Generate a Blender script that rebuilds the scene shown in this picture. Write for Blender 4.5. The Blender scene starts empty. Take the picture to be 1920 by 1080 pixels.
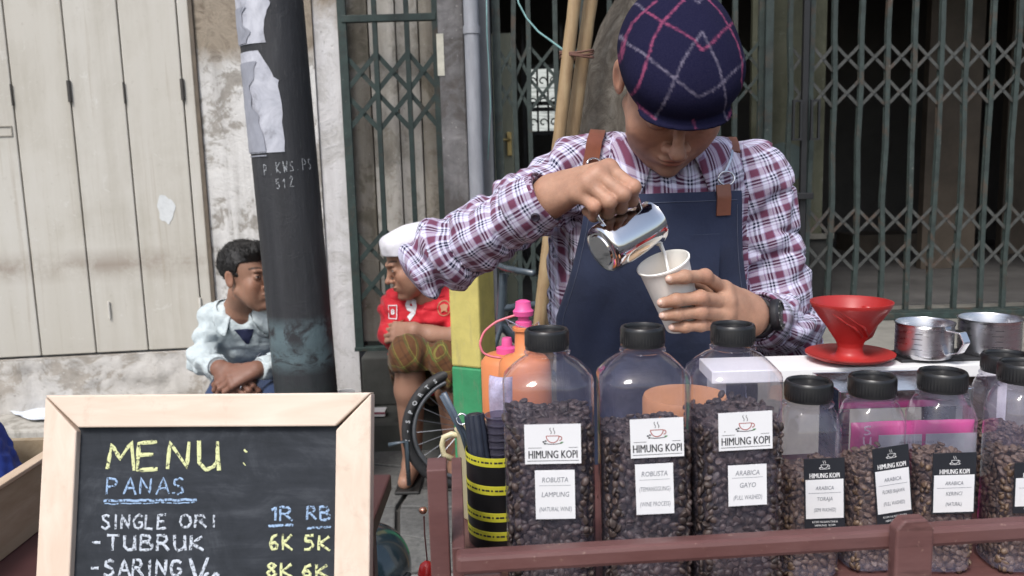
import bpy, math, random
import numpy as np
from mathutils import Vector, Matrix

# ---------------------------------------------------------------- camera, world, sun, exposure
SC = bpy.context.scene
COL = SC.collection
R_ = math.radians
CAMP = np.array([0.0, 0.0, 1.25])
FPX = 1600.0                                   # focal length in pixels of a 1920 wide picture
PITCH, ROLL, YAW = R_(8.5), -0.028, 0.0
cam_d = bpy.data.cameras.new('camera')
cam = bpy.data.objects.new('camera', cam_d)
COL.objects.link(cam)
SC.camera = cam
CM = Matrix.Rotation(YAW, 3, 'Z') @ Matrix.Rotation(math.pi / 2 - PITCH, 3, 'X') @ Matrix.Rotation(ROLL, 3, 'Z')
cam.matrix_world = Matrix.Translation(Vector(CAMP)) @ CM.to_4x4()
cam_d.sensor_width = 36.0
cam_d.lens = 36.0 * FPX / 1920
cam_d.clip_start = 0.05
cam_d.clip_end = 300.0
cam_d.dof.use_dof = True
cam_d.dof.focus_distance = 1.12
cam_d.dof.aperture_fstop = 11.0
W = bpy.data.worlds.new('World')
SC.world = W
W.use_nodes = True
wn = W.node_tree
wn.nodes.clear()
sky = wn.nodes.new('ShaderNodeTexSky')
sky.sky_type = 'NISHITA'
sky.sun_disc = False
SUN_EL, SUN_AZ = R_(52), R_(205)               # azimuth clockwise from +Y: the light comes from behind the camera, left
sky.sun_elevation = SUN_EL
sky.sun_rotation = SUN_AZ
sky.air_density = 1.0
sky.dust_density = 3.0
sky.ozone_density = 1.0
hs = wn.nodes.new('ShaderNodeHueSaturation')
hs.inputs['Saturation'].default_value = 0.75
bg = wn.nodes.new('ShaderNodeBackground')
bg.inputs['Strength'].default_value = 0.13
wo = wn.nodes.new('ShaderNodeOutputWorld')
wn.links.new(sky.outputs[0], hs.inputs['Color'])
wn.links.new(hs.outputs[0], bg.inputs[0])
wn.links.new(bg.outputs[0], wo.inputs[0])
sl = bpy.data.lights.new('sun', 'SUN')
sl.energy = 1.5
sl.angle = R_(16)
sl.color = (1.0, 0.985, 0.965)
so = bpy.data.objects.new('sun', sl)
COL.objects.link(so)
sd = Vector((math.sin(SUN_AZ) * math.cos(SUN_EL), math.cos(SUN_AZ) * math.cos(SUN_EL), math.sin(SUN_EL)))
so.rotation_euler = sd.to_track_quat('Z', 'Y').to_euler()
SC.view_settings.view_transform = 'Standard'
SC.view_settings.look = 'None'
SC.view_settings.gamma = 1.0
SC.view_settings.use_curve_mapping = False
SC.view_settings.exposure = 0.76
SC.cycles.max_bounces = 8
SC.cycles.transparent_max_bounces = 24
SC.cycles.caustics_reflective = False
SC.cycles.caustics_refractive = False

# ---------------------------------------------------------------- helpers
_M = np.array(CM)


def P(px, py, Y):
    """the world point at depth Y that lies in the direction of a pixel of the 1920 x 1080 photograph"""
    d = _M @ np.array([(px - 960) / FPX, (540 - py) / FPX, -1.0])
    return CAMP + d * (Y / d[1])


def nrm(v):
    v = np.asarray(v, float)
    return v / (np.linalg.norm(v) + 1e-12)


def tag(o, label=None, cat=None, group=None, kind=None):
    if label: o['label'] = label
    if cat: o['category'] = cat
    if group: o['group'] = group
    if kind: o['kind'] = kind
    return o


def thing(name, loc, label, cat, group=None, rz=0.0):
    o = bpy.data.objects.new(name, None)
    o.empty_display_size = 0.05
    COL.objects.link(o)
    o.location = tuple(float(c) for c in loc)
    o.rotation_euler = (0, 0, rz)
    return tag(o, label, cat, group)


def _base(parent):
    L = np.zeros(3)
    while parent is not None:
        L = L + np.array(parent.location)
        parent = parent.parent
    return L


def mk(name, V, F, mat, parent=None, smooth=False, world=False, bevel=0.0, loc=None, auto=None):
    """one mesh object; with world=True the vertices are world coordinates (parents unrotated)"""
    V = np.asarray(V, float).reshape(-1, 3)
    if world and parent is not None:
        V = V - _base(parent)
    me = bpy.data.meshes.new(name)
    if isinstance(F, np.ndarray):
        F = F.tolist()
    me.from_pydata(V.tolist(), [], F)
    me.update()
    if mat is not None:
        me.materials.append(mat)
    if smooth:
        me.polygons.foreach_set('use_smooth', np.ones(len(me.polygons), bool))
        if auto:
            try: me.set_sharp_from_angle(angle=R_(auto))
            except Exception: pass
    o = bpy.data.objects.new(name, me)
    COL.objects.link(o)
    if parent is not None: o.parent = parent
    if loc is not None: o.location = tuple(float(c) for c in loc)
    if bevel > 0:
        b = o.modifiers.new('bevel', 'BEVEL')
        b.width = bevel
        b.segments = 2
        b.limit_method = 'ANGLE'
    return o


def copy_tree(o, parent=None):
    c = o.copy()
    COL.objects.link(c)
    c.parent = parent
    for ch in [x for x in SC.objects if x.parent == o]:
        copy_tree(ch, c)
    return c


class MB:
    """collects shapes for one mesh"""
    def __init__(s):
        s.V, s.F, s.n = [], [], 0

    def add(s, V, F):
        V = np.asarray(V, float).reshape(-1, 3)
        s.V.append(V)
        s.F.extend([[i + s.n for i in f] for f in F])
        s.n += len(V)
        return s

    def box(s, c, d, R=None):
        c = np.asarray(c, float); d = np.asarray(d, float) / 2
        v = np.array([[x, y, z] for x in (-1, 1) for y in (-1, 1) for z in (-1, 1)], float) * d
        if R is not None: v = v @ np.asarray(R, float).T
        return s.add(v + c, [[0, 1, 3, 2], [4, 6, 7, 5], [0, 4, 5, 1], [2, 3, 7, 6], [0, 2, 6, 4], [1, 5, 7, 3]])

    def box2(s, a, b):
        a = np.asarray(a, float); b = np.asarray(b, float)
        return s.box((a + b) / 2, np.abs(b - a))

    def bar(s, a, b, w, t, up=(0, 1, 0)):
        """rectangular bar from a to b, w across, t along 'up'"""
        a = np.asarray(a, float); b = np.asarray(b, float)
        z = nrm(b - a); x = nrm(np.cross(np.asarray(up, float), z)); y = np.cross(z, x)
        return s.box((a + b) / 2, (w, t, np.linalg.norm(b - a)), np.stack([x, y, z], 1))

    def cyl(s, a, b, r0, r1=None, n=16, caps=True):
        return s.tube([a, b], [r0, r0 if r1 is None else r1], n, caps)

    def tube(s, pts, r, n=10, caps=True, sx=1.0, ref=None):
        pts = np.asarray(pts, float)
        r = np.broadcast_to(np.asarray(r, float), (len(pts),))
        t = np.gradient(pts, axis=0)
        t /= np.linalg.norm(t, axis=1)[:, None] + 1e-12
        if ref is None:
            ref = np.array([0, 0, 1.0]) if abs(t[0][2]) < 0.9 else np.array([1.0, 0, 0])
        u = nrm(np.cross(np.asarray(ref, float), t[0]))
        rings = []
        a = np.linspace(0, 2 * math.pi, n, endpoint=False)
        for i in range(len(pts)):
            u = nrm(u - t[i] * np.dot(u, t[i]))
            w = np.cross(t[i], u)
            rings.append(pts[i] + r[i] * (np.cos(a)[:, None] * u * sx + np.sin(a)[:, None] * w))
        F = []
        for i in range(len(pts) - 1):
            for k in range(n):
                F.append([i * n + k, i * n + (k + 1) % n, (i + 1) * n + (k + 1) % n, (i + 1) * n + k])
        if caps:
            F.append(list(range(n))[::-1])
            F.append([(len(pts) - 1) * n + k for k in range(n)])
        return s.add(np.concatenate(rings), F)

    def lathe(s, prof, n=32, c=(0, 0, 0), R=None, cap0=False, cap1=False):
        """prof: list of (radius, height) turned round z"""
        a = np.linspace(0, 2 * math.pi, n, endpoint=False)
        V = np.concatenate([np.stack([r * np.cos(a), r * np.sin(a), np.full(n, z)], 1) for r, z in prof])
        if R is not None: V = V @ np.asarray(R, float).T
        F = []
        for i in range(len(prof) - 1):
            for k in range(n):
                F.append([i * n + k, i * n + (k + 1) % n, (i + 1) * n + (k + 1) % n, (i + 1) * n + k])
        if cap0: F.append(list(range(n))[::-1])
        if cap1: F.append([(len(prof) - 1) * n + k for k in range(n)])
        return s.add(V + np.asarray(c, float), F)

    def build(s, name, mat, parent=None, **k):
        return mk(name, np.concatenate(s.V), s.F, mat, parent, **k)


def axes(z, up=(0, 0, 1)):
    """rotation whose third column is z"""
    z = nrm(z); x = nrm(np.cross(up, z)); y = np.cross(z, x)
    return np.stack([x, y, z], 1)


def rotx(a): return np.array([[1, 0, 0], [0, math.cos(a), -math.sin(a)], [0, math.sin(a), math.cos(a)]])
def roty(a): return np.array([[math.cos(a), 0, math.sin(a)], [0, 1, 0], [-math.sin(a), 0, math.cos(a)]])
def rotz(a): return np.array([[math.cos(a), -math.sin(a), 0], [math.sin(a), math.cos(a), 0], [0, 0, 1]])


# ---------------------------------------------------------------- numpy noise
_rs = np.random.RandomState(7)
_tab = _rs.rand(32, 32, 32).astype(np.float32)


def vnoise(Q):
    Q = np.asarray(Q, np.float32)
    i = np.floor(Q).astype(int)
    f = Q - i
    f = f * f * (3 - 2 * f)
    out = 0
    for dx in (0, 1):
        for dy in (0, 1):
            for dz in (0, 1):
                w = (f[:, 0] if dx else 1 - f[:, 0]) * (f[:, 1] if dy else 1 - f[:, 1]) * (f[:, 2] if dz else 1 - f[:, 2])
                out = out + w * _tab[(i[:, 0] + dx) & 31, (i[:, 1] + dy) & 31, (i[:, 2] + dz) & 31]
    return out * 2 - 1


# ---------------------------------------------------------------- implicit surfaces (for bodies, heads, hands, clothes)
def s_cone(a, b, ra, rb):
    a = np.asarray(a, np.float32); b = np.asarray(b, np.float32); ab = b - a; L = float(ab @ ab) + 1e-12
    def f(Q):
        t = np.clip(((Q - a) @ ab) / L, 0, 1)
        return np.linalg.norm(Q - a - t[:, None] * ab, axis=1) - (ra + (rb - ra) * t)
    return f


def s_ell(c, r, R=None):
    c = np.asarray(c, np.float32); r = np.asarray(r, np.float32)
    R = None if R is None else np.asarray(R, np.float32)
    def f(Q):
        q = Q - c
        if R is not None: q = q @ R
        k0 = np.linalg.norm(q / r, axis=1)
        k1 = np.linalg.norm(q / (r * r), axis=1)
        return k0 * (k0 - 1) / (k1 + 1e-9)
    return f


def s_box(c, d, rad, R=None):
    c = np.asarray(c, np.float32); d = np.asarray(d, np.float32) / 2 - rad
    R = None if R is None else np.asarray(R, np.float32)
    def f(Q):
        q = Q - c
        if R is not None: q = q @ R
        q = np.abs(q) - d
        return np.linalg.norm(np.maximum(q, 0), axis=1) + np.minimum(q.max(axis=1), 0) - rad
    return f


def smin(a, b, k):
    h = np.clip(0.5 + 0.5 * (b - a) / k, 0, 1)
    return b + (a - b) * h - k * h * (1 - h)


def s_all(items):
    """items: (field, k) smooth unions in turn; k < 0 carves the field out with softness -k"""
    def f(Q):
        d = None
        for g, k in items:
            e = g(Q)
            if d is None: d = e
            elif k > 0: d = smin(d, e, k)
            elif k == 0: d = np.minimum(d, e)
            else: d = -smin(-d, e, -k)
        return d
    return f


def nets(f, lo, hi, h, pad=1.25):
    """surface nets of a distance field on a sparse grid of 8-cell blocks"""
    lo = np.asarray(lo, np.float32); hi = np.asarray(hi, np.float32)
    B = 8
    nb = np.maximum(np.ceil((hi - lo) / (h * B)).astype(int), 1)
    G = np.stack(np.meshgrid(*[np.arange(k) for k in nb], indexing='ij'), -1).reshape(-1, 3)
    C = (lo + (G + .5) * h * B).astype(np.float32)
    fc = np.concatenate([f(C[i:i + 300000]) for i in range(0, len(C), 300000)])
    G = G[np.abs(fc) < h * B * .866 * pad]
    loc = np.stack(np.meshgrid(*[np.arange(B + 1)] * 3, indexing='ij'), -1).reshape(-1, 3)
    Q = (lo + (G[:, None, :] * B + loc[None]) * h).astype(np.float32).reshape(-1, 3)
    val = np.concatenate([f(Q[i:i + 400000]) for i in range(0, len(Q), 400000)]).reshape(-1, B + 1, B + 1, B + 1)
    del Q
    S = val < 0
    corners = [(a, b, c) for a in (0, 1) for b in (0, 1) for c in (0, 1)]
    cnt = np.zeros((len(G), B, B, B), np.int8)
    for o in corners: cnt += S[:, o[0]:o[0] + B, o[1]:o[1] + B, o[2]:o[2] + B]
    A = np.argwhere((cnt > 0) & (cnt < 8))
    g0 = G[A[:, 0]] * B + A[:, 1:]
    D = nb * B + 2
    lin = lambda g: (g[:, 0] * D[1] + g[:, 1]) * D[2] + g[:, 2]
    key = lin(g0)
    od = np.argsort(key); A = A[od]; g0 = g0[od]; key = key[od]
    acc = np.zeros((len(A), 3)); num = np.zeros(len(A))
    for o1 in corners:
        v1 = val[A[:, 0], A[:, 1] + o1[0], A[:, 2] + o1[1], A[:, 3] + o1[2]]
        for ax in range(3):
            if o1[ax]: continue
            o2 = list(o1); o2[ax] = 1
            v2 = val[A[:, 0], A[:, 1] + o2[0], A[:, 2] + o2[1], A[:, 3] + o2[2]]
            x = (v1 < 0) != (v2 < 0)
            t = np.where(x, v1 / np.where(x, v1 - v2, 1), 0)
            p = np.tile(np.array(o1, float), (len(A), 1)); p[:, ax] += t
            acc[x] += p[x]; num[x] += 1
    V = lo + (g0 + acc / num[:, None]) * h
    F = []
    for ax in range(3):
        o = [0, 0, 0]; o[ax] = 1
        s0 = S[:, :B, :B, :B]; s1 = S[:, o[0]:o[0] + B, o[1]:o[1] + B, o[2]:o[2] + B]
        E = np.argwhere(s0 != s1)
        fl = S[E[:, 0], E[:, 1], E[:, 2], E[:, 3]]
        g = G[E[:, 0]] * B + E[:, 1:]
        u, w = (ax + 1) % 3, (ax + 2) % 3
        q = []; ok = np.ones(len(g), bool)
        for du, dw in ((-1, -1), (0, -1), (0, 0), (-1, 0)):
            e = g.copy(); e[:, u] += du; e[:, w] += dw
            k = lin(e); i = np.clip(np.searchsorted(key, k), 0, len(key) - 1)
            ok &= (key[i] == k) & (e >= 0).all(1)
            q.append(i)
        q = np.stack(q, 1)
        q[~fl] = q[~fl][:, ::-1]
        F.append(q[ok])
    return V, np.concatenate(F)


def s_near(items, pad=.05):
    """s_all for a cluster of primitives, evaluated only near its bounding box; items carry their own boxes (lo, hi)"""
    f = s_all([(g, k) for g, k, *_ in items])
    lo = np.min([b[0] for _, _, b in items], 0) - pad; hi = np.max([b[1] for _, _, b in items], 0) + pad
    def F_(Q):
        out = np.linalg.norm(np.maximum(0, np.maximum(lo - Q, Q - hi)), axis=1) + pad * .9
        m = ((Q > lo) & (Q < hi)).all(1)
        if m.any(): out[m] = f(Q[m])
        return out
    return F_


def bcone(a, b, ra, rb):
    a = np.asarray(a, float); b = np.asarray(b, float)
    return s_cone(a, b, ra, rb), (np.minimum(a, b) - max(ra, rb), np.maximum(a, b) + max(ra, rb))


def vnormals(V, F):
    n = np.cross(V[F[:, 2]] - V[F[:, 0]], V[F[:, 3]] - V[F[:, 1]])
    N = np.zeros_like(V)
    for k in range(4):
        np.add.at(N, F[:, k], n)
    return N / (np.linalg.norm(N, axis=1)[:, None] + 1e-12)


def set_color(o, C, name='tint'):
    a = o.data.color_attributes.new(name, 'FLOAT_COLOR', 'POINT')
    C = np.concatenate([np.asarray(C, np.float32), np.ones((len(C), 1), np.float32)], 1)
    a.data.foreach_set('color', C.ravel())


def set_uv(o, UV):
    """UV: (faces, corners, 2) for a mesh of quads"""
    l = o.data.uv_layers.new(name='UVMap')
    l.data.foreach_set('uv', np.asarray(UV, np.float32).ravel())


# ---------------------------------------------------------------- materials
class N:
    """a small node-tree writer"""
    def __init__(s, name):
        s.m = bpy.data.materials.new(name)
        s.m.use_nodes = True
        s.t = s.m.node_tree
        s.t.nodes.clear()
        s.out = s.t.nodes.new('ShaderNodeOutputMaterial')
        s.tc = s.t.nodes.new('ShaderNodeTexCoord')

    def new(s, ty, **k):
        n = s.t.nodes.new('ShaderNode' + ty)
        for a, b in k.items():
            if a.startswith('i_'):
                key = a[2:].replace('_', ' ')
                s.put(n.inputs[key] if key in n.inputs else n.inputs[int(key)], b)
            else: setattr(n, a, b)
        return n

    def put(s, inp, v):
        if isinstance(v, bpy.types.NodeSocket): s.t.links.new(v, inp)
        elif isinstance(v, tuple) and len(v) == 3 and inp.type == 'RGBA': inp.default_value = (*v, 1)
        else: inp.default_value = v

    def co(s, scale=(1, 1, 1), kind='Object', loc=(0, 0, 0), rot=(0, 0, 0)):
        m = s.new('Mapping')
        s.put(m.inputs[0], s.tc.outputs[kind])
        m.inputs['Scale'].default_value = scale
        m.inputs['Location'].default_value = loc
        m.inputs['Rotation'].default_value = rot
        return m.outputs[0]

    def noise(s, co, scale, detail=5, rough=0.6, dist=0.0):
        n = s.new('TexNoise')
        s.put(n.inputs['Vector'], co)
        n.inputs['Scale'].default_value = scale
        n.inputs['Detail'].default_value = detail
        n.inputs['Roughness'].default_value = rough
        n.inputs['Distortion'].default_value = dist
        return n.outputs[0]

    def voro(s, co, scale, feature='F1', out=0):
        n = s.new('TexVoronoi', feature=feature)
        s.put(n.inputs['Vector'], co)
        n.inputs['Scale'].default_value = scale
        return n.outputs[out]

    def ramp(s, fac, stops, const=False):
        n = s.new('ValToRGB')
        if const: n.color_ramp.interpolation = 'CONSTANT'
        e = n.color_ramp.elements
        while len(e) < len(stops): e.new(0.5)
        for k, (p, c) in enumerate(stops):
            e[k].position = p
            e[k].color = (*c, 1) if isinstance(c, tuple) else (c, c, c, 1)
        s.put(n.inputs[0], fac)
        return n.outputs[0]

    def mix(s, fac, a, b, mode='MIX'):
        n = s.new('Mix', data_type='RGBA', blend_type=mode)
        s.put(n.inputs[0], fac)
        s.put(n.inputs[6], a)
        s.put(n.inputs[7], b)
        return n.outputs[2]

    def math(s, op, a, b=0.0, clamp=False):
        n = s.new('Math', operation=op, use_clamp=clamp)
        s.put(n.inputs[0], a)
        s.put(n.inputs[1], b)
        return n.outputs[0]

    def sep(s, v):
        n = s.new('SeparateXYZ')
        s.put(n.inputs[0], v)
        return n.outputs

    def bump(s, h, strength=0.3, dist=0.002, normal=None):
        n = s.new('Bump')
        n.inputs['Strength'].default_value = strength
        n.inputs['Distance'].default_value = dist
        s.put(n.inputs['Height'], h)
        if normal is not None: s.put(n.inputs['Normal'], normal)
        return n.outputs[0]

    def pbsdf(s, color, rough=0.6, metal=0.0, normal=None, spec=0.5, sss=0.0, sss_r=(0.01, 0.004, 0.002), coat=0.0, **k):
        n = s.new('BsdfPrincipled')
        s.put(n.inputs['Base Color'], color)
        s.put(n.inputs['Roughness'], rough)
        s.put(n.inputs['Metallic'], metal)
        n.inputs['Specular IOR Level'].default_value = spec
        if coat: n.inputs['Coat Weight'].default_value = coat
        if sss:
            n.inputs['Subsurface Weight'].default_value = sss
            n.inputs['Subsurface Radius'].default_value = sss_r
            n.inputs['Subsurface Scale'].default_value = 1.0
        if normal is not None: s.put(n.inputs['Normal'], normal)
        for a, b in k.items():
            s.put(n.inputs[a.replace('_', ' ')], b)
        return n.outputs[0]

    def done(s, sh):
        s.t.links.new(sh, s.out.inputs[0])
        return s.m


def simple(name, c, rough=0.55, metal=0.0, var=0.25, scale=30.0, bump=0.15, bd=0.001, spec=0.5, coat=0.0, stretch=(1, 1, 1), rvar=0.15):
    """one colour with uneven tone, roughness and fine relief"""
    n = N(name)
    co = n.co(stretch)
    f = n.noise(co, scale, 6, 0.65)
    g = n.noise(co, scale * 0.17, 4, 0.6)
    k = n.math('ADD', n.math('MULTIPLY', f, 0.5), n.math('MULTIPLY', g, 0.5))
    lo = tuple(max(0, x * (1 - var)) for x in c)
    hi = tuple(min(1, x * (1 + var)) for x in c)
    col = n.ramp(k, [(0.32, lo), (0.68, hi)])
    r = n.ramp(g, [(0.3, max(0.02, rough - rvar)), (0.7, min(1, rough + rvar))])
    return n.done(n.pbsdf(col, r, metal, n.bump(f, bump, bd), spec, coat=coat))

# ---------------------------------------------------------------- setting
YF = 3.6                                       # the shop front stands 3.6 m from the camera
ZG = 0.14                                      # top of the pavement
rnd = random.Random(5)


def fx(px): return float(P(px, 300, YF)[0])
def fz(py, px=960): return float(P(px, py, YF)[2])


def plaster(name, cols, seed, dark=0.5, tq=False, band=None, white=0.5):
    n = N(name)
    co = n.co(loc=(seed, seed * 2, 0))
    a = n.noise(co, 3.2, 8, 0.68, 0.6)
    b = n.noise(co, 11, 8, 0.7, 1.2)
    c = n.noise(co, 45, 5, 0.7)
    k = n.math('ADD', n.math('MULTIPLY', a, 0.65), n.math('MULTIPLY', b, 0.35))
    base = n.ramp(k, [(0.30, cols[0]), (0.46, cols[1]), (0.50, cols[2]), (0.66, cols[3])])
    streak = n.noise(n.co((9, 9, 0.7), loc=(seed, 0, 0)), 1.6, 5, 0.6)
    base = n.mix(n.ramp(streak, [(0.45, 0.0), (0.72, dark)]), base, cols[0], 'MULTIPLY')
    base = n.mix(n.ramp(c, [(0.30, 0.5), (0.38, 0.0)]), base, (0.10, 0.085, 0.07))
    sp = n.noise(co, 90, 3, 0.5)
    base = n.mix(n.ramp(sp, [(0.70, 0.0), (0.74, 0.55)]), base, (0.75, 0.72, 0.68))
    z = n.sep(n.tc.outputs['Object'])[2]
    if tq:
        m = n.math('MULTIPLY', n.ramp(b, [(0.47, 0.0), (0.52, 1.0)]), n.ramp(z, [(0.0, 0.0), (1.0, 1.0)]))
        zz = n.math('MULTIPLY', n.math('SUBTRACT', z, 1.84), 12.0, True)
        base = n.mix(n.math('MULTIPLY', m, zz, True), base, (0.16, 0.27, 0.22))
    if band:                                   # raw render above, limewash below
        zz = n.math('MULTIPLY', n.math('SUBTRACT', n.math('ADD', z, n.math('MULTIPLY', a, 0.5)), band), 9.0, True)
        base = n.mix(zz, base, n.ramp(b, [(0.3, (0.15, 0.12, 0.09)), (0.5, (0.30, 0.255, 0.20)), (0.7, (0.20, 0.17, 0.13))]))
    h = n.math('ADD', n.math('MULTIPLY', k, 1.6), n.math('MULTIPLY', c, 0.3))
    return n.done(n.pbsdf(base, 0.85, 0, n.bump(h, 0.7, 0.012), 0.25))


M_plaster = plaster('peeling_plaster', [(0.20, 0.18, 0.155), (0.33, 0.31, 0.28), (0.58, 0.57, 0.55), (0.68, 0.67, 0.65)], 3, tq=True, band=1.75)
M_lime = plaster('limewashed_strip', [(0.34, 0.32, 0.30), (0.54, 0.53, 0.52), (0.62, 0.61, 0.61), (0.66, 0.65, 0.65)], 9, 0.3, tq=True, band=1.93)
M_plinth = plaster('plinth_render', [(0.26, 0.235, 0.20), (0.36, 0.33, 0.29), (0.50, 0.48, 0.45), (0.58, 0.56, 0.53)], 21, 0.25)
M_pil = plaster('flaking_grey_pilaster', [(0.085, 0.075, 0.07), (0.13, 0.12, 0.115), (0.165, 0.16, 0.16), (0.30, 0.29, 0.29)], 33, 0.4)
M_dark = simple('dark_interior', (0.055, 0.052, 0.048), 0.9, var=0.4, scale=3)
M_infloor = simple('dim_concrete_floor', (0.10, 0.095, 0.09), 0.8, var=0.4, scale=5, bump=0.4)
def gatepaint(name, c, rust):
    n = N(name); co = n.co()
    a = n.noise(co, 20, 6, .7); b = n.noise(co, 7, 6, .75, .6)
    col = n.ramp(a, [(.3, tuple(x * .55 for x in c)), (.7, tuple(x * 1.5 for x in c))])
    col = n.mix(n.ramp(b, [(.54, 0), (.66, rust)]), col, (.075, .040, .022))
    col = n.mix(n.ramp(n.noise(co, 70, 3, .6), [(.66, 0), (.72, .6)]), col, (.13, .13, .115))
    return n.done(n.pbsdf(col, .62, 0, n.bump(a, .6, .003)))
M_green2 = gatepaint('worn_grey_green_gate_paint', (0.026, 0.038, 0.034), .7)
M_green = gatepaint('dark_green_gate_paint', (0.020, 0.036, 0.032), .5)
M_strut2 = gatepaint('worn_strut_steel', (0.050, 0.052, 0.048), .8)

# pavement (the street where the seller stands lies one kerb lower)
g = N('pavement')
co = g.co()
a = g.noise(co, 3, 7, 0.7); b = g.noise(co, 60, 5, 0.7)
col = g.ramp(a, [(0.3, (0.085, 0.085, 0.083)), (0.55, (0.14, 0.14, 0.135)), (0.75, (0.19, 0.185, 0.17))])
col = g.mix(g.ramp(b, [(0.35, 0.6), (0.6, 0.0)]), col, (0.05, 0.05, 0.05))
M_pave = g.done(g.pbsdf(col, 0.75, 0, g.bump(b, 0.5, 0.004), 0.4))
M_street = simple('asphalt', (0.05, 0.05, 0.052), 0.8, var=0.35, scale=70, bump=0.6, bd=0.004)
tag(mk('street', [(-60, -60, 0), (60, -60, 0), (60, 2.04, 0), (-60, 2.04, 0)], [[0, 1, 2, 3]], M_street), kind='structure')
kb = MB().box2((-20, 2.04, -0.1), (20, 2.19, ZG + 0.004)).build('kerb', simple('kerb_stone', (0.22, 0.21, 0.2), 0.8, bump=0.5, scale=20), bevel=0.01)
tag(kb, kind='structure')
pv = tag(mk('pavement', [(-20, 2.19, ZG - 0.02), (20, 2.19, ZG - 0.02), (20, YF + 0.05, ZG - 0.02), (-20, YF + 0.05, ZG - 0.02)], [[0, 1, 2, 3]],
            simple('pavement_bed', (0.045, 0.042, 0.038), 0.9, bump=0.5, scale=60)), kind='structure')
# irregular paving stones, each a piece of the pavement
nx, ny = 19, 5
gx = np.linspace(-2.0, 2.4, nx + 1); gy = np.linspace(2.2, 3.26, ny + 1)
pt = {}
for i in range(nx + 1):
    for j in range(ny + 1):
        pt[i, j] = (gx[i] + rnd.uniform(-.05, .05) * (0 < i < nx), gy[j] + rnd.uniform(-.045, .045) * (0 < j < ny))
for i in range(nx):
    for j in range(ny):
        q = [pt[i, j], pt[i + 1, j], pt[i + 1, j + 1], pt[i, j + 1]]
        cx = sum(a[0] for a in q) / 4; cy = sum(a[1] for a in q) / 4
        dz = rnd.uniform(-.003, .003); s = 1 - 0.008 / 0.115
        top = [(cx + (a[0] - cx) * s, cy + (a[1] - cy) * s, ZG + dz) for a in q]
        bot = [(a[0], a[1], ZG - 0.03) for a in top]
        mk('paving_stone', top + bot, [[0, 1, 2, 3], [0, 4, 5, 1], [1, 5, 6, 2], [2, 6, 7, 3], [3, 7, 4, 0]], M_pave, pv, bevel=0.004)

# the step that runs along the shop front
ZL = 0.26
M_step = plaster('worn_step', [(0.20, 0.185, 0.16), (0.30, 0.285, 0.25), (0.42, 0.40, 0.36), (0.50, 0.48, 0.44)], 41, 0.2)
st = MB().box2((-6, 3.23, ZG - 0.02), (fx(668), YF + 0.05, ZL)).build('step', M_step, bevel=0.012)
tag(st, kind='structure')
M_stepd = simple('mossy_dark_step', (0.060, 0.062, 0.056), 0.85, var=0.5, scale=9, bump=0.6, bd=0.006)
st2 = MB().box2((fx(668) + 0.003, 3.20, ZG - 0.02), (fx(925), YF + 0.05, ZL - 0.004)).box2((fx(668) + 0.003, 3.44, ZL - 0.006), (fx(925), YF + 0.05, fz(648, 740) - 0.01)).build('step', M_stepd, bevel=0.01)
tag(st2, kind='structure')
M_stepg = simple('grey_stone_step', (0.20, 0.19, 0.165), 0.8, var=0.45, scale=7, bump=0.5, bd=0.005)
ZR = 0.545
st3 = MB().box2((fx(925) + 0.003, 2.95, ZG - 0.02), (8, YF + 0.25, ZR)).build('step', M_stepg, bevel=0.012)
tag(st3, kind='structure')

# the building
bld = thing('shop_building', (0, YF, ZG), 'old shop building with peeling plaster walls behind the people', 'building')
BL = np.array([0, YF, ZG])


def wbox(name, a, b, m, parent=bld, **k):
    return MB().box2(a, b).build(name, m, parent, world=True, **k)


ZT = 4.2
ZD = 2.45
wbox('plaster_wall', (fx(380), YF, ZL - .02), (fx(600), YF + .25, ZT), M_plaster)
wbox('limewashed_strip', (fx(600) + .002, YF + 0.012, ZL - .02), (fx(652), YF + .25, ZT), M_lime)
wbox('upper_wall', (-9, YF + .01, ZD), (fx(380) - .002, YF + .25, ZT), M_plaster)
wbox('upper_wall', (fx(652) + .002, YF + .02, ZD), (9, YF + .25, ZT), M_plinth)
wbox('pilaster', (fx(832), YF - .06, ZL), (fx(879), YF + .25, ZD), M_pil, bevel=.008)
wbox('pilaster_trim', (fx(879) + .002, YF - .03, ZL), (fx(926), YF + .25, ZD), simple('grey_trim', (0.14, 0.145, 0.155), 0.7, var=.3, scale=12, bump=.3), bevel=.006)
wbox('plaster_wall', (-9, YF - .35, ZG), (fx(-246) - .02, YF + .25, ZD - .002), M_plaster)
wbox('side_wall', (-9, YF + .25, ZG), (-8.8, 7, ZT), M_plinth)
# doorway with old cream boards behind the left gate
M_board = plaster('old_cream_board', [(0.24, 0.215, 0.175), (0.38, 0.355, 0.31), (0.50, 0.475, 0.43), (0.56, 0.53, 0.49)], 55, 0.45)
M_board2 = plaster('old_cream_board_upper', [(0.13, 0.115, 0.085), (0.24, 0.215, 0.17), (0.34, 0.31, 0.26), (0.42, 0.39, 0.34)], 60, 0.5)
bw = thing('board_door', (fx(742), YF + .12, fz(648, 740)), 'weathered cream board door closed behind the dark green lattice gate', 'door')
z0 = fz(648, 740)
for a, b_ in ((652, 694), (695, 746), (747, 789), (790, 834)):
    MB().box2((fx(a) + .003, YF + .10, z0), (fx(b_), YF + .13, ZD)).build('door_board', M_board2 if a > 780 or a < 690 else M_board, bw, world=True, bevel=.003)
MB().box2((fx(654), YF + .132, z0), (fx(832), YF + .15, ZD)).build('door_back', M_dark, bw, world=True)

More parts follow.
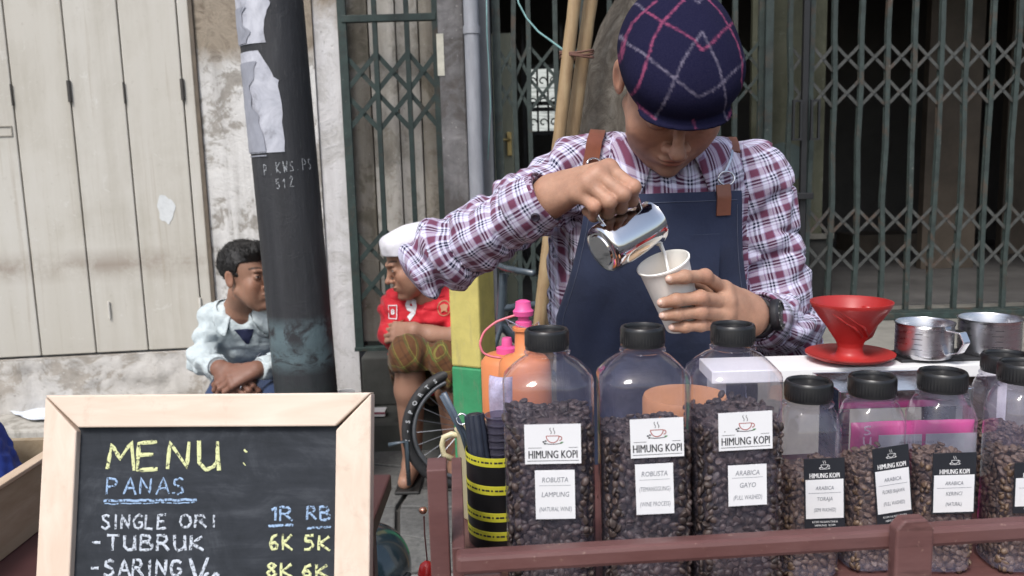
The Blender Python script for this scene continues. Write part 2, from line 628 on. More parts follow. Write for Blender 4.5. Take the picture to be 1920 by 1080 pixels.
# dim room behind the right gates
rx0, rx1, ry1 = fx(832), 5.0, 6.6
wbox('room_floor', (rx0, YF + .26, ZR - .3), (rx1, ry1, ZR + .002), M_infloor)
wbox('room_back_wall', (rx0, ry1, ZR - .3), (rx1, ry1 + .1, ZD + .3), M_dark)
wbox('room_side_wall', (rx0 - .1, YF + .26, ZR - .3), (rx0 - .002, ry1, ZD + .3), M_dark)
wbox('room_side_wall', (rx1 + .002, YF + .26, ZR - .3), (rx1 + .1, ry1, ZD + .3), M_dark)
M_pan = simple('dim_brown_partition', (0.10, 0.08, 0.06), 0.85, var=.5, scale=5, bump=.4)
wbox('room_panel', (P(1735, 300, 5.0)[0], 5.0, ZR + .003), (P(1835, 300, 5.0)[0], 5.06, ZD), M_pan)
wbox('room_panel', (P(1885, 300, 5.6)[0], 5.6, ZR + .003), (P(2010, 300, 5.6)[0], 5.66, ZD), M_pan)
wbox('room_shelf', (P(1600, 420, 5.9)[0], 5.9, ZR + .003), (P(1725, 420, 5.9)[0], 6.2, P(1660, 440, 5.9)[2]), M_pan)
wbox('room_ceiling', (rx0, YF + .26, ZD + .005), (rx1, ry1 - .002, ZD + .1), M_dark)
wbox('right_wall', (4.2, YF + .02, ZG), (9, YF + .25, ZD - .002), M_plinth)
wbox('roof', (-9, YF + .26, ZT - .1), (9, 7, ZT), M_plinth)

# cream door and the barred back window seen through the centre gate
cd = thing('cream_door', (fx(945), 4.05, ZR), 'pale green cream door with brass handle standing behind the centre gate', 'door')
M_cream = simple('cream_door_paint', (0.40, 0.41, 0.30), 0.5, var=.2, scale=6)
xa, xb = P(905, 250, 4.05)[0], P(963, 250, 4.05)[0]
zt = P(945, 62, 4.05)[2]
MB().box2((xa, 4.05, ZR), (xb, 4.09, zt)).build('door_leaf', M_cream, cd, world=True, bevel=.004)
hx, hz = P(955, 270, 4.04)[0], P(955, 270, 4.04)[2]
M_brass = simple('brass', (0.65, 0.5, 0.22), 0.35, 0.9, var=.15)
MB().box2((hx - .012, 4.035, hz - .055), (hx + .012, 4.049, hz + .055)).build('handle_plate', M_brass, cd, world=True, bevel=.003)
MB().tube([(hx, 4.034, hz + .02), (hx, 4.0, hz + .02), (hx - .06, 3.99, hz + .018)], .007).build('handle', M_brass, cd, world=True, smooth=True)
M_tq = simple('turquoise_paint_remains', (0.12, 0.22, 0.19), 0.6, var=.4, scale=10)
gw = thing('grille_window', (P(1018, 190, 5.4)[0], 5.4, ZR), 'small bright back window with black scroll grille behind the centre gate', 'window')
e = N('window_daylight')
es = e.noise(e.co((1, 1, 9)), 5, 3, .5)
em = e.new('Emission')
e.put(em.inputs[0], e.ramp(es, [(0.35, (0.30, 0.32, 0.31)), (0.5, (0.75, 0.78, 0.75)), (0.7, (0.42, 0.45, 0.42))]))
em.inputs[1].default_value = 0.55
M_day = e.done(em.outputs[0])
a0 = P(990, 250, 5.4); a1 = P(1046, 125, 5.4)
MB().box2((a0[0], 5.42, a0[2]), (a1[0], 5.43, a1[2])).build('pane', M_day, gw, world=True)
M_black = simple('black_iron', (0.012, 0.012, 0.013), 0.5, var=.3)
fr = MB()
for t in np.linspace(0, 1, 4):
    x = a0[0] + (a1[0] - a0[0]) * t
    fr.box2((x - .006, 5.40, a0[2] - .02), (x + .006, 5.412, a1[2] + .02))
for t in (0, .36, .45, 1):
    z = a0[2] + (a1[2] - a0[2]) * t
    fr.box2((a0[0] - .02, 5.385, z - .012), (a1[0] + .02, 5.398, z + .012))
fr.box2((a0[0] - .03, 5.36, ZR), (a0[0] - .01, 5.38, a1[2] + .25)).box2((a1[0] + .01, 5.36, ZR), (a1[0] + .03, 5.38, a1[2] + .25))
for kx in range(3):
    for kz in range(3):
        c = np.array([a0[0] + (a1[0] - a0[0]) * (kx + .5) / 3, 5.37, a0[2] + (a1[2] - a0[2]) * (kz + .5) / 3.2])
        th = np.linspace(0, 5, 14)
        fr.tube([c + np.array([.026 * math.cos(t) * (1 - t / 9), 0, .026 * math.sin(t) * (1 - t / 9)]) for t in th], .0045, 5)
fr.build('scroll_grille', M_black, gw, world=True)

# olive panel with the ring of turquoise paint, and the dark folded leaf beside it
op = thing('olive_panel', (fx(1495), YF + .2, ZR), 'olive green panel with faint turquoise disc behind the gate right of the seller', 'panel')
g = N('olive_wall_paint')
co = g.co()
f = g.noise(co, 5, 7, .7, .5); f2 = g.noise(co, 30, 5, .7)
col = g.ramp(f, [(.3, (0.030, 0.032, 0.016)), (.5, (0.060, 0.062, 0.036)), (.7, (0.085, 0.085, 0.058))])
col = g.mix(g.ramp(f2, [(.62, 0.0), (.7, .5)]), col, (.12, .13, .11))
M_olive = g.done(g.pbsdf(col, .7, 0, g.bump(f2, .3, .003)))
oz = fz(452, 1500)
MB().box2((fx(1432), YF + .19, oz), (fx(1575), YF + .22, ZD)).build('panel_leaf', M_olive, op, world=True)
MB().box2((fx(1432), YF + .20, ZR), (fx(1600), YF + .222, oz - .003)).build('lower_leaf', simple('dark_kick_board', (0.022, 0.022, 0.02), .8, var=.5), op, world=True)
MB().box2((fx(1432), YF + .186, oz - .012), (fx(1600), YF + .196, oz + .012)).build('ledge_strip', simple('dusty_strip', (0.12, 0.115, 0.10), .8, var=.5), op, world=True)
dc = np.array([fx(1500), YF + .187, fz(306, 1500)])
ang = np.linspace(0, 2 * math.pi, 36, endpoint=False)
rr = [.092 * (1 + .04 * math.sin(3 * t + 1)) for t in ang]
mk('paint_disc', [dc] + [dc + np.array([r * math.cos(t), 0, r * math.sin(t)]) for r, t in zip(rr, ang)],
   [[0, (k + 1) % 36 + 1, k + 1] for k in range(36)], simple('turquoise_disc', (0.060, 0.085, 0.080), .65, var=.35, scale=14), op, world=True)


def gate(name, label, bars, frames, rows, zb, ztop, m_bar, m_strut, Yg, hX, hrails=(), wob=.0, st_w=.013):
    """collapsible gate: bars = pixel x (at eye level) of the channels, rows = heights of the crossings"""
    t = thing(name, (fx(bars[0]), Yg, zb), label, 'gate', 'collapsible lattice gates across the shop front')
    xs = [fx(b) for b in bars]
    for k, x in enumerate(xs):
        w = .034 if bars[k] in frames else .019
        zz = np.linspace(zb, ztop, 9)
        mb = MB()
        pts = [(x + (rnd.uniform(-1, 1) * wob if bars[k] not in frames else 0), Yg + rnd.uniform(-1, 1) * wob * .5, z) for z in zz]
        for s_ in (-1, 1):                      # two flat channels with the lattice between them
            q = [(p[0], p[1] + s_ * .009, p[2]) for p in pts]
            for a, b in zip(q[:-1], q[1:]):
                mb.bar(a, b, w, .004)
        mb.build('gate_bar', m_bar, t, world=True)
    rv = None; used = set()
    for z in rows:
        for k in range(len(xs) - 1):
            if xs[k + 1] - xs[k] > .2: continue
            a, b = xs[k], xs[k + 1]
            for s_, yy in ((1, -.0025), (-1, .0025)):
                p = (a - .004, Yg + yy, z - s_ * hX); q = (b + .004, Yg + yy, z + s_ * hX)
                MB().bar(p, q, st_w, .003).build('lattice_strut', m_strut, t, world=True)
            if rows.index(z) % 1 == 0:
                rv = MB().cyl((0, -.0062, 0), (0, .0062, 0), .0052, n=8).build('rivet', m_strut, t) if not rv else rv
                if rv.name in used:
                    rv = rv.copy(); COL.objects.link(rv)
                used.add(rv.name)
                rv.location = ((a + b) / 2 - t.location[0], Yg - t.location[1], z - t.location[2])
    for z in hrails:
        MB().box2((xs[0], Yg - .016, z - .014), (xs[-1], Yg + .016, z + .014)).build('cross_rail', m_bar, t, world=True, bevel=.002)
    MB().box2((xs[0] - .02, Yg - .02, zb - .018), (xs[-1] + .02, Yg + .02, zb - .001)).build('bottom_rail', m_bar, t, world=True, bevel=.002)
    return t


def rowz(ys, px): return [fz(y, px) for y in ys]


gate('lattice_gate', 'dark green lattice gate closed before cream boards between pole and pilaster', [658, 717, 775, 829], (658, 829),
     rowz([136, 210, 463, 532], 742), fz(645, 742), ZD - .01, M_green, M_green, YF - .03, .078, rowz([36], 742), st_w=.019)
gate('lattice_gate', 'grey green lattice gate between the grey pipe and the bamboo poles', [937, 970, 996, 1047, 1098, 1149, 1200, 1251, 1302, 1352, 1382, 1434], (937, 1434),
     rowz([112, 175], 1000) + rowz([440, 505], 1000), ZR + .02, ZD - .01, M_green2, M_green2, YF + .06, .072, wob=.004)
gr_ = gate('lattice_gate', 'long grey green lattice gate right of the seller with dark room behind', [1482, 1522, 1564, 1614, 1664, 1713, 1761, 1810, 1856, 1903, 1950, 1998, 2046, 2095, 2143, 2190, 2240, 2290, 2338, 2386, 2434, 2483, 2532, 2580, 2630, 2680, 2730, 2780, 2830], (),
           rowz([105, 172, 414, 483], 1650), ZR + .02, ZD - .01, M_green2, M_strut2, YF + .03, .060, wob=.006)
# lock bar, lock case and hasp of the right gate
xk = fx(1503)
MB().box2((xk - .012, YF - .03, ZR + .02), (xk + .012, YF - .005, ZD - .02)).build('lock_bar', M_black, gr_, world=True, bevel=.002)
lb = MB()
za, zb_ = fz(260, 1500), fz(192, 1500)
for sx in (-1, 1):
    for dx in (.022, .052):
        lb.box2((xk + sx * dx - .004, YF - .05, za), (xk + sx * dx + .004, YF - .035, zb_))
    lb.box2((xk + sx * .037 - .02, YF - .05, za - .008), (xk + sx * .037 + .02, YF - .036, za)).box2((xk + sx * .037 - .02, YF - .05, zb_), (xk + sx * .037 + .02, YF - .036, zb_ + .008))
lb.build('lock_handle', M_black, gr_, world=True)
zz = fz(366, 1503)
MB().box2((xk - .03, YF - .055, zz - .015), (xk + .035, YF - .032, zz + .012)).build('padlock_hasp', M_black, gr_, world=True, bevel=.003)
MB().box2((fx(1590), YF - .10, ZR + .001), (8, YF - .06, ZR + .03)).build('floor_track', M_green, gr_, world=True, bevel=.003)
o = MB().box2((fx(1432), YF - .005, ZR + .02), (fx(1446), YF + .02, ZD - .01)).build('end_post', M_green2, gr_, world=True)

# grey drain pipe on the pilaster trim
pp = thing('drain_pipe', (fx(892), YF - .1, ZL), 'grey painted drain pipe running up beside the flaking pilaster', 'pipe')
M_pipe = simple('grey_pipe_paint', (0.30, 0.31, 0.34), 0.6, var=.25, scale=14, stretch=(3, 3, .6), bump=.25)
MB().cyl((fx(894), YF - .10, ZL - .03), (fx(894), YF - .10, ZT), .03, n=24).build('pipe_run', M_pipe, pp, world=True, smooth=True, auto=40)
for z in (.9, 1.75, 2.6):
    MB().cyl((fx(894), YF - .10, z), (fx(894), YF - .10, z + .03), .034, n=24).build('pipe_clamp', M_pipe, pp, world=True)
# paper strip on the pilaster
ps = P(831, 102, YF - .07)
tag(MB().box((fx(833) + .006, YF - .0625, P(831, 102, YF - .07)[2]), (.028, .0015, .165)).build('paper_notice', simple('aged_paper', (0.62, 0.60, 0.50), .8, var=.25, scale=40)),
    'narrow yellowed paper strip pasted on the edge of the flaking grey pilaster', 'paper')

# cords
M_cord = simple('turquoise_cord', (0.16, 0.30, 0.30), .6)
c1 = [P(962, -60, 3.0), P(972, 5, 2.9), P(988, 35, 2.8), P(1010, 60, 2.6), P(1035, 78, 2.42), P(1062, 98, 2.27)]
tag(MB().tube(c1, .0028, 7).build('cord', M_cord, smooth=True), 'faded turquoise cord pulled tight to the bamboo poles', 'cord')
c2 = [P(912, -30, 3.42), P(913, 60, 3.42), P(917, 130, 3.42), P(920, 200, 3.43), P(915, 300, 3.43)]
tag(MB().tube(c2, .0025, 7).build('cord', M_cord, smooth=True), 'thin pale green cord hanging down along the grey drain pipe', 'cord')

# folding doors on the left: leaves hinged together, standing a little forward at the far left
DR = R_(7.0)
dz0 = fz(652, 376)
fd = thing('folding_door', (fx(377), YF - .004, dz0), 'closed cream folding door leaves left of the peeling wall', 'door', rz=DR)
g = N('cream_door_leaf')
co = g.co(loc=(2, 1, 0))
a = g.noise(co, 1.6, 7, .65, .3); b = g.noise(g.co((6, 6, .5)), 2.2, 6, .65); c = g.noise(co, 38, 5, .7)
oi = g.new('ObjectInfo').outputs['Random']
col = g.ramp(g.math('ADD', g.math('MULTIPLY', a, .6), g.math('MULTIPLY', b, .4)), [(.3, (.40, .375, .32)), (.48, (.52, .50, .45)), (.7, (.58, .565, .525))])
col = g.mix(g.ramp(c, [(.28, .35), (.4, 0)]), col, (.27, .24, .19))
col = g.mix(g.math('MULTIPLY', oi, .12), col, (.35, .30, .2))
z = g.sep(g.tc.outputs['Object'])[2]
sm = g.math('SUBTRACT', 1.0, g.math('MULTIPLY', g.math('ABSOLUTE', g.math('SUBTRACT', z, .375)), 13.0), True)
sm = g.math('MULTIPLY', sm, g.ramp(g.noise(co, 6, 5, .7), [(.38, 0.0), (.6, .75)]))
col = g.mix(sm, col, (.24, .19, .15))
lowd = g.math('MULTIPLY', g.math('SUBTRACT', .55, z), 1.2, True)
col = g.mix(g.math('MULTIPLY', lowd, g.ramp(a, [(.35, .15), (.65, .65)])), col, (.36, .33, .27))
drip = g.ramp(g.noise(g.co((11, 11, .35), loc=(4, 0, 1)), 3.0, 6, .7), [(.56, 0), (.74, .55)])
col = g.mix(drip, col, (.30, .25, .18))
scf = g.ramp(g.noise(co, 11, 8, .8, 1.2), [(.60, 0), (.66, .4)])
col = g.mix(scf, col, (.66, .66, .63))
M_leaf = g.done(g.pbsdf(col, .6, 0, g.bump(g.math('ADD', a, g.math('MULTIPLY', c, .15)), .35, .006), .3))
# widths measured at eye level, run leftwards from the frame
jp = [376, 354, 250, 154, 54, -46, -146, -246]
jx = [(fx(a) - fx(376)) / math.cos(DR) * .985 for a in jp]
M_gap = simple('door_gap_dark', (.03, .025, .02), .9)  # near-black backing colour that shows in the joints between the leaves
for k in range(1, len(jx)):
    a, b = jx[k] + .0025, jx[k - 1] - .0025
    MB().box2((a, 0, 0.004), (b, .03, 2.0)).build('door_leaf', M_leaf, fd, bevel=.004).name
MB().box2((jx[-1], .02, 0.0), (0.0, .05, 2.0)).build('door_backing', M_gap, fd)
MB().box2((.001, -.012, -.02), (.016, .05, 2.0)).build('door_frame', simple('brown_frame', (.12, .095, .07), .7, var=.4), fd, bevel=.002)
hzv = fz(172, 250) - dz0
for k, hh in ((3, hzv), (1, hzv - .0), (2, hzv - .01), (4, hzv - .01)):
    big = k in (1, 3)
    MB().cyl((jx[k], -.006, hh - .04), (jx[k], -.006, hh + .045), .008 if big else .004, n=10).build('hinge', simple('dark_hinge', (.05, .045, .04), .6), fd, smooth=True, auto=40)
for k in (3, 1):
    MB().cyl((jx[k] + (.07 if k == 3 else 0), -.006, .15), (jx[k] + (.07 if k == 3 else 0), -.006, .22), .005, n=8).build('bolt', simple('pale_bolt', (.55, .53, .48), .6), fd)
sl_m = simple('slot_edge', (.26, .24, .20), .6)
fz0 = fz(248, 20) - dz0
m = MB()
x0_, x1_ = jx[5] + .02, jx[4] - .015
for z_ in (-.019, .019): m.box2((x0_, -.004, fz0 + z_ - .002), (x1_, .001, fz0 + z_ + .002))
m.box2((x1_ - .004, -.004, fz0 - .017), (x1_, .001, fz0 + .017)).box2((x0_, -.004, fz0 - .017), (x0_ + .004, .001, fz0 + .017))
m.build('letter_slot', sl_m, fd)
bp = np.array([(fx(306) - fx(376)) / math.cos(DR), -.0015, fz(392, 306) - dz0])
ang = np.linspace(0, 2 * math.pi, 30, endpoint=False)
mk('paint_blotch', [bp] + [bp + np.array([.034 * math.cos(t) * (1 + .16 * math.sin(3 * t + 1) + .07 * math.sin(7 * t)), 0, .058 * math.sin(t) * (1 + .12 * math.sin(4 * t) + .06 * math.cos(9 * t))]) for t in ang],
   [[0, (k + 1) % 30 + 1, k + 1] for k in range(30)], simple('white_filler', (.60, .62, .62), .7, var=.15, scale=50), fd)
pl = thing('door_plinth', (fx(377), YF - .02, ZL), 'rough patched masonry plinth under the cream folding doors', 'wall', rz=DR)
V = []; F = []
nxp, nzp = 120, 14
for i in range(nxp + 1):
    for j in range(nzp + 1):
        x = -2.2 + (2.2 + .01) * i / nxp; zz = -.02 + (dz0 - ZL + .015) * j / nzp
        V.append((x, 0, zz))
V = np.array(V)
V[:, 1] = -.02 + .012 * vnoise(V * 14) + .006 * vnoise(V * 45)
for i in range(nxp):
    for j in range(nzp):
        a = i * (nzp + 1) + j
        F.append([a, a + nzp + 1, a + nzp + 2, a + 1])
mk('plinth_face', V, F, M_plinth, pl, smooth=True)
MB().box2((-2.2, 0.0, -.02), (.01, .2, dz0 - ZL - .006)).build('plinth_body', M_plinth, pl)

# leaning steel utility pole
a = P(574, 730, 2.75); b = P(506, 0, 2.75)
dr = (b - a) / (b[2] - a[2])
p0 = a + dr * (ZG - a[2]); p1 = a + dr * (4.6 - a[2])
pole = thing('utility_pole', p0, 'thick black painted steel pole with torn white posters, leaning beside the man in pale blue', 'pole')
g = N('black_pole_paint')
co = g.co()
z = g.math('ADD', g.sep(g.tc.outputs['Object'])[2], 0.0)
n1 = g.noise(co, 9, 7, .7, .5); n2 = g.noise(g.co((14, 14, 1.4)), 2, 6, .7); n3 = g.noise(co, 26, 6, .75, .8)
col = g.ramp(n2, [(.3, (.020, .021, .024)), (.6, (.032, .033, .037)), (.8, (.06, .062, .066))])
def bandf(z0, hw, soft):
    return g.math('SUBTRACT', 1.0, g.math('MULTIPLY', g.math('SUBTRACT', g.math('ABSOLUTE', g.math('SUBTRACT', z, z0)), hw), soft), True)
zb1 = P(570, 632, 2.65)[2] - ZG; zb2 = P(570, 672, 2.65)[2] - ZG
b1 = g.math('MULTIPLY', bandf(zb1, .020, 22), g.ramp(n1, [(.46, 0), (.54, .8)]))
b2 = g.math('MULTIPLY', bandf(zb2, .010, 20), g.ramp(g.noise(g.co((1, 1, 2)), 15, 7, .75, 1.0), [(.38, .0), (.52, .8)]))
col = g.mix(b1, col, (.115, .165, .18)); col = g.mix(b2, col, (.11, .16, .175))
lo = g.math('MULTIPLY', g.math('SUBTRACT', zb2, z), 6.0, True)
col = g.mix(g.math('MULTIPLY', lo, g.ramp(n1, [(.4, 0), (.6, .7)])), col, (.022, .035, .033))
chip = g.math('MULTIPLY', g.ramp(n3, [(.60, 0), (.66, 1)]), g.math('MULTIPLY', g.math('SUBTRACT', z, 1.45), 3.0, True))
col = g.mix(g.math('MULTIPLY', chip, .5), col, (.30, .30, .27))
scr = g.math('MULTIPLY', g.ramp(g.noise(g.co((60, 60, 3)), 2, 6, .75), [(.60, 0), (.68, .5)]), g.math('MULTIPLY', g.math('SUBTRACT', z, 0.95), 2.0, True))
col = g.mix(scr, col, (.16, .165, .16))
M_pole = g.done(g.pbsdf(col, .62, 0, g.bump(g.math('ADD', n3, n2), .6, .004), .4))
rp = .1015
MB().tube([p0 + (p1 - p0) * t for t in np.linspace(0, 1, 12)], rp, 40).build('pole_shaft', M_pole, pole, world=True, smooth=True, auto=50)
MB().lathe([(rp + .03, 0), (rp + .03, .02), (rp + .004, .05)], 32, c=p0).build('pole_collar', M_pole, pole, world=True, smooth=True, auto=40)
ax = nrm(p1 - p0)
tocam = nrm(np.array([0 - a[0], 0 - a[1], 0])); tocam = nrm(tocam - ax * (tocam @ ax)); side = np.cross(tocam, ax)   # side points to picture left or right
if side[0] > 0: side = -side


def on_pole(py, th, off):
    """point on the pole at picture height py, th degrees round from the camera side (positive to the left)"""
    c = P(506 + (574 - 506) * py / 730.0, py, 2.75)
    t = (c[2] - p0[2]) / ax[2]
    c = p0 + ax * t
    return c + (rp + off) * (tocam * math.cos(R_(th)) + side * math.sin(R_(th)))


def poster(y0, y1, th0, th1, jag, m, name, off=.0022, prof=None):
    nu, nv = 22, 30
    V = []; F = []
    for j in range(nv + 1):
        y = y0 + (y1 - y0) * j / nv
        lo_ = th0 + (prof(j / nv) if prof else 0) + jag * float(vnoise(np.array([[y * .06, 3.1, th0]]))[0])
        for i in range(nu + 1):
            V.append(on_pole(y, lo_ + (th1 - lo_) * i / nu, off + .0012 * float(vnoise(np.array([[i * .5, y * .04, 1.0]]))[0])))
    for j in range(nv):
        for i in range(nu):
            q = j * (nu + 1) + i
            F.append([q, q + 1, q + nu + 2, q + nu + 1])
    return mk(name, V, F, m, pole, world=True, smooth=True)


g = N('torn_poster_paper')
co = g.co()
n1 = g.noise(co, 14, 7, .7, .8); n2 = g.noise(g.co((20, 20, 2)), 2, 5, .6)
col = g.ramp(n1, [(.28, (.20, .20, .22)), (.42, (.40, .41, .46)), (.62, (.52, .53, .58))])
col = g.mix(g.ramp(n2, [(.55, 0), (.7, .5)]), col, (.35, .36, .42))
M_poster = g.done(g.pbsdf(col, .7, 0, g.bump(n1, .3, .002)))
poster(-60, 88, 8, 95, 10, M_poster, 'poster')
poster(101, 286, -3, 95, 3, M_poster, 'poster', prof=lambda t: 20 * max(0, 1 - t * 4) + (10 if t < .3 else 0))
M_poster2 = simple('grey_poster_remains', (.26, .27, .31), .75, var=.3, scale=18)
poster(120, 284, 38, 90, 8, M_poster2, 'poster_layer', .0045, prof=lambda t: 10 * math.sin(t * 5))
poster(20, 86, 45, 92, 12, M_poster2, 'poster_layer', .0045)
poster(290, 292, 30, 95, 1, M_poster2, 'poster_edge', .003)


# stroke lettering (chalk, marker): letters in a 1 x 1.4 box
GLY = {
    'A': [[(0, 0), (.5, 1.4), (1, 0)], [(.2, .5), (.85, .5)]], 'B': [[(0, 0), (0, 1.4), (.6, 1.35), (.75, 1.05), (.5, .78), (0, .72)], [(.5, .76), (.9, .5), (.85, .12), (.5, 0), (0, 0)]],
    'E': [[(.8, 1.4), (0, 1.35), (0, 0), (.85, .05)], [(0, .72), (.65, .75)]], 'G': [[(.9, 1.15), (.6, 1.4), (.2, 1.25), (0, .7), (.2, .12), (.6, 0), (.9, .3), (.9, .65), (.55, .65)]],
    'I': [[(.2, 1.4), (.22, 0)]], 'K': [[(0, 1.4), (0, 0)], [(.85, 1.3), (.05, .6), (.95, 0)]], 'L': [[(0, 1.4), (0, .05), (.75, 0)]],
    'M': [[(0, 0), (.1, 1.3), (.5, .55), (.95, 1.35), (1.15, 0)]], 'N': [[(0, 0), (.05, 1.4), (.8, .1), (.85, 1.4)]], 'O': [[(.5, 1.4), (.1, 1.1), (0, .6), (.25, .05), (.65, .05), (.9, .6), (.8, 1.15), (.5, 1.4)]],
    'P': [[(0, 0), (0, 1.4), (.6, 1.35), (.8, 1.0), (.55, .7), (0, .65)]], 'R': [[(0, 0), (0, 1.4), (.6, 1.35), (.75, 1.02), (.5, .72), (0, .68)], [(.35, .7), (.9, 0)]],
    'S': [[(.8, 1.25), (.5, 1.4), (.1, 1.2), (.15, .85), (.65, .6), (.8, .25), (.45, 0), (0, .15)]], 'T': [[(-.05, 1.38), (.9, 1.4)], [(.42, 1.4), (.4, 0)]],
    'U': [[(0, 1.4), (.02, .35), (.3, 0), (.65, .1), (.8, .45), (.8, 1.4), (.85, 0)]], 'V': [[(0, 1.4), (.42, 0), (.95, 1.5)]],
    'W': [[(0, 1.4), (.25, 0), (.5, .9), (.75, 0), (1, 1.4)]], '1': [[(.1, 1.05), (.45, 1.4), (.45, 0)]], '2': [[(.1, 1.15), (.4, 1.4), (.75, 1.15), (.1, .05), (.85, .05)]],
    '5': [[(.8, 1.38), (.15, 1.35), (.1, .8), (.6, .85), (.8, .45), (.5, .02), (0, .1)]], '6': [[(.75, 1.35), (.3, 1.1), (.05, .5), (.25, .05), (.65, .05), (.75, .45), (.45, .7), (.1, .5)]],
    '8': [[(.45, .75), (.1, 1.05), (.4, 1.4), (.75, 1.1), (.45, .75), (.05, .35), (.4, 0), (.8, .3), (.45, .75)]], '0': [[(.4, 1.4), (.05, .9), (.1, .2), (.45, 0), (.75, .4), (.7, 1.1), (.4, 1.4)]],
    '-': [[(.1, .65), (.75, .68)]], '.': [[(.2, .02), (.28, .1)]], ':': [[(.2, .2), (.3, .32)], [(.25, .95), (.35, 1.05)]], '9': [[(.7, .9), (.4, .6), (.1, .85), (.3, 1.35), (.65, 1.25), (.75, .7), (.5, 0)]],
}


def strokes(mb, text, org, ux, uz, nn, h, w, lw, adv=1.28, jit=.05, seed=1, bulge=None):
    """ribbons of stroke letters laid on a surface; ux, uz in the surface, nn out of it"""
    r = random.Random(seed)
    ux = np.asarray(ux, float); uz = np.asarray(uz, float); nn = np.asarray(nn, float); org = np.asarray(org, float)
    x = 0.0
    for ch in text:
        if ch in GLY:
            for st_ in GLY[ch]:
                pts = [(x + (p[0] + r.uniform(-jit, jit)) * w, (p[1] / 1.4 + r.uniform(-jit, jit)) * h) for p in st_]
                fine = []
                for a, b in zip(pts[:-1], pts[1:]):
                    for t in np.linspace(0, 1, 5)[:-1]: fine.append((a[0] + (b[0] - a[0]) * t, a[1] + (b[1] - a[1]) * t))
                fine.append(pts[-1])
                fine = np.array(fine)
                d = np.gradient(fine, axis=0); d /= np.linalg.norm(d, axis=1)[:, None] + 1e-9
                nr_ = np.stack([-d[:, 1], d[:, 0]], 1)
                V = []
                for k, (q, e) in enumerate(zip(fine, nr_)):
                    ww = lw * (.5 + r.uniform(-.13, .13))
                    for s_ in (-1, 0, 1):
                        c = q + e * s_ * ww
                        V.append(org + ux * c[0] + uz * c[1] + nn * (.0006 if s_ == 0 else .0002))
                F = []
                for k in range(len(fine) - 1):
                    F += [[3 * k, 3 * k + 3, 3 * k + 4, 3 * k + 1], [3 * k + 1, 3 * k + 4, 3 * k + 5, 3 * k + 2]]
                mb.add(V, F)
        x += w * (adv if ch != ' ' else adv * .6) * (.6 if ch in 'I.:1' else 1)


def chalk_mat(name, c, amt=.42):
    n = N(name)
    f = n.noise(n.co(), 420, 3, .6); f2 = n.noise(n.co(), 60, 4, .6)
    k = n.ramp(n.math('ADD', n.math('MULTIPLY', f, .7), n.math('MULTIPLY', f2, .3)), [(amt - .05, 0.0), (amt + .05, 1.0)])
    tr = n.new('BsdfTransparent').outputs[0]
    ms = n.new('MixShader')
    n.put(ms.inputs[0], k); n.put(ms.inputs[1], tr); n.put(ms.inputs[2], n.pbsdf(c, .95, spec=.1))
    return n.done(ms.outputs[0])


M_chw = chalk_mat('faint_chalk', (.42, .44, .46), .47)
mb = MB()
o_ = on_pole(326, 35, .004); u_ = nrm(on_pole(318, -50, 0) - on_pole(324, 40, 0))
for txt, py, th0, hh in (('P.KWS.PS', 326, 38, .032), ('512', 352, 18, .030)):
    for k, ch in enumerate(txt):
        th = th0 - k * 11.5
        o_ = on_pole(py - k * 1.0, th, .0015)
        nn = nrm(tocam * math.cos(R_(th)) + side * math.sin(R_(th)))
        u_ = nrm(np.cross(ax, nn)); u_ = u_ if u_[0] > 0 else -u_
        strokes(mb, ch, o_, u_, ax, nn, hh * (.7 if ch == '.' else 1), .013, .0022, jit=.10, seed=k + 3)
mb.build('chalk_writing', M_chw, pole, world=True)

# yellow and green painted post
pb = P(890, 700, 2.5)
post = thing('painted_post', (pb[0], 2.5, ZG), 'square concrete post painted yellow above and green below, behind the sauce bottles', 'post')
s_ = .100; yw = R_(-27)
zc = P(890, 690, 2.45)[2]; ztop = P(890, 455, 2.45)[2]
def postpaint(name, c):
    n = N(name); co = n.co()
    a = n.noise(co, 9, 6, .7); b = n.noise(n.co((3, 3, .6)), 12, 6, .7); d = n.noise(co, 42, 5, .75)
    col = n.ramp(a, [(.3, tuple(x * .78 for x in c)), (.65, tuple(min(1, x * 1.12) for x in c))])
    col = n.mix(n.ramp(b, [(.52, 0), (.75, .55)]), col, (.20, .17, .12))
    col = n.mix(n.ramp(d, [(.66, 0), (.70, .8)]), col, (.34, .33, .30))
    return n.done(n.pbsdf(col, .62, 0, n.bump(n.math('ADD', a, n.math('MULTIPLY', d, .6)), .5, .003)))
M_yel = postpaint('yellow_post_paint', (.50, .43, .13)); M_grn = postpaint('green_post_paint', (.035, .24, .10))
Rz_ = rotz(yw)
ln = np.array([-.028, 0, 1.0])
def pbox(mb, z0, z1, s):
    c0 = np.array([pb[0], 2.5, 0]); V = []
    for z in (z0, z1):
        for dx, dy in ((-1, -1), (1, -1), (1, 1), (-1, 1)):
            V.append(c0 + Rz_ @ np.array([dx * s / 2, dy * s / 2, 0]) + np.array([0, 0, z]))
    mb.add(V, [[0, 3, 2, 1], [4, 5, 6, 7], [0, 1, 5, 4], [1, 2, 6, 5], [2, 3, 7, 6], [3, 0, 4, 7]])
mb = MB(); pbox(mb, zc + .001, ztop, s_); mb.build('yellow_shaft', M_yel, post, world=True, bevel=.006)
mb = MB(); pbox(mb, ZG, zc, s_ + .001); mb.build('green_shaft', M_grn, post, world=True, bevel=.006)

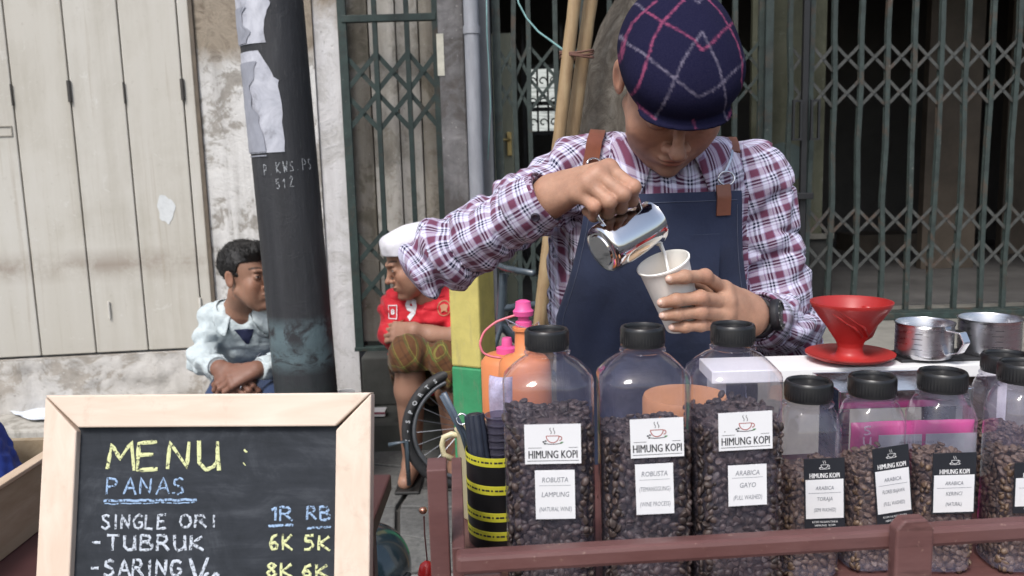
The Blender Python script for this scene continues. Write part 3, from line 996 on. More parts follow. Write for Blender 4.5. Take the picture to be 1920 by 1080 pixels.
# tree and bamboo behind the seller
tr = thing('street_tree', (P(1190, 300, 2.5)[0], 2.5, ZG), 'rough grey tree trunk behind the seller beside the bamboo poles', 'tree')
g = N('grey_bark')
co = g.co((1, 1, .45))
n1 = g.noise(co, 16, 8, .75, 1.0); n2 = g.voro(g.co((1, 1, .3)), 30, 'DISTANCE_TO_EDGE')
col = g.ramp(n1, [(.3, (.045, .038, .030)), (.5, (.11, .095, .078)), (.7, (.19, .175, .15))])
M_bark = g.done(g.pbsdf(col, .9, 0, g.bump(g.math('ADD', n1, g.math('MULTIPLY', n2, .8)), .8, .02), .2))
tp = [(1195, 900), (1190, 600), (1182, 400), (1180, 250), (1190, 150), (1225, 60), (1270, -40), (1310, -160), (1330, -320)]
pts = np.array([P(a, b, 2.5) for a, b in tp]); pts[0][2] = ZG - .05
pts = np.array([pts[0]] + [pts[0] * 0 + (pts[i] * (1 - t) + pts[i + 1] * t) for i in range(len(pts) - 1) for t in (.25, .5, .75, 1)])
rad = np.interp(np.arange(len(pts)), [0, 4, 12, 18, 24, len(pts) - 1], [.20, .17, .155, .145, .115, .09])
tb = MB().tube(pts, rad, 48)
V = np.concatenate(tb.V); c = np.repeat(pts, 48, 0)
d = V - c; V = c + d * (1 + .10 * vnoise(V * 7) + .05 * vnoise(V * 22) + .025 * vnoise(V * 60))[:, None]
mk('trunk', V, tb.F, M_bark, tr, world=True, smooth=True)
end = pts[-1]
for k, (dx, dy, dz) in enumerate(((-.5, .3, 1.2), (.6, .5, 1.1), (.1, -.2, 1.4))):
    MB().tube([end - np.array([0, 0, .05]), end + np.array([dx * .4, dy * .4, dz * .5]), end + np.array([dx, dy, dz])], [.07, .05, .02], 12).build('branch', M_bark, tr, world=True, smooth=True)

g = N('dry_bamboo')
co = g.co((1, 1, .12))
n1 = g.noise(co, 30, 6, .7); n2 = g.noise(g.co(), 7, 5, .6)
col = g.ramp(g.math('ADD', g.math('MULTIPLY', n1, .5), g.math('MULTIPLY', n2, .5)), [(.32, (.15, .085, .04)), (.5, (.29, .195, .10)), (.68, (.42, .32, .18))])
M_bam = g.done(g.pbsdf(col, .55, 0, g.bump(n1, .3, .002)))
for k, (a, b, rr_, lab) in enumerate((((1082, 0), (1050, 262), .0168, 'brownish bamboo pole, left of the two leaning before the gate'), ((1110, 0), (1078, 250), .0185, 'pale yellow bamboo pole, right of the two, next to the trunk'))):
    Yb = 2.25 + .05 * k
    a = P(*a, Yb); b = P(*b, Yb); dr = (a - b) / (a[2] - b[2])
    q0 = b + dr * (ZG - b[2]); q1 = b + dr * (3.0 - b[2])
    t = thing('bamboo_pole', q0, lab, 'pole', 'bamboo poles leaning behind the seller')
    n_ = 90; pts = []; rad = []
    for i in range(n_ + 1):
        s = i / n_; pts.append(q0 + (q1 - q0) * s + np.array([.006 * math.sin(s * 9 + k), 0, 0]))
        z = (q1[2] - q0[2]) * s; ph = (z % .29) / .29
        rad.append(rr_ * (1.10 if ph < .04 else (.94 if ph < .09 else 1.0)) * (1.06 - .15 * s))
    MB().tube(pts, rad, 18).build('culm', M_bam, t, world=True, smooth=True)
tie = P(1068, 102, 2.25)
mb = MB()
for k in range(3):
    th = np.linspace(0, 2 * math.pi, 28)
    c = tie + np.array([.020, .022, -.006 + .006 * k])
    mb.tube([c + np.array([.043 * math.cos(t), .042 * math.sin(t), .004 * math.sin(2 * t + k)]) for t in th], .003, 6)
tag(mb.build('twine_lashing', simple('brown_twine', (.15, .07, .05), .8), smooth=True), 'brown twine lashing wound round the two bamboo poles', 'twine')

# ---------------------------------------------------------------- the coffee cart (own axes: x along the front rail, y back, z up)
O_ = P(861, 1036, .66)
_lo, _hi = .55, .9
for _ in range(40):
    _m = (_lo + _hi) / 2
    if P(1920, 974, _m)[2] > O_[2]: _lo = _m
    else: _hi = _m
E1 = P(1920, 974, _lo) - O_; E1[2] = 0; E1 = nrm(E1)
CY = math.atan2(E1[1], E1[0])
E2 = np.array([-E1[1], E1[0], 0.0])
DECK = float(P(1790, 1058, .845)[2])
RL = float(P(1920, 974, _lo)[0] - O_[0])


def PL(px, py, yl):
    """cart-local point: where the direction of a pixel meets the cart plane y = yl"""
    d = P(px, py, 1.0) - CAMP
    t = (yl - (CAMP - O_) @ E2) / (d @ E2)
    p = CAMP + d * t - O_
    return np.array([p @ E1, p @ E2, p[2] + O_[2]])


def toL(p):
    p = np.asarray(p, float) - O_
    return np.array([p @ E1, p @ E2, p[2] + O_[2]])


def ydep(Y): return Y - O_[1]


cartO = (O_[0], O_[1], 0)
g = N('maroon_paint')
co = g.co()
n1 = g.noise(g.co((.25, 1, 1)), 26, 6, .65); n2 = g.noise(co, 120, 4, .6); n3 = g.noise(co, 8, 4, .6)
col = g.ramp(n1, [(.3, (.085, .034, .031)), (.55, (.125, .055, .050)), (.75, (.165, .082, .075))])
col = g.mix(g.ramp(n3, [(.4, 0), (.7, .35)]), col, (.15, .085, .085))
col = g.mix(g.ramp(n2, [(.66, 0), (.72, .6)]), col, (.30, .20, .16))
col = g.mix(g.ramp(g.noise(g.co((.12, 1, 1)), 60, 5, .7), [(.56, 0), (.66, .5)]), col, (.045, .018, .016))
col = g.mix(g.ramp(g.noise(co, 38, 7, .8, .5), [(.64, 0), (.68, .7)]), col, (.27, .17, .12))
M_mar = g.done(g.pbsdf(col, g.ramp(n3, [(.3, .35), (.7, .55)]), 0, g.bump(g.math('ADD', n1, g.math('MULTIPLY', n2, .3)), .3, .0015), .45))
cart = thing('coffee_cart', cartO, 'maroon painted wooden coffee cart carrying the row of bean bottles', 'cart', rz=CY)
zr = O_[2]; L = 1.35
MB().box2((-.003, -.008, zr - .017), (L, .010, zr)).build('front_rail', M_mar, cart, bevel=.004)
MB().box2((.0, -.005, DECK - .03), (L, .50, DECK)).build('deck', M_mar, cart, bevel=.002)
def sidex(py, y): return PL(858, py, y)[0]
MB().box2((-.006, .0135, DECK - .029), (.005, .235, zr - .002)).build('side_board', M_mar, cart, bevel=.0012)
xl = PL(940, 1070, 0)[0]
MB().box2((.003, -.004, .1), (xl, .008, zr - .0172)).build('corner_board', M_mar, cart, bevel=.002)
xa, xb = PL(826, 980, .03)[0], PL(853, 980, .03)[0]
MB().box2((PL(806, 1000, .03)[0], .02, .1), (-.008, .05, PL(830, 872, .03)[2])).build('leg', M_mar, cart, bevel=.0012)
xa, xb = PL(1668, 1030, -.012)[0], PL(1738, 1030, -.012)[0]
zt_ = PL(1700, 966, -.012)[2]
mb = MB()
mb.add([(xa, -.022, .1), (xb, -.022, .1), (xb, -.0085, .1), (xa, -.0085, .1), (xa, -.022, zt_ - .008), (xb, -.022, zt_ - .008), (xb, -.0085, zt_ - .008), (xa, -.0085, zt_ - .008),
        (xa + .007, -.022, zt_), (xb - .007, -.022, zt_), (xb - .007, -.0085, zt_), (xa + .007, -.0085, zt_)],
       [[0, 1, 5, 4], [1, 2, 6, 5], [2, 3, 7, 6], [3, 0, 4, 7], [4, 5, 9, 8], [5, 6, 10, 9], [6, 7, 11, 10], [7, 4, 8, 11], [8, 9, 10, 11], [3, 2, 1, 0]])
mb.build('rail_post', M_mar, cart, bevel=.002)
for x in (.0, L - .04):
    MB().box2((x, .46, .1), (x + .03, .49, DECK - .031)).build('leg', M_mar, cart, bevel=.002)
MB().box2((L - .04, .0, .1), (L - .01, .03, DECK - .031)).build('leg', M_mar, cart, bevel=.002)
MB().box2((.004, .012, .30), (L - .004, .455, .315)).build('lower_shelf', M_mar, cart, bevel=.002)
MB().box2((.004, .40, .316), (L - .005, .412, DECK - .031)).build('back_panel', M_mar, cart)
for x, y in ((.02, .08), (.02, .40), (L - .06, .08), (L - .06, .40)):
    c = np.array([x, y, .05])
    w = MB().lathe([(.014, -.012), (.05, -.012), (.05, .012), (.014, .012)], 20, c=c, R=axes((1, 0, 0))).build('wheel', simple('cart_wheel_rubber', (.03, .03, .03), .6), cart, smooth=True, auto=35)
    MB().box((x, y, .085), (.016, .03, .04)).build('wheel_fork', simple('fork_steel', (.3, .3, .3), .4, .8), cart)


# ---- text as flat print
def text_geo(s, size, shear=0.0, sx=1.0, bold=0.0):
    cu = bpy.data.curves.new('letters', 'FONT')
    cu.body = s; cu.size = size; cu.shear = shear; cu.align_x = 'CENTER'; cu.align_y = 'CENTER'; cu.offset = bold
    cu.resolution_u = 2
    cu.space_character = 1.16 if bold else 1.0
    o = bpy.data.objects.new('letters', cu)
    COL.objects.link(o)
    dg = bpy.context.evaluated_depsgraph_get()
    me = bpy.data.meshes.new_from_object(o.evaluated_get(dg))
    V = np.array([v.co[:] for v in me.vertices]); F = [list(p.vertices) for p in me.polygons]
    bpy.data.objects.remove(o); bpy.data.meshes.remove(me)
    V[:, 0] *= sx
    return V, F


def put_text(mb, s, size, org, ux, uz, shear=0.0, sx=1.0, bold=0.0):
    V, F = text_geo(s, size, shear, sx)
    for k in range(3 if bold else 1):
        if len(V): mb.add(np.asarray(org) + (V[:, :1] + (k - 1) * bold * (k > 0 or bool(bold))) * np.asarray(ux) + V[:, 1:2] * np.asarray(uz) + np.array([0, -.00003 * k, 0]), F)


def line2(mb, pts, org, ux, uz, nn, w):
    """a thin flat line through 2-D points"""
    pts = np.array(pts, float)
    d = np.gradient(pts, axis=0); d /= np.linalg.norm(d, axis=1)[:, None] + 1e-9
    q = np.stack([-d[:, 1], d[:, 0]], 1) * w / 2
    V = []
    for p, e in zip(pts, q):
        for s_ in (-1, 1):
            c = p + e * s_
            V.append(np.asarray(org) + np.asarray(ux) * c[0] + np.asarray(uz) * c[1] + np.asarray(nn) * 0)
    mb.add(V, [[2 * k, 2 * k + 1, 2 * k + 3, 2 * k + 2] for k in range(len(pts) - 1)])


def logo(mb_cup, mb_ink, mb_leaf, c, s, ux, uz, nn):
    """steaming cup with saucer, beans and a leaf"""
    a = np.linspace(math.pi, 2 * math.pi, 14)
    line2(mb_cup, [(-.5 * s, .12 * s)] + [(.5 * s * math.cos(t), .12 * s + .55 * s * math.sin(t)) for t in a] + [(.5 * s, .12 * s)], c, ux, uz, nn, .07 * s)
    line2(mb_cup, [(-.5 * s, .12 * s), (.5 * s, .12 * s)], c, ux, uz, nn, .06 * s)
    a = np.linspace(math.pi / 2, -math.pi / 2, 8)
    line2(mb_cup, [(.52 * s + .2 * s * math.cos(t), -.08 * s + .17 * s * math.sin(t)) for t in a], c, ux, uz, nn, .07 * s)
    line2(mb_ink, [(-.62 * s, -.5 * s), (-.2 * s, -.55 * s), (.2 * s, -.55 * s), (.62 * s, -.5 * s)], c, ux, uz, nn, .06 * s)
    for k in (-.15, .12):
        line2(mb_ink, [((k + .06 * math.sin(t * 6)) * s, (.28 + t * .5) * s) for t in np.linspace(0, 1, 8)], c, ux, uz, nn, .05 * s)
    for bx, by in ((-.72, -.35), (-.55, -.28), (-.62, -.5)):
        a = np.linspace(0, 2 * math.pi, 9)[:-1]
        V = [np.asarray(c) + np.asarray(ux) * (bx + .09 * math.cos(t)) * s + np.asarray(uz) * (by + .07 * math.sin(t)) * s for t in a]
        mb_ink.add(V, [list(range(8))])
    V = [np.asarray(c) + np.asarray(ux) * x * s + np.asarray(uz) * y * s for x, y in ((.5, -.52), (.66, -.36), (.86, -.38), (.7, -.52))]
    mb_leaf.add(V, [[0, 1, 2, 3]])


# ---- clear plastic, lids, beans
def clear(name, tint=(.94, .93, .97), haze=.045, rough=.06, ior=1.5):
    n = N(name)
    tr = n.new('BsdfTransparent'); n.put(tr.inputs[0], tint)
    gl = n.new('BsdfGlossy'); gl.inputs['Roughness'].default_value = rough; n.put(gl.inputs[0], (1.0, 1.0, 1.0))
    fr = n.new('Fresnel'); bf = n.new('NewGeometry').outputs['Backfacing']
    n.put(fr.inputs[0], n.math('ADD', ior, n.math('MULTIPLY', bf, 1 / ior - ior)))
    nb = n.bump(n.noise(n.co((1, 1, .35)), 38, 2, .5), .22, .004)
    n.put(gl.inputs['Normal'], nb); n.put(fr.inputs['Normal'], nb)
    m1 = n.new('MixShader'); n.put(m1.inputs[0], n.math('MULTIPLY', fr.outputs[0], 1.15, True)); n.put(m1.inputs[1], tr.outputs[0]); n.put(m1.inputs[2], gl.outputs[0])
    df = n.new('BsdfDiffuse'); n.put(df.inputs[0], (.50, .48, .66))
    m2 = n.new('MixShader'); zz_ = n.sep(n.tc.outputs['Object'])[2]; n.put(m2.inputs[0], n.math('ADD', n.ramp(n.noise(n.co(), 26, 7, .75, .8), [(.42, haze * .7), (.72, haze * 1.7)]), n.math('MULTIPLY', n.math('SUBTRACT', .03, zz_), 3.0, True))); n.put(m2.inputs[1], m1.outputs[0]); n.put(m2.inputs[2], df.outputs[0])
    return n.done(m2.outputs[0])


M_pet = clear('clear_plastic')
M_petn = clear('clear_plastic_neck', (.85, .85, .9), .16, .1)
M_lid = simple('black_plastic_lid', (.010, .010, .011), .34, var=.3, scale=60, bump=.05, spec=.5)
M_card = simple('white_label', (.74, .74, .75), .45, var=.06, scale=20, bump=.0)
M_blk = simple('black_label', (.02, .022, .028), .4, var=.2, scale=20, bump=.0)
M_ink = simple('black_ink', (.02, .02, .025), .6, bump=0)
M_inkg = simple('grey_marker_ink', (.16, .17, .20), .6, bump=0)
M_red_ink = simple('red_ink', (.35, .06, .05), .6, bump=0)
M_grn_ink = simple('green_ink', (.08, .22, .08), .6, bump=0)
M_wht = simple('white_ink', (.78, .78, .78), .5, bump=0)
g = N('roasted_beans')
geo = g.new('NewGeometry')
rp_ = geo.outputs['Random Per Island']
nb = g.noise(g.co(), 160, 3, .6)
col = g.ramp(rp_, [(0, (.015, .010, .010)), (.5, (.034, .023, .022)), (1, (.070, .047, .043))])
col = g.mix(g.ramp(nb, [(.4, 0), (.7, .5)]), col, (.09, .062, .05))
M_bean = g.done(g.pbsdf(col, .52, 0, g.bump(nb, .4, .001), .5))
g = N('lighter_roasted_beans')
rp_ = g.new('NewGeometry').outputs['Random Per Island']
nb = g.noise(g.co(), 160, 3, .6)
col = g.ramp(rp_, [(0, (.05, .028, .018)), (.5, (.095, .058, .038)), (1, (.16, .105, .07))])
col = g.mix(g.ramp(nb, [(.4, 0), (.7, .5)]), col, (.18, .125, .09))
M_bean2 = g.done(g.pbsdf(col, .5, 0, g.bump(nb, .4, .001), .5))


def bean_unit():
    nr, ns = 6, 10
    V = [(0, 0, 1.0)]
    for i in range(1, nr):
        t = math.pi * i / nr
        for k in range(ns):
            a = 2 * math.pi * k / ns
            V.append((math.sin(t) * math.cos(a), math.sin(t) * math.sin(a), math.cos(t)))
    V.append((0, 0, -1.0)); V = np.array(V)
    F = [[0, 1 + k, 1 + (k + 1) % ns] for k in range(ns)]
    for i in range(nr - 2):
        for k in range(ns):
            a = 1 + i * ns
            F.append([a + k, a + ns + k, a + ns + (k + 1) % ns, a + (k + 1) % ns])
    e = len(V) - 1; a = 1 + (nr - 2) * ns
    F += [[a + k, e, a + (k + 1) % ns] for k in range(ns)]
    V = V[:, [2, 0, 1]]                               # poles on the long axis
    flat = V[:, 2] > 0
    V[flat, 2] *= .62
    gr = flat & (np.abs(V[:, 1]) < .35)
    V[gr, 2] -= .26
    return V * np.array([.0054, .0040, .0033]), F


BV, BF = bean_unit()


def beans_mesh(spots, rs, size=1.0):
    """spots: (point, outward normal)"""
    n = len(spots); nv = len(BV)
    out = np.zeros((n, nv, 3))
    for i, (p, nn) in enumerate(spots):
        z = nrm(np.asarray(nn) * (1 if rs.rand() < .55 else -1) + rs.normal(0, .45, 3))
        x = nrm(np.cross(z, rs.normal(0, 1, 3))); y = np.cross(z, x)
        out[i] = (BV * size * rs.uniform(.82, 1.12)) @ np.stack([x, y, z]) + p
    V = out.reshape(-1, 3)
    F = []
    for i in range(n):
        F.extend([[a + i * nv for a in f] for f in BF])
    return V, F


def ring(w, q, n=48):
    """cross-section: a chamfered square of half width w; q = 1 square with cut corners, 0 circle"""
    a = (np.arange(n) + .5) / n * 2 * math.pi
    c, s = np.abs(np.cos(a)), np.abs(np.sin(a))
    r = (np.maximum(c, s) ** 14 + ((c + s) / 1.62) ** 14) ** (-1 / 14.) * w
    r = r * q + w * (1 - q)
    return np.stack([r * np.cos(a), r * np.sin(a)], 1)


def make_bottle(loc, rz, w, H, lidr, lidh, level, label, grp, beanmat, seed, beanlabel, small=False):
    t = thing('bean_bottle', loc, label, 'bottle', grp, rz)
    hn = H - lidh                                      # top of the neck
    hs = hn - (.027 if not small else .026)            # shoulder start
    secs = [(.0, w * .80, 1), (.004, w * .97, 1), (.010, w, 1), (.012, w * .985, 1), (.016, w * .985, 1), (.018, w, 1), (hs - .010, w * 1.0, 1), (hs - .002, w * 1.005, 1), (hs + .0015, w * .975, .97), (hs + .010, (w * .6 + lidr * .40), .75), (hs + .017, (w * .22 + lidr * .80), .30),
            (hn - .007, lidr * .94, 0), (hn - .006, lidr * .90, 0), (hn - .0045, lidr * 1.07, 0), (hn - .003, lidr * 1.07, 0), (hn - .002, lidr * .92, 0), (hn + .006, lidr * .92, 0)]
    V = []; n = 48
    for z, ww, q in secs:
        V.append(np.column_stack([ring(ww, q, n), np.full(n, z)]))
    F = []
    for i in range(len(secs) - 1):
        for k in range(n): F.append([i * n + k, i * n + (k + 1) % n, (i + 1) * n + (k + 1) % n, (i + 1) * n + k])
    F.append(list(range(n))[::-1])
    V = np.concatenate(V)
    V[:, :2] *= (1 + .010 * vnoise(V * 22 + seed) + .005 * vnoise(V * 60 + seed))[:, None]
    mk('bottle_body', V, F, M_pet, t, smooth=True, auto=38)
    # lid: ribbed, with a raised rim round a sunken top
    a = np.arange(96) / 96 * 2 * math.pi
    rr = lidr * (1 + .022 * (np.arange(96) % 2))
    prof = [(1.0, 0, 0), (1.0, .15, 0), (1, .16, 1), (1, .84, 1), (.99, .93, 0), (.95, 1.0, 0), (.86, 1.0, 0), (.83, .93, 0), (.82, .80, 0), (.2, .80, 0)]
    V = np.concatenate([np.stack([(lidr * s_ if not rb else rr * s_) * np.cos(a), (lidr * s_ if not rb else rr * s_) * np.sin(a), np.full(96, hn + lidh * z)], 1) for s_, z, rb in prof])
    F = []
    for i in range(len(prof) - 1):
        for k in range(96): F.append([i * 96 + k, i * 96 + (k + 1) % 96, (i + 1) * 96 + (k + 1) % 96, (i + 1) * 96 + k])
    F.append([(len(prof) - 1) * 96 + k for k in range(96)])
    mk('lid', V, F, M_lid, t, smooth=True, auto=25)
    # beans against the plastic, over a dark core
    rs = np.random.RandomState(seed)
    spots = []
    wi = w * .985 - .0039; st_ = .0066
    zt = level
    for z in np.arange(.006, zt, st_ * .82):
        for u in np.arange(-wi * .80, wi * .80 + .001, st_):
            for sx, sy in ((0, -1), (-1, 0), (1, 0), (0, 1)):
                uu = u + rs.normal(0, .0015); z_ = z + rs.normal(0, .0015) ; d = wi - abs(rs.normal(0, .0012))
                if z_ > zt + .006 * math.sin(uu * 90 + seed): continue
                spots.append(((sx * d + (1 - abs(sx)) * uu, sy * d + (1 - abs(sy)) * uu, z_), (sx, sy, 0)))
        for sx, sy in ((-1, -1), (1, -1)):
            d = wi * .79
            spots.append(((sx * d, sy * d, z + rs.normal(0, .001)), (sx, sy, 0)))
    for x in np.arange(-wi, wi, st_):
        for y in np.arange(-wi, wi, st_):
            if abs(x) + abs(y) < wi * 1.6:
                spots.append(((x + rs.normal(0, .0015), y + rs.normal(0, .0015), zt + .004 * math.sin(x * 90 + seed) + rs.normal(0, .002)), (0, 0, 1)))
    V, F = beans_mesh(spots, rs, .87 if not small else .82)
    Rm = rotz(rz)
    V = V @ Rm.T + np.asarray(loc)
    C = ring(w - .0085, 1, 48)
    cv = np.concatenate([np.column_stack([C, np.full(48, .004)]), np.column_stack([C, np.full(48, zt - .002)])]) @ Rm.T + np.asarray(loc)
    b = MB().add(V, F).add(cv, [[k, (k + 1) % 48, 48 + (k + 1) % 48, 48 + k] for k in range(48)] + [[48 + k for k in range(48)]])
    o = b.build('coffee_beans', beanmat, smooth=True)
    tag(o, beanlabel, 'coffee beans', kind='stuff')
    return t


def card(t, name, x0, x1, z0, z1, y, m, tilt=0.0):
    c = np.array([(x0 + x1) / 2, y, (z0 + z1) / 2])
    MB().box(c, (x1 - x0, .0006, z1 - z0), roty(tilt)).build(name, m, t, bevel=.0)
    R = roty(tilt)
    return c + np.array([0, -.00045, 0]), R @ np.array([1, 0, 0]), R @ np.array([0, 0, 1])


tall_grp = 'tall coffee bean bottles at the front of the cart'
small_grp = 'short coffee bean bottles at the right of the cart'
NN = np.array([0, -1.0, 0])
specs = [  # px centre, Y, lid top py, bean level py, label
    (1031, .785, 611, 772, 'tall clear bottle of dark beans beside the black and yellow canister', (985, 1092, 797, 868), (1005, 1081, 882, 971), ('ROBUSTA', 'LAMPUNG', '(NATURAL WINE)'), .0),
    (1206, .788, 606, 800, 'middle one of the three tall clear bottles of dark beans', (1182, 1282, 786, 856), (1192, 1263, 870, 962), ('ROBUSTA', '(TEMANGGUNG)', '(WINE PROCESS)'), R_(1.5)),
    (1371, .795, 602, 768, 'tall clear bottle of dark beans under the black wristwatch, right of the three tall ones', (1346, 1446, 774, 842), (1364, 1435, 872, 946), ('ARABICA', 'GAYO', '(FULL WASHED)'), R_(1.5)),
]
names = ['leftmost tall bottle', 'middle tall bottle', 'third tall bottle']
for i, (px, Y, ly, by, lab, c1_, c2_, tx, tl) in enumerate(specs):
    b = P(px, 900, Y)
    ztop = P(px - 3, ly + 6, Y)[2]
    H = ztop - DECK
    w = .0425
    Yf = Y - w
    t = make_bottle((b[0], Y, DECK + .0005), R_(-1.5 + i), w, H, .0205, .0185, P(px, by + 30, Yf)[2] - DECK, lab, tall_grp, M_bean, 11 + i, 'dark roasted coffee beans filling the ' + names[i])
    for nm, (xa, xb, ya, yb) in (('brand_label', c1_), ('writing_label', c2_)):
        A = P(xa, ya, Yf); B = P(xb, yb, Yf)
        org, ux, uz = card(t, nm, A[0] - b[0], B[0] - b[0], B[2] - DECK, A[2] - DECK, -w - .0012 - (.0007 if nm[0] == 'w' else 0), M_card, -tl)
        wd = B[0] - A[0]; hd = A[2] - B[2]
        par = [o for o in SC.objects if o.parent == t and o.name.startswith(nm)][0]
        if nm == 'brand_label':
            m1, m2, m3 = MB(), MB(), MB()
            logo(m1, m2, m3, org + uz * hd * .17, .0115, ux, uz, NN)
            put_text(m2, 'HIMUNG KOPI', .0105, org - uz * hd * .27, ux, uz, sx=.66, bold=.00016)
            line2(m2, [(-wd * .44, -hd * .09), (-wd * .2, -hd * .09)], org, ux, uz, NN, .0004)
            line2(m2, [(wd * .28, -hd * .09), (wd * .44, -hd * .09)], org, ux, uz, NN, .0004)
            line2(m2, [(-wd * .46, -hd * .42), (wd * .46, -hd * .42)], org, ux, uz, NN, .0005)
            m1.build('cup_print', M_red_ink, par); m2.build('name_print', M_ink, par); m3.build('leaf_print', M_grn_ink, par)
        else:
            m2 = MB()
            for k, s_ in enumerate(tx):
                put_text(m2, s_, .0068 - .0008 * (len(s_) > 9), org + uz * hd * (.30 - .30 * k), ux, uz, shear=.15, sx=.80 if len(s_) < 9 else .62)
            line2(m2, [(-wd * .40, hd * .19), (wd * .40, hd * .19)], org, ux, uz, NN, .0003)
            m2.build('handwriting', M_inkg, par)

sspecs = [
    (1512, .846, 706, 868, 'short clear bottle of brown beans standing just below the red coffee dripper', (1512, 1583, 860, 988), ('ARABICA', 'TORAJA', '(SEMI WASHED)'), R_(2), R_(-3)),
    (1629, .856, 697, 852, 'short clear bottle of brown beans with its label turned and slanting, behind the cart post', (1637, 1701, 838, 980), ('ARABICA', 'FLORES BAJAWA', '(FULL WASHED)'), R_(6), R_(4)),
    (1758, .850, 688, 850, 'short clear bottle of brown beans below the steel mug with the open handle', (1752, 1826, 850, 962), ('ARABICA', 'KERINCI', '(NATURAL)'), R_(1), R_(-2)),
    (1906, .845, 672, 850, 'short clear bottle of brown beans cut by the right edge of the picture', (1905, 1985, 868, 960), ('ARABICA', 'TORAJA', '(NATURAL)'), R_(1), R_(-2)),
]
for i, (px, Y, ly, by, lab, c1_, tx, tl, yw_) in enumerate(sspecs):
    b = P(px, 900, Y)
    H = P(px - 3, ly + 8, Y)[2] - DECK
    w = .0300; Yf = Y - w
    t = make_bottle((b[0], Y, DECK + .0005), yw_, w, H, .0235, .0195, P(px, by + 24, Yf)[2] - DECK, lab, small_grp, M_bean2, 31 + i, 'brown coffee beans in the short bottle ' + ('below the dripper', 'behind the cart post', 'below the steel mugs', 'at the right edge')[i], True)
    xa, xb, ya, yb = c1_
    A = P(xa, ya, Yf); B = P(xb, yb, Yf)
    dx = (A[0] + B[0]) / 2 - b[0]; hw = (B[0] - A[0]) / 2; z0, z1 = B[2] - DECK, A[2] - DECK
    org, ux, uz = card(t, 'black_label', dx - hw, dx + hw, z0, z1, -w - .0012, M_blk, -tl)
    par = [o for o in SC.objects if o.parent == t and o.name.startswith('black_label')][0]
    hd = z1 - z0
    wt = .26 if i != 2 else .32
    # white writing field inside the black label
    R = roty(-tl)
    f0, f1 = (.14, .70) if i != 2 else (.03, .64)
    cen = org + uz * hd * ((f0 + f1) / 2 - .5)
    MB().box(cen, (hw * 1.86, .0004, hd * (f1 - f0)), R).build('white_field', M_card, par)
    m2, m3 = MB(), MB()
    oo = org - np.array([0, .0005, 0])
    top = (f1 + 1) / 2 - .5
    logo(m3, m3, m3, oo + uz * hd * (top + .05), .0068, ux, uz, NN)
    put_text(m3, 'HIMUNG KOPI', .0072, oo + uz * hd * (f1 + .055 - .5), ux, uz, sx=.64, bold=.00014)
    if i != 2:
        m4 = MB()
        put_text(m4, 'KOPI NUSANTARA', .003, oo + uz * hd * (.09 - .5), ux, uz)
        put_text(m4, 'HIMUNG  KOPI', .003, oo + uz * hd * (.04 - .5), ux, uz)
        m4.build('small_print', M_wht, par)
    m3.build('white_print', M_wht, par)
    for k, s_ in enumerate(tx):
        put_text(m2, s_, .0056, oo + uz * hd * (f0 + (f1 - f0) * (.78 - .28 * k) - .5), ux, uz, shear=.15, sx=.78 if len(s_) < 9 else .56)
    line2(m2, [(-hw * .8, hd * (f0 + (f1 - f0) * .66 - .5)), (hw * .8, hd * (f0 + (f1 - f0) * .66 - .5))], oo, ux, uz, NN, .0003)
    m2.build('handwriting', M_inkg, par)
b = P(1874, 900, .98)
make_bottle((b[0], .98, DECK + .0005), R_(4), .0322, P(1872, 664, .98)[2] - DECK, .0270, .0205, .10, 'short clear bottle half hidden in the back row behind the right edge bottle', small_grp, M_bean2, 77, 'brown coffee beans in the short bottle of the back row', True)

# ---- white board, dripper, mugs
M_wb = simple('white_board', (.80, .80, .80), .4, var=.04, scale=10, bump=.05)
zb_ = P(1460, 693, 1.06)[2]
A = P(1335, 693, 1.06); B = P(1915, 693, 1.06)
SHX = B[0]
bx = thing('white_shelf', ((A[0] + B[0]) / 2, 1.12, DECK), 'white shelf board carrying the red dripper and steel mugs', 'shelf')
MB().box2((A[0], 1.06, zb_ - .017), (B[0], 1.135, zb_)).build('shelf_board', M_wb, bx, world=True, bevel=.0015)
for x in (A[0] + .01, B[0] - .02):
    MB().box2((x, 1.075, DECK + .0004), (x + .012, 1.130, zb_ - .0172)).build('shelf_leg', M_wb, bx, world=True)
M_redp = simple('red_dripper_plastic', (.37, .024, .022), .44, var=.22, scale=14, bump=.12, spec=.4, coat=.08)
dp = P(1589, 676, 1.105)
dr_ = thing('coffee_dripper', (dp[0], 1.098, zb_ + .0005), 'red plastic cone coffee dripper standing on the white shelf', 'dripper')
Rr = 74 * 1.115 / FPX
V = []; n = 72
cone = [(.30, .012, 1), (.30, .020, 1), (.36, .030, 1), (.50, .041, 1), (.60, .050, 1), (.76, .062, 1), (.86, .071, 1), (.97, .0795, 1), (1.0, .083, 1), (1.0, .0855, 1), (.965, .0855, 1), (.94, .080, 1), (.60, .050, 1), (.24, .018, 1)]
a = np.linspace(0, 2 * math.pi, n, endpoint=False)
for k, (r, z, _) in enumerate(cone):
    sp = (1 + .012 * np.sin(9 * a + z * 90)) if 2 <= k <= 6 else 1
    V.append(np.stack([r * Rr * sp * np.cos(a), r * Rr * sp * np.sin(a), np.full(n, z * .92)], 1))
F = [[i * n + k, i * n + (k + 1) % n, (i + 1) * n + (k + 1) % n, (i + 1) * n + k] for i in range(len(cone) - 1) for k in range(n)]
mk('cone', np.concatenate(V), F, M_redp, dr_, smooth=True, auto=50)
MB().lathe([(.0, .0035), (Rr * .42, .0), (Rr * .50, .0), (Rr * .90, .004), (Rr * 1.08, .0085), (Rr * 1.09, .0105), (Rr * .92, .0078), (Rr * .5, .0055), (Rr * .36, .0075), (Rr * .31, .013), (Rr * .30, .020)], 64).build('saucer', M_redp, dr_, smooth=True, auto=60)
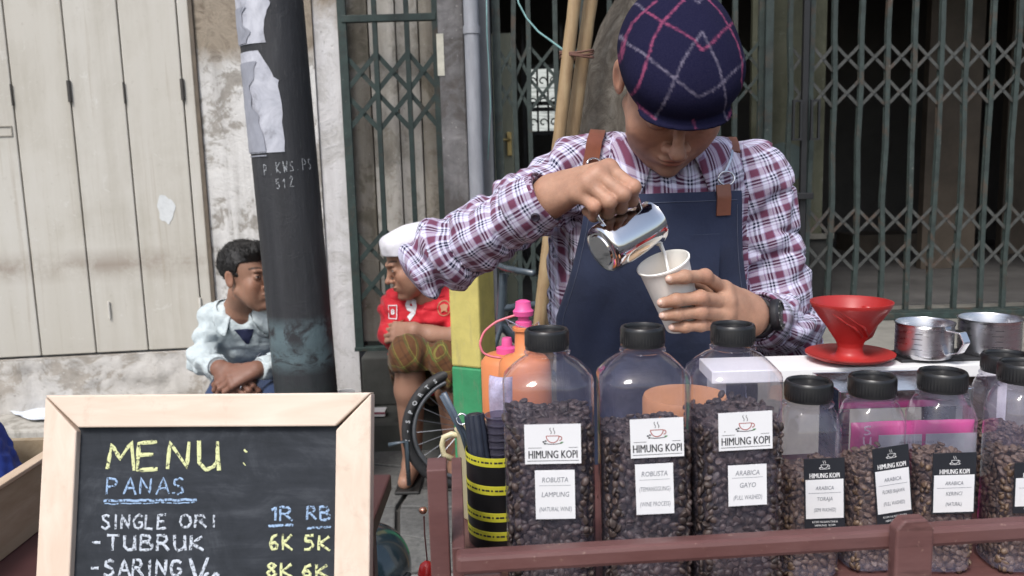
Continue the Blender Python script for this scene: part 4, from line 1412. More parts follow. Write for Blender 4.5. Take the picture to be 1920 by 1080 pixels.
for s_ in (0, 1):
    pts = [np.array([Rr * r * math.cos(th), Rr * r * math.sin(th), z]) for r, th, z in ((.95, R_(-150 + 20 * s_), .075), (.80, R_(-130 + 20 * s_), .062), (.66, R_(-105 + 20 * s_), .050), (.50, R_(-80 + 20 * s_), .036))]
    MB().tube(pts, .0022, 6).build('swirl_rib', M_redp, dr_, smooth=True)
mh = [np.array([math.cos(t) * .0, 0, 0]) for t in (0,)]
hd_ = MB().tube([(Rr * .6, Rr * .55, .062), (Rr * .95, Rr * .85, .064), (Rr * 1.0, Rr * .9, .045), (Rr * .7, Rr * .62, .026), (Rr * .4, Rr * .35, .024)], .005, 8, sx=1.6)
hd_.build('handle', M_redp, dr_, smooth=True)


def steel(name, rough=.18, c=(.62, .62, .64), var=.0):
    n = N(name)
    f = n.noise(n.co((1, 1, 8)), 25, 4, .6)
    r = n.ramp(f, [(.3, max(.02, rough - .07)), (.7, rough + .10)])
    return n.done(n.pbsdf(c, r, 1.0, n.bump(n.noise(n.co(), 30, 3, .5), .08, .002)))


M_steel = steel('polished_steel', .12, (.66, .66, .68))
M_bsteel = steel('brushed_steel', .28, (.55, .55, .57))
for k, (px, Y, wpx, ty, by, lab) in enumerate(((1731, 1.098, 104, 604, 672, 'steel measuring mug with its handle toward the viewer, nearer the red dripper'),
                                              (1853, 1.105, 110, 596, 664, 'steel measuring mug at the right edge of the shelf, behind the black lids'))):
    c = P(px, by, Y); zt = P(px, ty, Y)[2]
    zb2_ = zb_ + .004
    r = wpx / 2 * Y / FPX; h = zt - zb2_
    t = thing('steel_mug', (c[0], Y, zb2_ + .0005), lab, 'mug', 'steel measuring mugs on the shelf')
    MB().lathe([(0, 0), (r * .94, 0), (r * .98, .003), (r, .006), (r * .995, h * .9), (r * 1.03, h * .975), (r * 1.045, h), (r * 1.0, h), (r * .965, h * .95), (r * .965, .004), (0, .003)], 56).build('mug_body', M_bsteel, t, smooth=True, auto=45)
    a0 = R_(-62) if k == 0 else R_(40)
    e = np.array([math.cos(a0), math.sin(a0), 0]); s_ = np.array([-e[1], e[0], 0])
    pts = [e * r * .98 + np.array([0, 0, h * .88]), e * (r + .018) + np.array([0, 0, h * .86]), e * (r + .024) + np.array([0, 0, h * .6]), e * (r + .016) + np.array([0, 0, h * .28]), e * r * .98 + np.array([0, 0, h * .16])]
    mb = MB()
    for p, q in zip(pts[:-1], pts[1:]):
        mb.bar(p + (p - q) * .03, q, .0022, .013, up=s_)
    mb.build('handle', M_steel, t, bevel=.0008)
    m = MB()
    for j in range(4):
        th = R_(-125 if k == 0 else -100)
        zz = h * (.3 + .15 * j)
        V = []
        for q in np.linspace(th - (.16 if j % 2 else .26), th + .1, 6):
            V += [(1.003 * r * math.cos(q), 1.003 * r * math.sin(q), zz), (1.003 * r * math.cos(q), 1.003 * r * math.sin(q), zz + .0007)]
        m.add(V, [[2 * i, 2 * i + 1, 2 * i + 3, 2 * i + 2] for i in range(5)])
    m.build('scale_mark', M_ink, t)
c0 = P(1660, 664, 1.10); c1_ = P(1900, 664, 1.10)
mt = MB().box2((dp[0] + Rr * 1.12, 1.075, zb_ + .0005), (SHX - .004, 1.134, zb_ + .0040)).build('rubber_mat', simple('black_rubber', (.015, .015, .017), .6, bump=.3, scale=80), bevel=.001)
tag(mt, 'thin black rubber mat under the steel mugs', 'mat')

# steel drip tray, brown pouch, pink bag, orange canister behind the bottles
A = P(1560, 722, .99); B = P(1800, 722, .99)
trt = thing('drip_tray', ((A[0] + B[0]) / 2, 1.0, DECK), 'stainless steel tray on feet below the white shelf, behind the short bottles', 'tray')
mb = MB().box2((A[0], .965, A[2] - .022), (B[0], 1.05, A[2] - .019))
mb.box2((A[0], .963, A[2] - .022), (B[0], .965, A[2] - .001)).box2((A[0], 1.05, A[2] - .022), (B[0], 1.052, A[2])).box2((A[0] - .002, .963, A[2] - .022), (A[0], 1.052, A[2])).box2((B[0], .963, A[2] - .022), (B[0] + .002, 1.052, A[2]))
mb.build('tray_pan', M_steel, trt, world=True, bevel=.0006)
for x in (A[0] + .01, B[0] - .01):
    MB().box2((x - .004, .97, DECK + .0004), (x + .004, 1.045, A[2] - .0222)).build('tray_foot', M_bsteel, trt, world=True)


def pillow(name, c, d, m, parent, rz=0, seed=0, crinkle=.003, puff=.9, nu=34, nv=34):
    """a filled pouch: two crinkled faces meeting at the seams"""
    V = []; F = []
    for s_ in (-1, 1):
        base = len(V)
        for j in range(nv + 1):
            for i in range(nu + 1):
                u, v = i / nu * 2 - 1, j / nv * 2 - 1
                e = (max(0, 1 - abs(u) ** 3.5) * max(0, 1 - abs(v) ** 4)) ** .5
                V.append((u * d[0] / 2, s_ * (e * d[1] / 2 * puff + .0004), (v + 1) * d[2] / 2))
        for j in range(nv):
            for i in range(nu):
                q = base + j * (nu + 1) + i
                f = [q, q + 1, q + nu + 2, q + nu + 1]
                F.append(f if s_ < 0 else f[::-1])
    V = np.array(V)
    Q = V * np.array([30, 30, 30]) + seed
    V[:, 1] += crinkle * vnoise(Q) + crinkle * .6 * vnoise(Q * 2.3)
    V[:, 0] += crinkle * .7 * vnoise(Q + 9); V[:, 2] += crinkle * .6 * vnoise(Q[:, ::-1] + 4) * (V[:, 2] > .004)
    return mk(name, (V @ rotz(rz).T) + np.asarray(c, float), F, m, parent, world=parent is not None, smooth=True)


M_pink = simple('pink_pouch_film', (.50, .045, .20), .38, var=.2, scale=14, bump=.25, bd=.003)
A = P(1603, 800, .915); B = P(1834, 800, .915)
pk = thing('pink_pouch', ((A[0] + B[0]) / 2, .925, DECK), 'pink pouch with grey printed panel standing behind the short bottles', 'pouch')
hh = A[2] - DECK
pillow('pouch_body', ((A[0] + B[0]) / 2, .925, DECK + .002), (B[0] - A[0], .045, hh), M_pink, pk, seed=3, crinkle=.0015)
M_gl = simple('grey_print', (.42, .44, .45), .5, var=.12, scale=30)
xm, xn = P(1645, 830, .90)[0], P(1828, 830, .90)[0]
z1 = P(1740, 812, .90)[2]
for k, (q0, q1) in enumerate(((xm, xm + (xn - xm) * .44), (xm + (xn - xm) * .48, xn))):
    MB().box2((q0, .8968, z1 - .05), (q1, .8974, z1)).build('grey_panel', M_gl, pk, world=True)
m = MB()
for r in range(5):
    put_text(m, 'GULA AREN CAIR ASLI' if r % 2 else 'MINUMAN SERBUK RASA', .0038, ((xm + xn) / 2 - .012, .8965, z1 - .009 - r * .0085), (1, 0, 0), (0, 0, 1), sx=.9)
m.build('panel_print', M_inkg, pk, world=True)
m = MB()
for k, ch in enumerate('MILO'[:0] + 'SUSU'):
    strokes(m, ch, (P(1618, 815 + k * 20, .90)[0], .8985, P(1618, 815 + k * 20, .90)[2]), (1, 0, 0), (0, 0, 1), NN, .010, .009, .0016, seed=k)
m.build('white_lettering', simple('pale_pink_ink', (.75, .5, .6), .5), pk, world=True)
c = P(1838, 728, 1.0)
bz = A[2]
pc = pillow('brown_pouch', (c[0] + .02, 1.09, DECK + .001), (.085, .03, P(1838, 704, 1.09)[2] - DECK), simple('brown_film', (.10, .075, .06), .3, var=.5, scale=30, bump=.5, bd=.004), None, seed=8, crinkle=.006)
tag(pc, 'crumpled dark brown pouch behind the back row bottle at the right', 'pouch')
ja = P(1287, 745, .955); rj = 82 * .955 / FPX
jr = thing('orange_canister', (ja[0], .965, DECK + .0005), 'round orange brown canister seen through the tall bottles', 'canister')
M_oc = simple('orange_brown_plastic', (.52, .235, .10), .45, var=.15, scale=12)
hj = ja[2] - DECK
MB().lathe([(0, 0), (rj * .86, 0), (rj * .92, .004), (rj * .92, hj - .03)], 48, cap1=True).build('canister_body', M_oc, jr, smooth=True, auto=40)
MB().lathe([(rj * .93, hj - .032), (rj, hj - .030), (rj, hj - .005), (rj * .96, hj), (0, hj)], 48).build('canister_lid', M_oc, jr, smooth=True, auto=40)

# sauce bottles and their pink caps
M_or = simple('orange_soft_plastic', (.62, .21, .075), .5, var=.16, scale=10, bump=.05)
M_pk = simple('pink_cap_plastic', (.66, .085, .27), .5, var=.1, scale=10, bump=.03)
Yo = 1.075
nk = P(983, 655, Yo)
zt = P(983, 612, Yo)[2]; zs = P(983, 668, Yo)[2]
sb = thing('sauce_bottle', (nk[0], Yo, DECK + .0005), 'orange squeeze bottle with raised pink cap and tether loop', 'bottle', 'orange squeeze bottles')
h = zt - DECK
hz_ = zs - DECK
MB().lathe([(0, 0), (.030, 0), (.034, .005), (.034, hz_ - .022), (.033, hz_ - .008), (.028, hz_ - .001), (.016, hz_ + .002), (.0125, hz_ + .006), (.0115, h - .006), (.0145, h - .005), (.0145, h - .001), (.012, h)], 48, cap1=True).build('bottle_body', M_or, sb, smooth=True, auto=45)
MB().lathe([(.0105, h), (.0105, h + .006), (.007, h + .008), (.007, h + .013), (.0125, h + .014), (.0135, h + .020), (.0105, h + .023), (.0095, h + .032), (.005, h + .034), (0, h + .034)], 24).build('pink_cap', M_pk, sb, smooth=True, auto=40)
lp = [P(x, y, Yo - .004) for x, y in ((985, 585), (960, 593), (930, 603), (907, 622), (899, 645), (905, 662), (922, 669), (940, 671))]
lp = np.array(lp); tt = np.linspace(0, len(lp) - 1, 40)
lp = np.stack([np.interp(tt, range(len(lp)), lp[:, k]) for k in range(3)], 1)
for _ in range(3): lp[1:-1] = (lp[:-2] + lp[1:-1] * 2 + lp[2:]) / 4
MB().tube(lp, .0016, 8).build('tether_loop', simple('pink_tether', (.62, .16, .20), .45), sb, world=True, smooth=True)
MB().tube([P(1001, 612, Yo), P(1010, 604, Yo - .01), P(1012, 616, Yo - .01), P(998, 618, Yo - .012), P(975, 612, Yo - .012), P(948, 598, Yo - .01), P(962, 622, Yo - .01)], .0012, 6).build('clear_strap', M_petn, sb, world=True, smooth=True)
n2_ = P(951, 660, 1.19)
s2 = thing('sauce_bottle', (n2_[0], 1.19, DECK + .0005), 'orange squeeze bottle with low pink cap, behind the one with the loop', 'bottle', 'orange squeeze bottles')
h2 = P(951, 662, 1.19)[2] - DECK
MB().lathe([(0, 0), (.034, 0), (.038, .005), (.038, h2 - .012), (.030, h2 - .002), (.016, h2)], 40, cap1=True).build('bottle_body', M_or, s2, smooth=True, auto=45)
MB().lathe([(.0155, h2), (.0155, h2 + .008), (.008, h2 + .010), (.0075, h2 + .019), (.0065, h2 + .022), (0, h2 + .022)], 24).build('pink_cap', M_pk, s2, smooth=True, auto=40)
wbg = P(935, 740, 1.0)
o = pillow('plastic_bag', (wbg[0] + .004, 1.005, DECK + .001), (.030, .016, P(935, 706, 1.0)[2] - DECK), clear('milky_bag_film', (.8, .8, .8), .62, .25), None, rz=R_(-14), seed=5, crinkle=.006)
tag(o, 'small milky white plastic bag beside the green part of the post', 'bag')

# canister wrapped in black and yellow tape with what stands in it
cc = P(937, 940, .925)
rc = .0375
ct = thing('tape_canister', (cc[0], .94, DECK + .0005), 'black canister ringed with yellow tape at the left end of the cart', 'canister')
hc = P(937, 868, .905)[2] - DECK
M_bt = simple('black_tape', (.012, .012, .013), .35, var=.3, scale=30)
M_yt = simple('yellow_tape', (.55, .52, .04), .5, var=.15, scale=40)
MB().lathe([(0, 0), (rc * .98, 0), (rc, .002), (rc, hc), (rc * .93, hc), (rc * .93, .004), (0, .004)], 56).build('canister_wall', M_bt, ct, smooth=True, auto=40)
for k, py in enumerate((866, 918, 968, 1003)):
    z = P(900, py, .91)[2] - DECK
    z = max(z, .0055)
    MB().lathe([(rc * 1.003, z - .0052), (rc * 1.012, z - .005), (rc * 1.012, z + .005), (rc * 1.003, z + .0052)], 56).build('yellow_band', M_yt, ct, smooth=True, auto=40)
    m = MB()
    for j in range(46):
        th = j / 46 * 2 * math.pi
        e = np.array([math.cos(th), math.sin(th), 0]); q = np.array([-e[1], e[0], 0])
        c = e * rc * 1.0135 + np.array([0, 0, z])
        ww = .0011 + .0007 * ((j * 7) % 3)
        m.add([c - q * ww - np.array([0, 0, .0011]), c + q * ww - np.array([0, 0, .0011]), c + q * ww + np.array([0, 0, .0011]), c - q * ww + np.array([0, 0, .0011])], [[0, 1, 2, 3]])
    m.build('tape_print', M_ink, ct)
M_nav = simple('navy_black_nylon', (.022, .028, .045), .5, var=.4, scale=40, bump=.4, bd=.002)
a, b = P(905, 905, .935), P(889, 777, .945)
um = thing('folded_umbrella', a, 'folded navy umbrella standing upright in the tape ringed canister', 'umbrella')
dv = nrm(b - a); X = nrm(np.cross(dv, (0, 1, 0))); 
V = []; n = 40
for i in range(13):
    s = i / 12; c = a + (b - a) * s
    for k in range(n):
        t = 2 * math.pi * k / n
        r = .0105 * (1 + .16 * abs(math.sin(t * 4)) + .03 * math.sin(i * 1.3 + t)) * (1.0 - .06 * s)
        V.append(c + X * r * math.cos(t) * 1.05 + np.cross(dv, X) * r * math.sin(t))
F = [[i * n + k, i * n + (k + 1) % n, (i + 1) * n + (k + 1) % n, (i + 1) * n + k] for i in range(12) for k in range(n)] + [[12 * n + k for k in range(n)]]
mk('umbrella_cloth', V, F, M_nav, um, world=True, smooth=True, auto=40)
MB().tube([a + (b - a) * .98, b + (b - a) * .015], [.0085, .0075], 16).build('umbrella_cap', M_ink, um, world=True)
M_slate = simple('slate_blue_plastic', (.07, .095, .13), .35, var=.2, scale=30)
tg = thing('serving_tongs', P(880, 870, .95), 'slate blue tong handles leaning out left of the umbrella', 'tongs')
m = MB()
for k, (qa, qb) in enumerate((((872, 812), (832, 737)), ((866, 815), (829, 741)))):
    pts = [P(qa[0] + 18, qa[1] + 62, .955 + .006 * k), P(*qa, .95 + .006 * k), P(*qb, .94 + .006 * k)]
    MB().tube(pts, [.0018, .0022, .0036], 10, sx=.6).build('tong_arm', M_slate, tg, world=True, smooth=True)
rg = P(866, 786, .945)
MB().tube([rg + .006 * np.array([math.cos(t), .3 * math.sin(t), math.sin(t)]) for t in np.linspace(0, 2 * math.pi, 14)], .0014, 6).build('tong_ring', M_steel, tg, world=True, smooth=True)
M_smoke = clear('smoky_cup_plastic', (.32, .30, .36), .10, .15)
cs = P(930, 870, .945)
for k in range(7):
    z = P(930, 868, .95)[2] - .03 + k * .0085
    t = MB().lathe([(.0125, 0), (.0165, .034), (.0178, .0345), (.0178, .036), (.0162, .036)], 32).build('plastic_cup', M_smoke if k else M_smoke, None, smooth=True, auto=50, loc=(cs[0] + .002 + .0006 * k, .953, z))
    tag(t, 'smoky translucent plastic cup nested in the stack standing in the canister', 'cup', 'nested plastic cups in the canister')
    t['label'] = ('bottom', 'second lowest', 'third lowest', 'middle', 'third highest', 'second highest', 'top')[k] + ' smoky plastic cup of the nested stack standing in the taped canister'
mg = thing('cream_jug', (P(890, 830, 1.0)[0], 1.005, DECK + .0005), 'cream plastic jug with loop handle behind the umbrella', 'jug')
M_crm = simple('cream_plastic', (.62, .56, .36), .4, var=.08, scale=10)
hj = P(880, 806, 1.0)[2] - DECK
MB().lathe([(0, 0), (.018, 0), (.020, .003), (.0225, hj - .004), (.0245, hj), (.0215, hj - .001), (.019, .005), (0, .004)], 40).build('jug_body', M_crm, mg, smooth=True, auto=45)
MB().tube([P(868, 818, 1.0), P(846, 814, 1.0), P(832, 820, 1.0), P(829, 834, 1.0), P(832, 852, 1.0), P(848, 860, 1.0)], .0036, 10).build('handle', M_crm, mg, world=True, smooth=True)

# thin stem with copper knob and red base beside the cart
vb = P(801, 1072, .92)
gs = thing('burner_valve', (vb[0], .92, .3155), 'thin stem with copper knob and red valve beside the cart leg', 'valve')
MB().tube([P(801, 1052, .92), P(796, 1000, .92), P(795, 968, .92)], .0009, 7).build('stem', simple('dark_stem', (.12, .05, .05), .5), gs, world=True)
MB().lathe([(0, -.004), (.0035, -.003), (.005, 0), (.0035, .003), (0, .004)], 12, c=P(793, 957, .92)).build('copper_knob', simple('copper', (.55, .28, .2), .3, .9), gs, world=True, smooth=True)
MB().lathe([(0, -.012), (.009, -.011), (.011, 0), (.008, .010), (.003, .014), (0, .015)], 20, c=P(801, 1074, .92)).build('red_body', simple('red_valve', (.50, .02, .02), .25), gs, world=True, smooth=True)
MB().cyl((vb[0], .92, .316), (vb[0], .92, vb[2] - .010), .004, n=10).build('pipe', simple('brass_pipe', (.4, .3, .15), .4, .8), gs, world=True)
MB().box2((vb[0] - .02, .90, .3158), (vb[0] + .02, .94, .33)).build('valve_foot', M_mar, gs, world=True)
MB().box2((P(790, 900, .92)[0] - .03 - O_[0], .20, .30), (.004, .30, .315)).build('side_shelf', M_mar, cart)

# ---------------------------------------------------------------- chalkboard, table, wooden tray
g = N('pale_pine')
n1 = g.noise(g.co((1, 8, 8)), 9, 6, .6, .6); n2 = g.noise(g.co(), 5, 3, .5)
col = g.ramp(g.math('ADD', g.math('MULTIPLY', n1, .6), g.math('MULTIPLY', n2, .4)), [(.35, (.60, .475, .375)), (.65, (.72, .60, .50))])
col = g.mix(g.ramp(g.noise(g.co(), 22, 7, .8, .6), [(.56, 0), (.70, .35)]), col, (.36, .27, .20))
M_pine = g.done(g.pbsdf(col, .55, 0, g.bump(n1, .12, .001), .3))
g = N('pale_pine_upright')
n1 = g.noise(g.co((8, 8, 1)), 9, 6, .6, .6); n2 = g.noise(g.co(), 5, 3, .5)
col = g.ramp(g.math('ADD', g.math('MULTIPLY', n1, .6), g.math('MULTIPLY', n2, .4)), [(.35, (.60, .475, .375)), (.65, (.72, .60, .50))])
col = g.mix(g.ramp(g.noise(g.co(), 22, 7, .8, .6), [(.56, 0), (.70, .35)]), col, (.36, .27, .20))
M_pine2 = g.done(g.pbsdf(col, .55, 0, g.bump(n1, .12, .001), .3))
g = N('slate_chalkboard')
co = g.co()
n1 = g.noise(g.co((2, 1, 14)), 6, 6, .7, 1.0); n2 = g.noise(co, 14, 6, .7, .8); n3 = g.noise(co, 300, 2, .5)
k = g.math('ADD', g.math('MULTIPLY', n1, .35), g.math('MULTIPLY', n2, .65))
col = g.ramp(k, [(.34, (.014, .017, .021)), (.50, (.026, .030, .037)), (.66, (.062, .068, .078)), (.78, (.10, .108, .12))])
M_slb = g.done(g.pbsdf(col, .75, 0, g.bump(n3, .1, .0004), .25))
TZ = .80
TL = P(97, 741, .800); TR = P(701, 735, .777)
TR[2] = TL[2]
ex = nrm(TR - TL); hz2 = np.array([ex[1], -ex[0], 0])
lean = R_(15)
up = np.array([0, 0, 1]) * math.cos(lean) - hz2 * math.sin(lean)
nf = np.cross(ex, up); nf = nf if nf[1] < 0 else -nf
BW = float(np.linalg.norm(TR - TL)); BH = (TL[2] - TZ) / math.cos(lean) - .001
cb = thing('menu_board', (TL + TR) / 2 - up * BH, 'framed chalkboard menu with pale wooden frame in the left foreground', 'sign')


def S(u, v, n=0.0):
    """point on the board: u across from the left, v down from the top, n out of it"""
    return TL + ex * u - up * v + nf * n


fw = .0335
def prism(q, n0, n1, name, m, par=cb):
    V = [S(u, v, n0) for u, v in q] + [S(u, v, n1) for u, v in q]
    k = len(q)
    F = [list(range(k))[::-1], [k + i for i in range(k)]] + [[i, (i + 1) % k, k + (i + 1) % k, k + i] for i in range(k)]
    return mk(name, V, F, m, par, world=True, bevel=.0014)
gp = .0007
prism([(0, 0), (BW, 0), (BW - fw, fw - .003), (fw + .001, fw - .003)], -.004, .011, 'frame_top', M_pine)
prism([(0, gp * 2.2), (fw - gp, fw + gp), (fw - gp, BH - fw), (0, BH)], -.004, .0105, 'frame_side', M_pine2)
prism([(BW, gp), (BW, BH), (BW - fw + gp, BH - fw), (BW - fw + gp, fw + gp)], -.004, .0105, 'frame_side', M_pine2)
prism([(gp, BH), (fw, BH - fw + gp), (BW - fw, BH - fw + gp), (BW - gp, BH)], -.004, .011, 'frame_bottom', M_pine)
prism([(fw - .004, fw - .006), (BW - fw + .004, fw - .006), (BW - fw + .004, BH - fw + .004), (fw - .004, BH - fw + .004)], -.003, .003, 'slate', M_slb)
prism([(fw * .3, fw * .4), (BW - fw * .3, fw * .4), (BW - fw * .3, BH - .01), (fw * .3, BH - .01)], -.006, -.0042, 'backing', M_pine)
# rear leg that props it
c0 = S(BW / 2, .03, -.006); c1_ = c0 + np.array([0, .09, 0]); c1_[2] = TZ + .001
MB().bar(c0, c1_, .03, .006).build('prop_leg', M_pine2, cb, world=True)
M_cw = chalk_mat('white_chalk', (.50, .54, .60), .45); M_cy = chalk_mat('yellow_chalk', (.60, .62, .33), .43); M_cb = chalk_mat('blue_chalk', (.30, .42, .60), .45)


def pxu(px, py):
    """board coordinates of a pixel of the photograph"""
    d = P(px, py, 1.0) - CAMP; n = np.cross(ex, up)
    t = ((TL - CAMP) @ n) / (d @ n)
    q = CAMP + d * t - TL
    return float(q @ ex), float(-(q @ up))


def chalk(text, x0, yb, x1, yt, m, lw, seed, name='chalk_line'):
    u0, v0 = pxu(x0, yb); u1, v1 = pxu(x1, yt)
    r0, r1 = pxu(x0, yb), pxu(x1, yb)
    h = v0 - pxu(x0, yt)[1]
    adv = sum((.6 if c in 'I.:1' else 1) * (1.28 if c != ' ' else .77) for c in text) - .28
    w = (u1 - u0) / adv
    mb = MB()
    strokes(mb, text, S(u0, v0, .0032), ex - up * 0.0, up, nf, h, w, lw, seed=seed, jit=.035)
    mb.build(name, m, cb, world=True)


def underl(x0, y0, x1, y1, m, lw, seed):
    mb = MB(); r = random.Random(seed)
    a = pxu(x0, y0); b = pxu(x1, y1); pts = []
    for k in range(26):
        t = k / 25; pts.append((a[0] + (b[0] - a[0]) * t, -(a[1] + (b[1] - a[1]) * t) + r.uniform(-.0005, .0005)))
    line2(mb, pts, S(0, 0, .0035), ex, up, nf, lw)
    mb.build('chalk_underline', m, cb, world=True)


chalk('MENU', 206, 880, 420, 828, M_cy, .0034, 1)
chalk(':', 452, 878, 470, 832, M_cy, .0034, 2)
chalk('PANAS', 204, 926, 352, 896, M_cb, .0019, 3)
underl(198, 938, 372, 936, M_cb, .0022, 1); underl(200, 944, 368, 941, M_cb, .0010, 2)
chalk('SINGLE', 194, 990, 318, 964, M_cw, .0021, 4)
chalk('ORI', 340, 988, 410, 964, M_cw, .0022, 5)
chalk('1R', 508, 975, 553, 950, M_cb, .0021, 6); underl(506, 985, 552, 983, M_cb, .0022, 3)
chalk('RB', 578, 973, 622, 949, M_cb, .0021, 7); underl(578, 989, 622, 987, M_cb, .0018, 4)
chalk('-TUBRUK', 174, 1030, 386, 1002, M_cw, .0025, 8)
chalk('6K', 508, 1029, 552, 1000, M_cy, .0024, 9); chalk('5K', 572, 1030, 622, 1002, M_cy, .0024, 10)
chalk('-SARING', 172, 1078, 345, 1048, M_cw, .0025, 11)
chalk('V', 358, 1092, 396, 1046, M_cw, .0032, 12); chalk('60', 384, 1092, 416, 1072, M_cw, .0026, 13)
chalk('8K', 502, 1080, 552, 1054, M_cy, .0024, 14); chalk('6K', 568, 1080, 618, 1056, M_cy, .0024, 15)

tb = thing('side_table', (-.6, .95, 0), 'dark maroon table under the menu board and wooden tray', 'table')
MB().box2((-1.25, .70, TZ - .025), (-.185, 1.20, TZ)).build('table_top', simple('dark_maroon_board', (.075, .030, .030), .5, var=.35, scale=12, stretch=(.3, 1, 1), bump=.2), tb, world=True, bevel=.003)
for x in (-1.22, -.24):
    for y in (.73, 1.16):
        MB().box2((x, y, .0), (x + .03, y + .03, TZ - .0255)).build('leg', M_mar, tb, world=True, bevel=.002)
g = N('tray_plywood')
n1 = g.noise(g.co((6, 1, 6)), 7, 6, .65, .5)
M_ply = g.done(g.pbsdf(g.ramp(n1, [(.3, (.27, .20, .12)), (.6, (.38, .30, .20)), (.8, (.45, .37, .26))]), .55, 0, g.bump(n1, .2, .001)))
g = N('raw_board_edge')
n1 = g.noise(g.co((6, 1, 6)), 7, 6, .65, .5)
M_edge = g.done(g.pbsdf(g.ramp(n1, [(.3, (.45, .33, .22)), (.7, (.60, .47, .35))]), .6, 0, g.bump(n1, .2, .001)))
q = P(45, 872, 1.02)
xw = float(P(0, 905, .97)[0]); zw = float(P(0, 905, .97)[2])
xw2 = float(P(90, 840, 1.07)[0]); zw2 = float(P(90, 840, 1.07)[2])
ty = thing('wooden_tray', (xw - .2, .98, TZ + .0005), 'open wooden tray with pale top edge at the left edge, blue cloth inside', 'tray')
MB().box2((xw - .008, .72, TZ + .0008), (xw + .004, 1.16, zw - .006)).build('tray_side', M_ply, ty, world=True, bevel=.001)
MB().box2((xw - .010, .718, zw - .0055), (xw + .006, 1.162, zw)).build('top_edge', M_edge, ty, world=True, bevel=.0012)
MB().box2((xw - .42, .72, TZ + .0008), (xw - .408, 1.16, zw - .006)).build('tray_side', M_ply, ty, world=True)
MB().box2((xw - .4078, 1.148, TZ + .0008), (xw - .0082, 1.16, zw - .006)).build('tray_back', M_ply, ty, world=True)
MB().box2((xw - .4078, .72, TZ + .0008), (xw - .0082, .732, zw - .006)).build('tray_front', M_ply, ty, world=True)
MB().box2((xw - .4078, .7322, TZ + .0008), (xw - .0082, 1.1478, TZ + .006)).build('tray_floor', M_ply, ty, world=True)
# blue cloth bundle in the tray
bc = P(-70, 840, 1.04)
def fblue(Q):
    f = s_all([(s_ell((bc[0] - .03, 1.05, TZ + .07), (.075, .07, .10)), 0), (s_ell((bc[0] + .015, 1.03, TZ + .045), (.055, .06, .055)), .03), (s_cone((bc[0] - .03, 1.05, TZ + .1), (bc[0] - .016, 1.05, P(8, 776, 1.05)[2] - .015), .035, .022), .02)])
    return f(Q) + .006 * vnoise(Q * np.array([45, 45, 14], np.float32)) + .003 * vnoise(Q * 90)
V, F = nets(fblue, (bc[0] - .13, .95, TZ + .0065), (bc[0] + .10, 1.14, TZ + .25), .003)
tag(mk('blue_cloth', V, F, simple('royal_blue_cloth', (.012, .035, .22), .6, var=.3, scale=60, bump=.3), smooth=True), 'royal blue cloth bundle heaped in the wooden tray', 'cloth')

# helmet on a stool below the board's right edge
hc_ = P(688, 1066, 1.9)
ht = thing('motorcycle_helmet', (hc_[0], 1.9, hc_[2] - .11), 'glossy dark teal helmet dome half hidden right of the menu board', 'helmet')
g = N('dark_teal_gloss')
M_hel = g.done(g.pbsdf(g.ramp(g.noise(g.co(), 6, 3, .5), [(.3, (.008, .016, .022)), (.7, (.018, .035, .045))]), .18, 0, spec=.6, coat=.5))
V, F = nets(s_all([(s_ell(hc_, (.105, .125, .105)), 0), (s_ell(hc_ + np.array([0, -.09, -.03]), (.07, .05, .04)), .03), (s_box(hc_ - np.array([0, 0, .16]), (.4, .4, .12), .01), -.02)]), hc_ - .18, hc_ + .18, .005)
mk('helmet_shell', V, F, M_hel, ht, world=True, smooth=True)
MB().tube([hc_ + np.array([.108 * math.sin(t), -.128 * math.cos(t), .0]) for t in np.linspace(-1.3, 1.3, 16)], .006, 8).build('helmet_trim', M_ink, ht, world=True, smooth=True)
zs_ = hc_[2] - .101
sl2 = thing('plastic_stool', (hc_[0], 1.9, 0), 'low dark plastic stool under the helmet', 'stool')
M_stl = simple('dark_plastic', (.03, .03, .035), .5)
MB().box2((hc_[0] - .13, 1.77, zs_ - .02), (hc_[0] + .10, 2.03, zs_)).build('seat', M_stl, sl2, world=True, bevel=.004)
for x in (-.12, .07):
    for y in (1.78, 2.0):
        MB().box2((hc_[0] + x, y, 0), (hc_[0] + x + .02, y + .02, zs_ - .0205)).build('leg', M_stl, sl2, world=True)

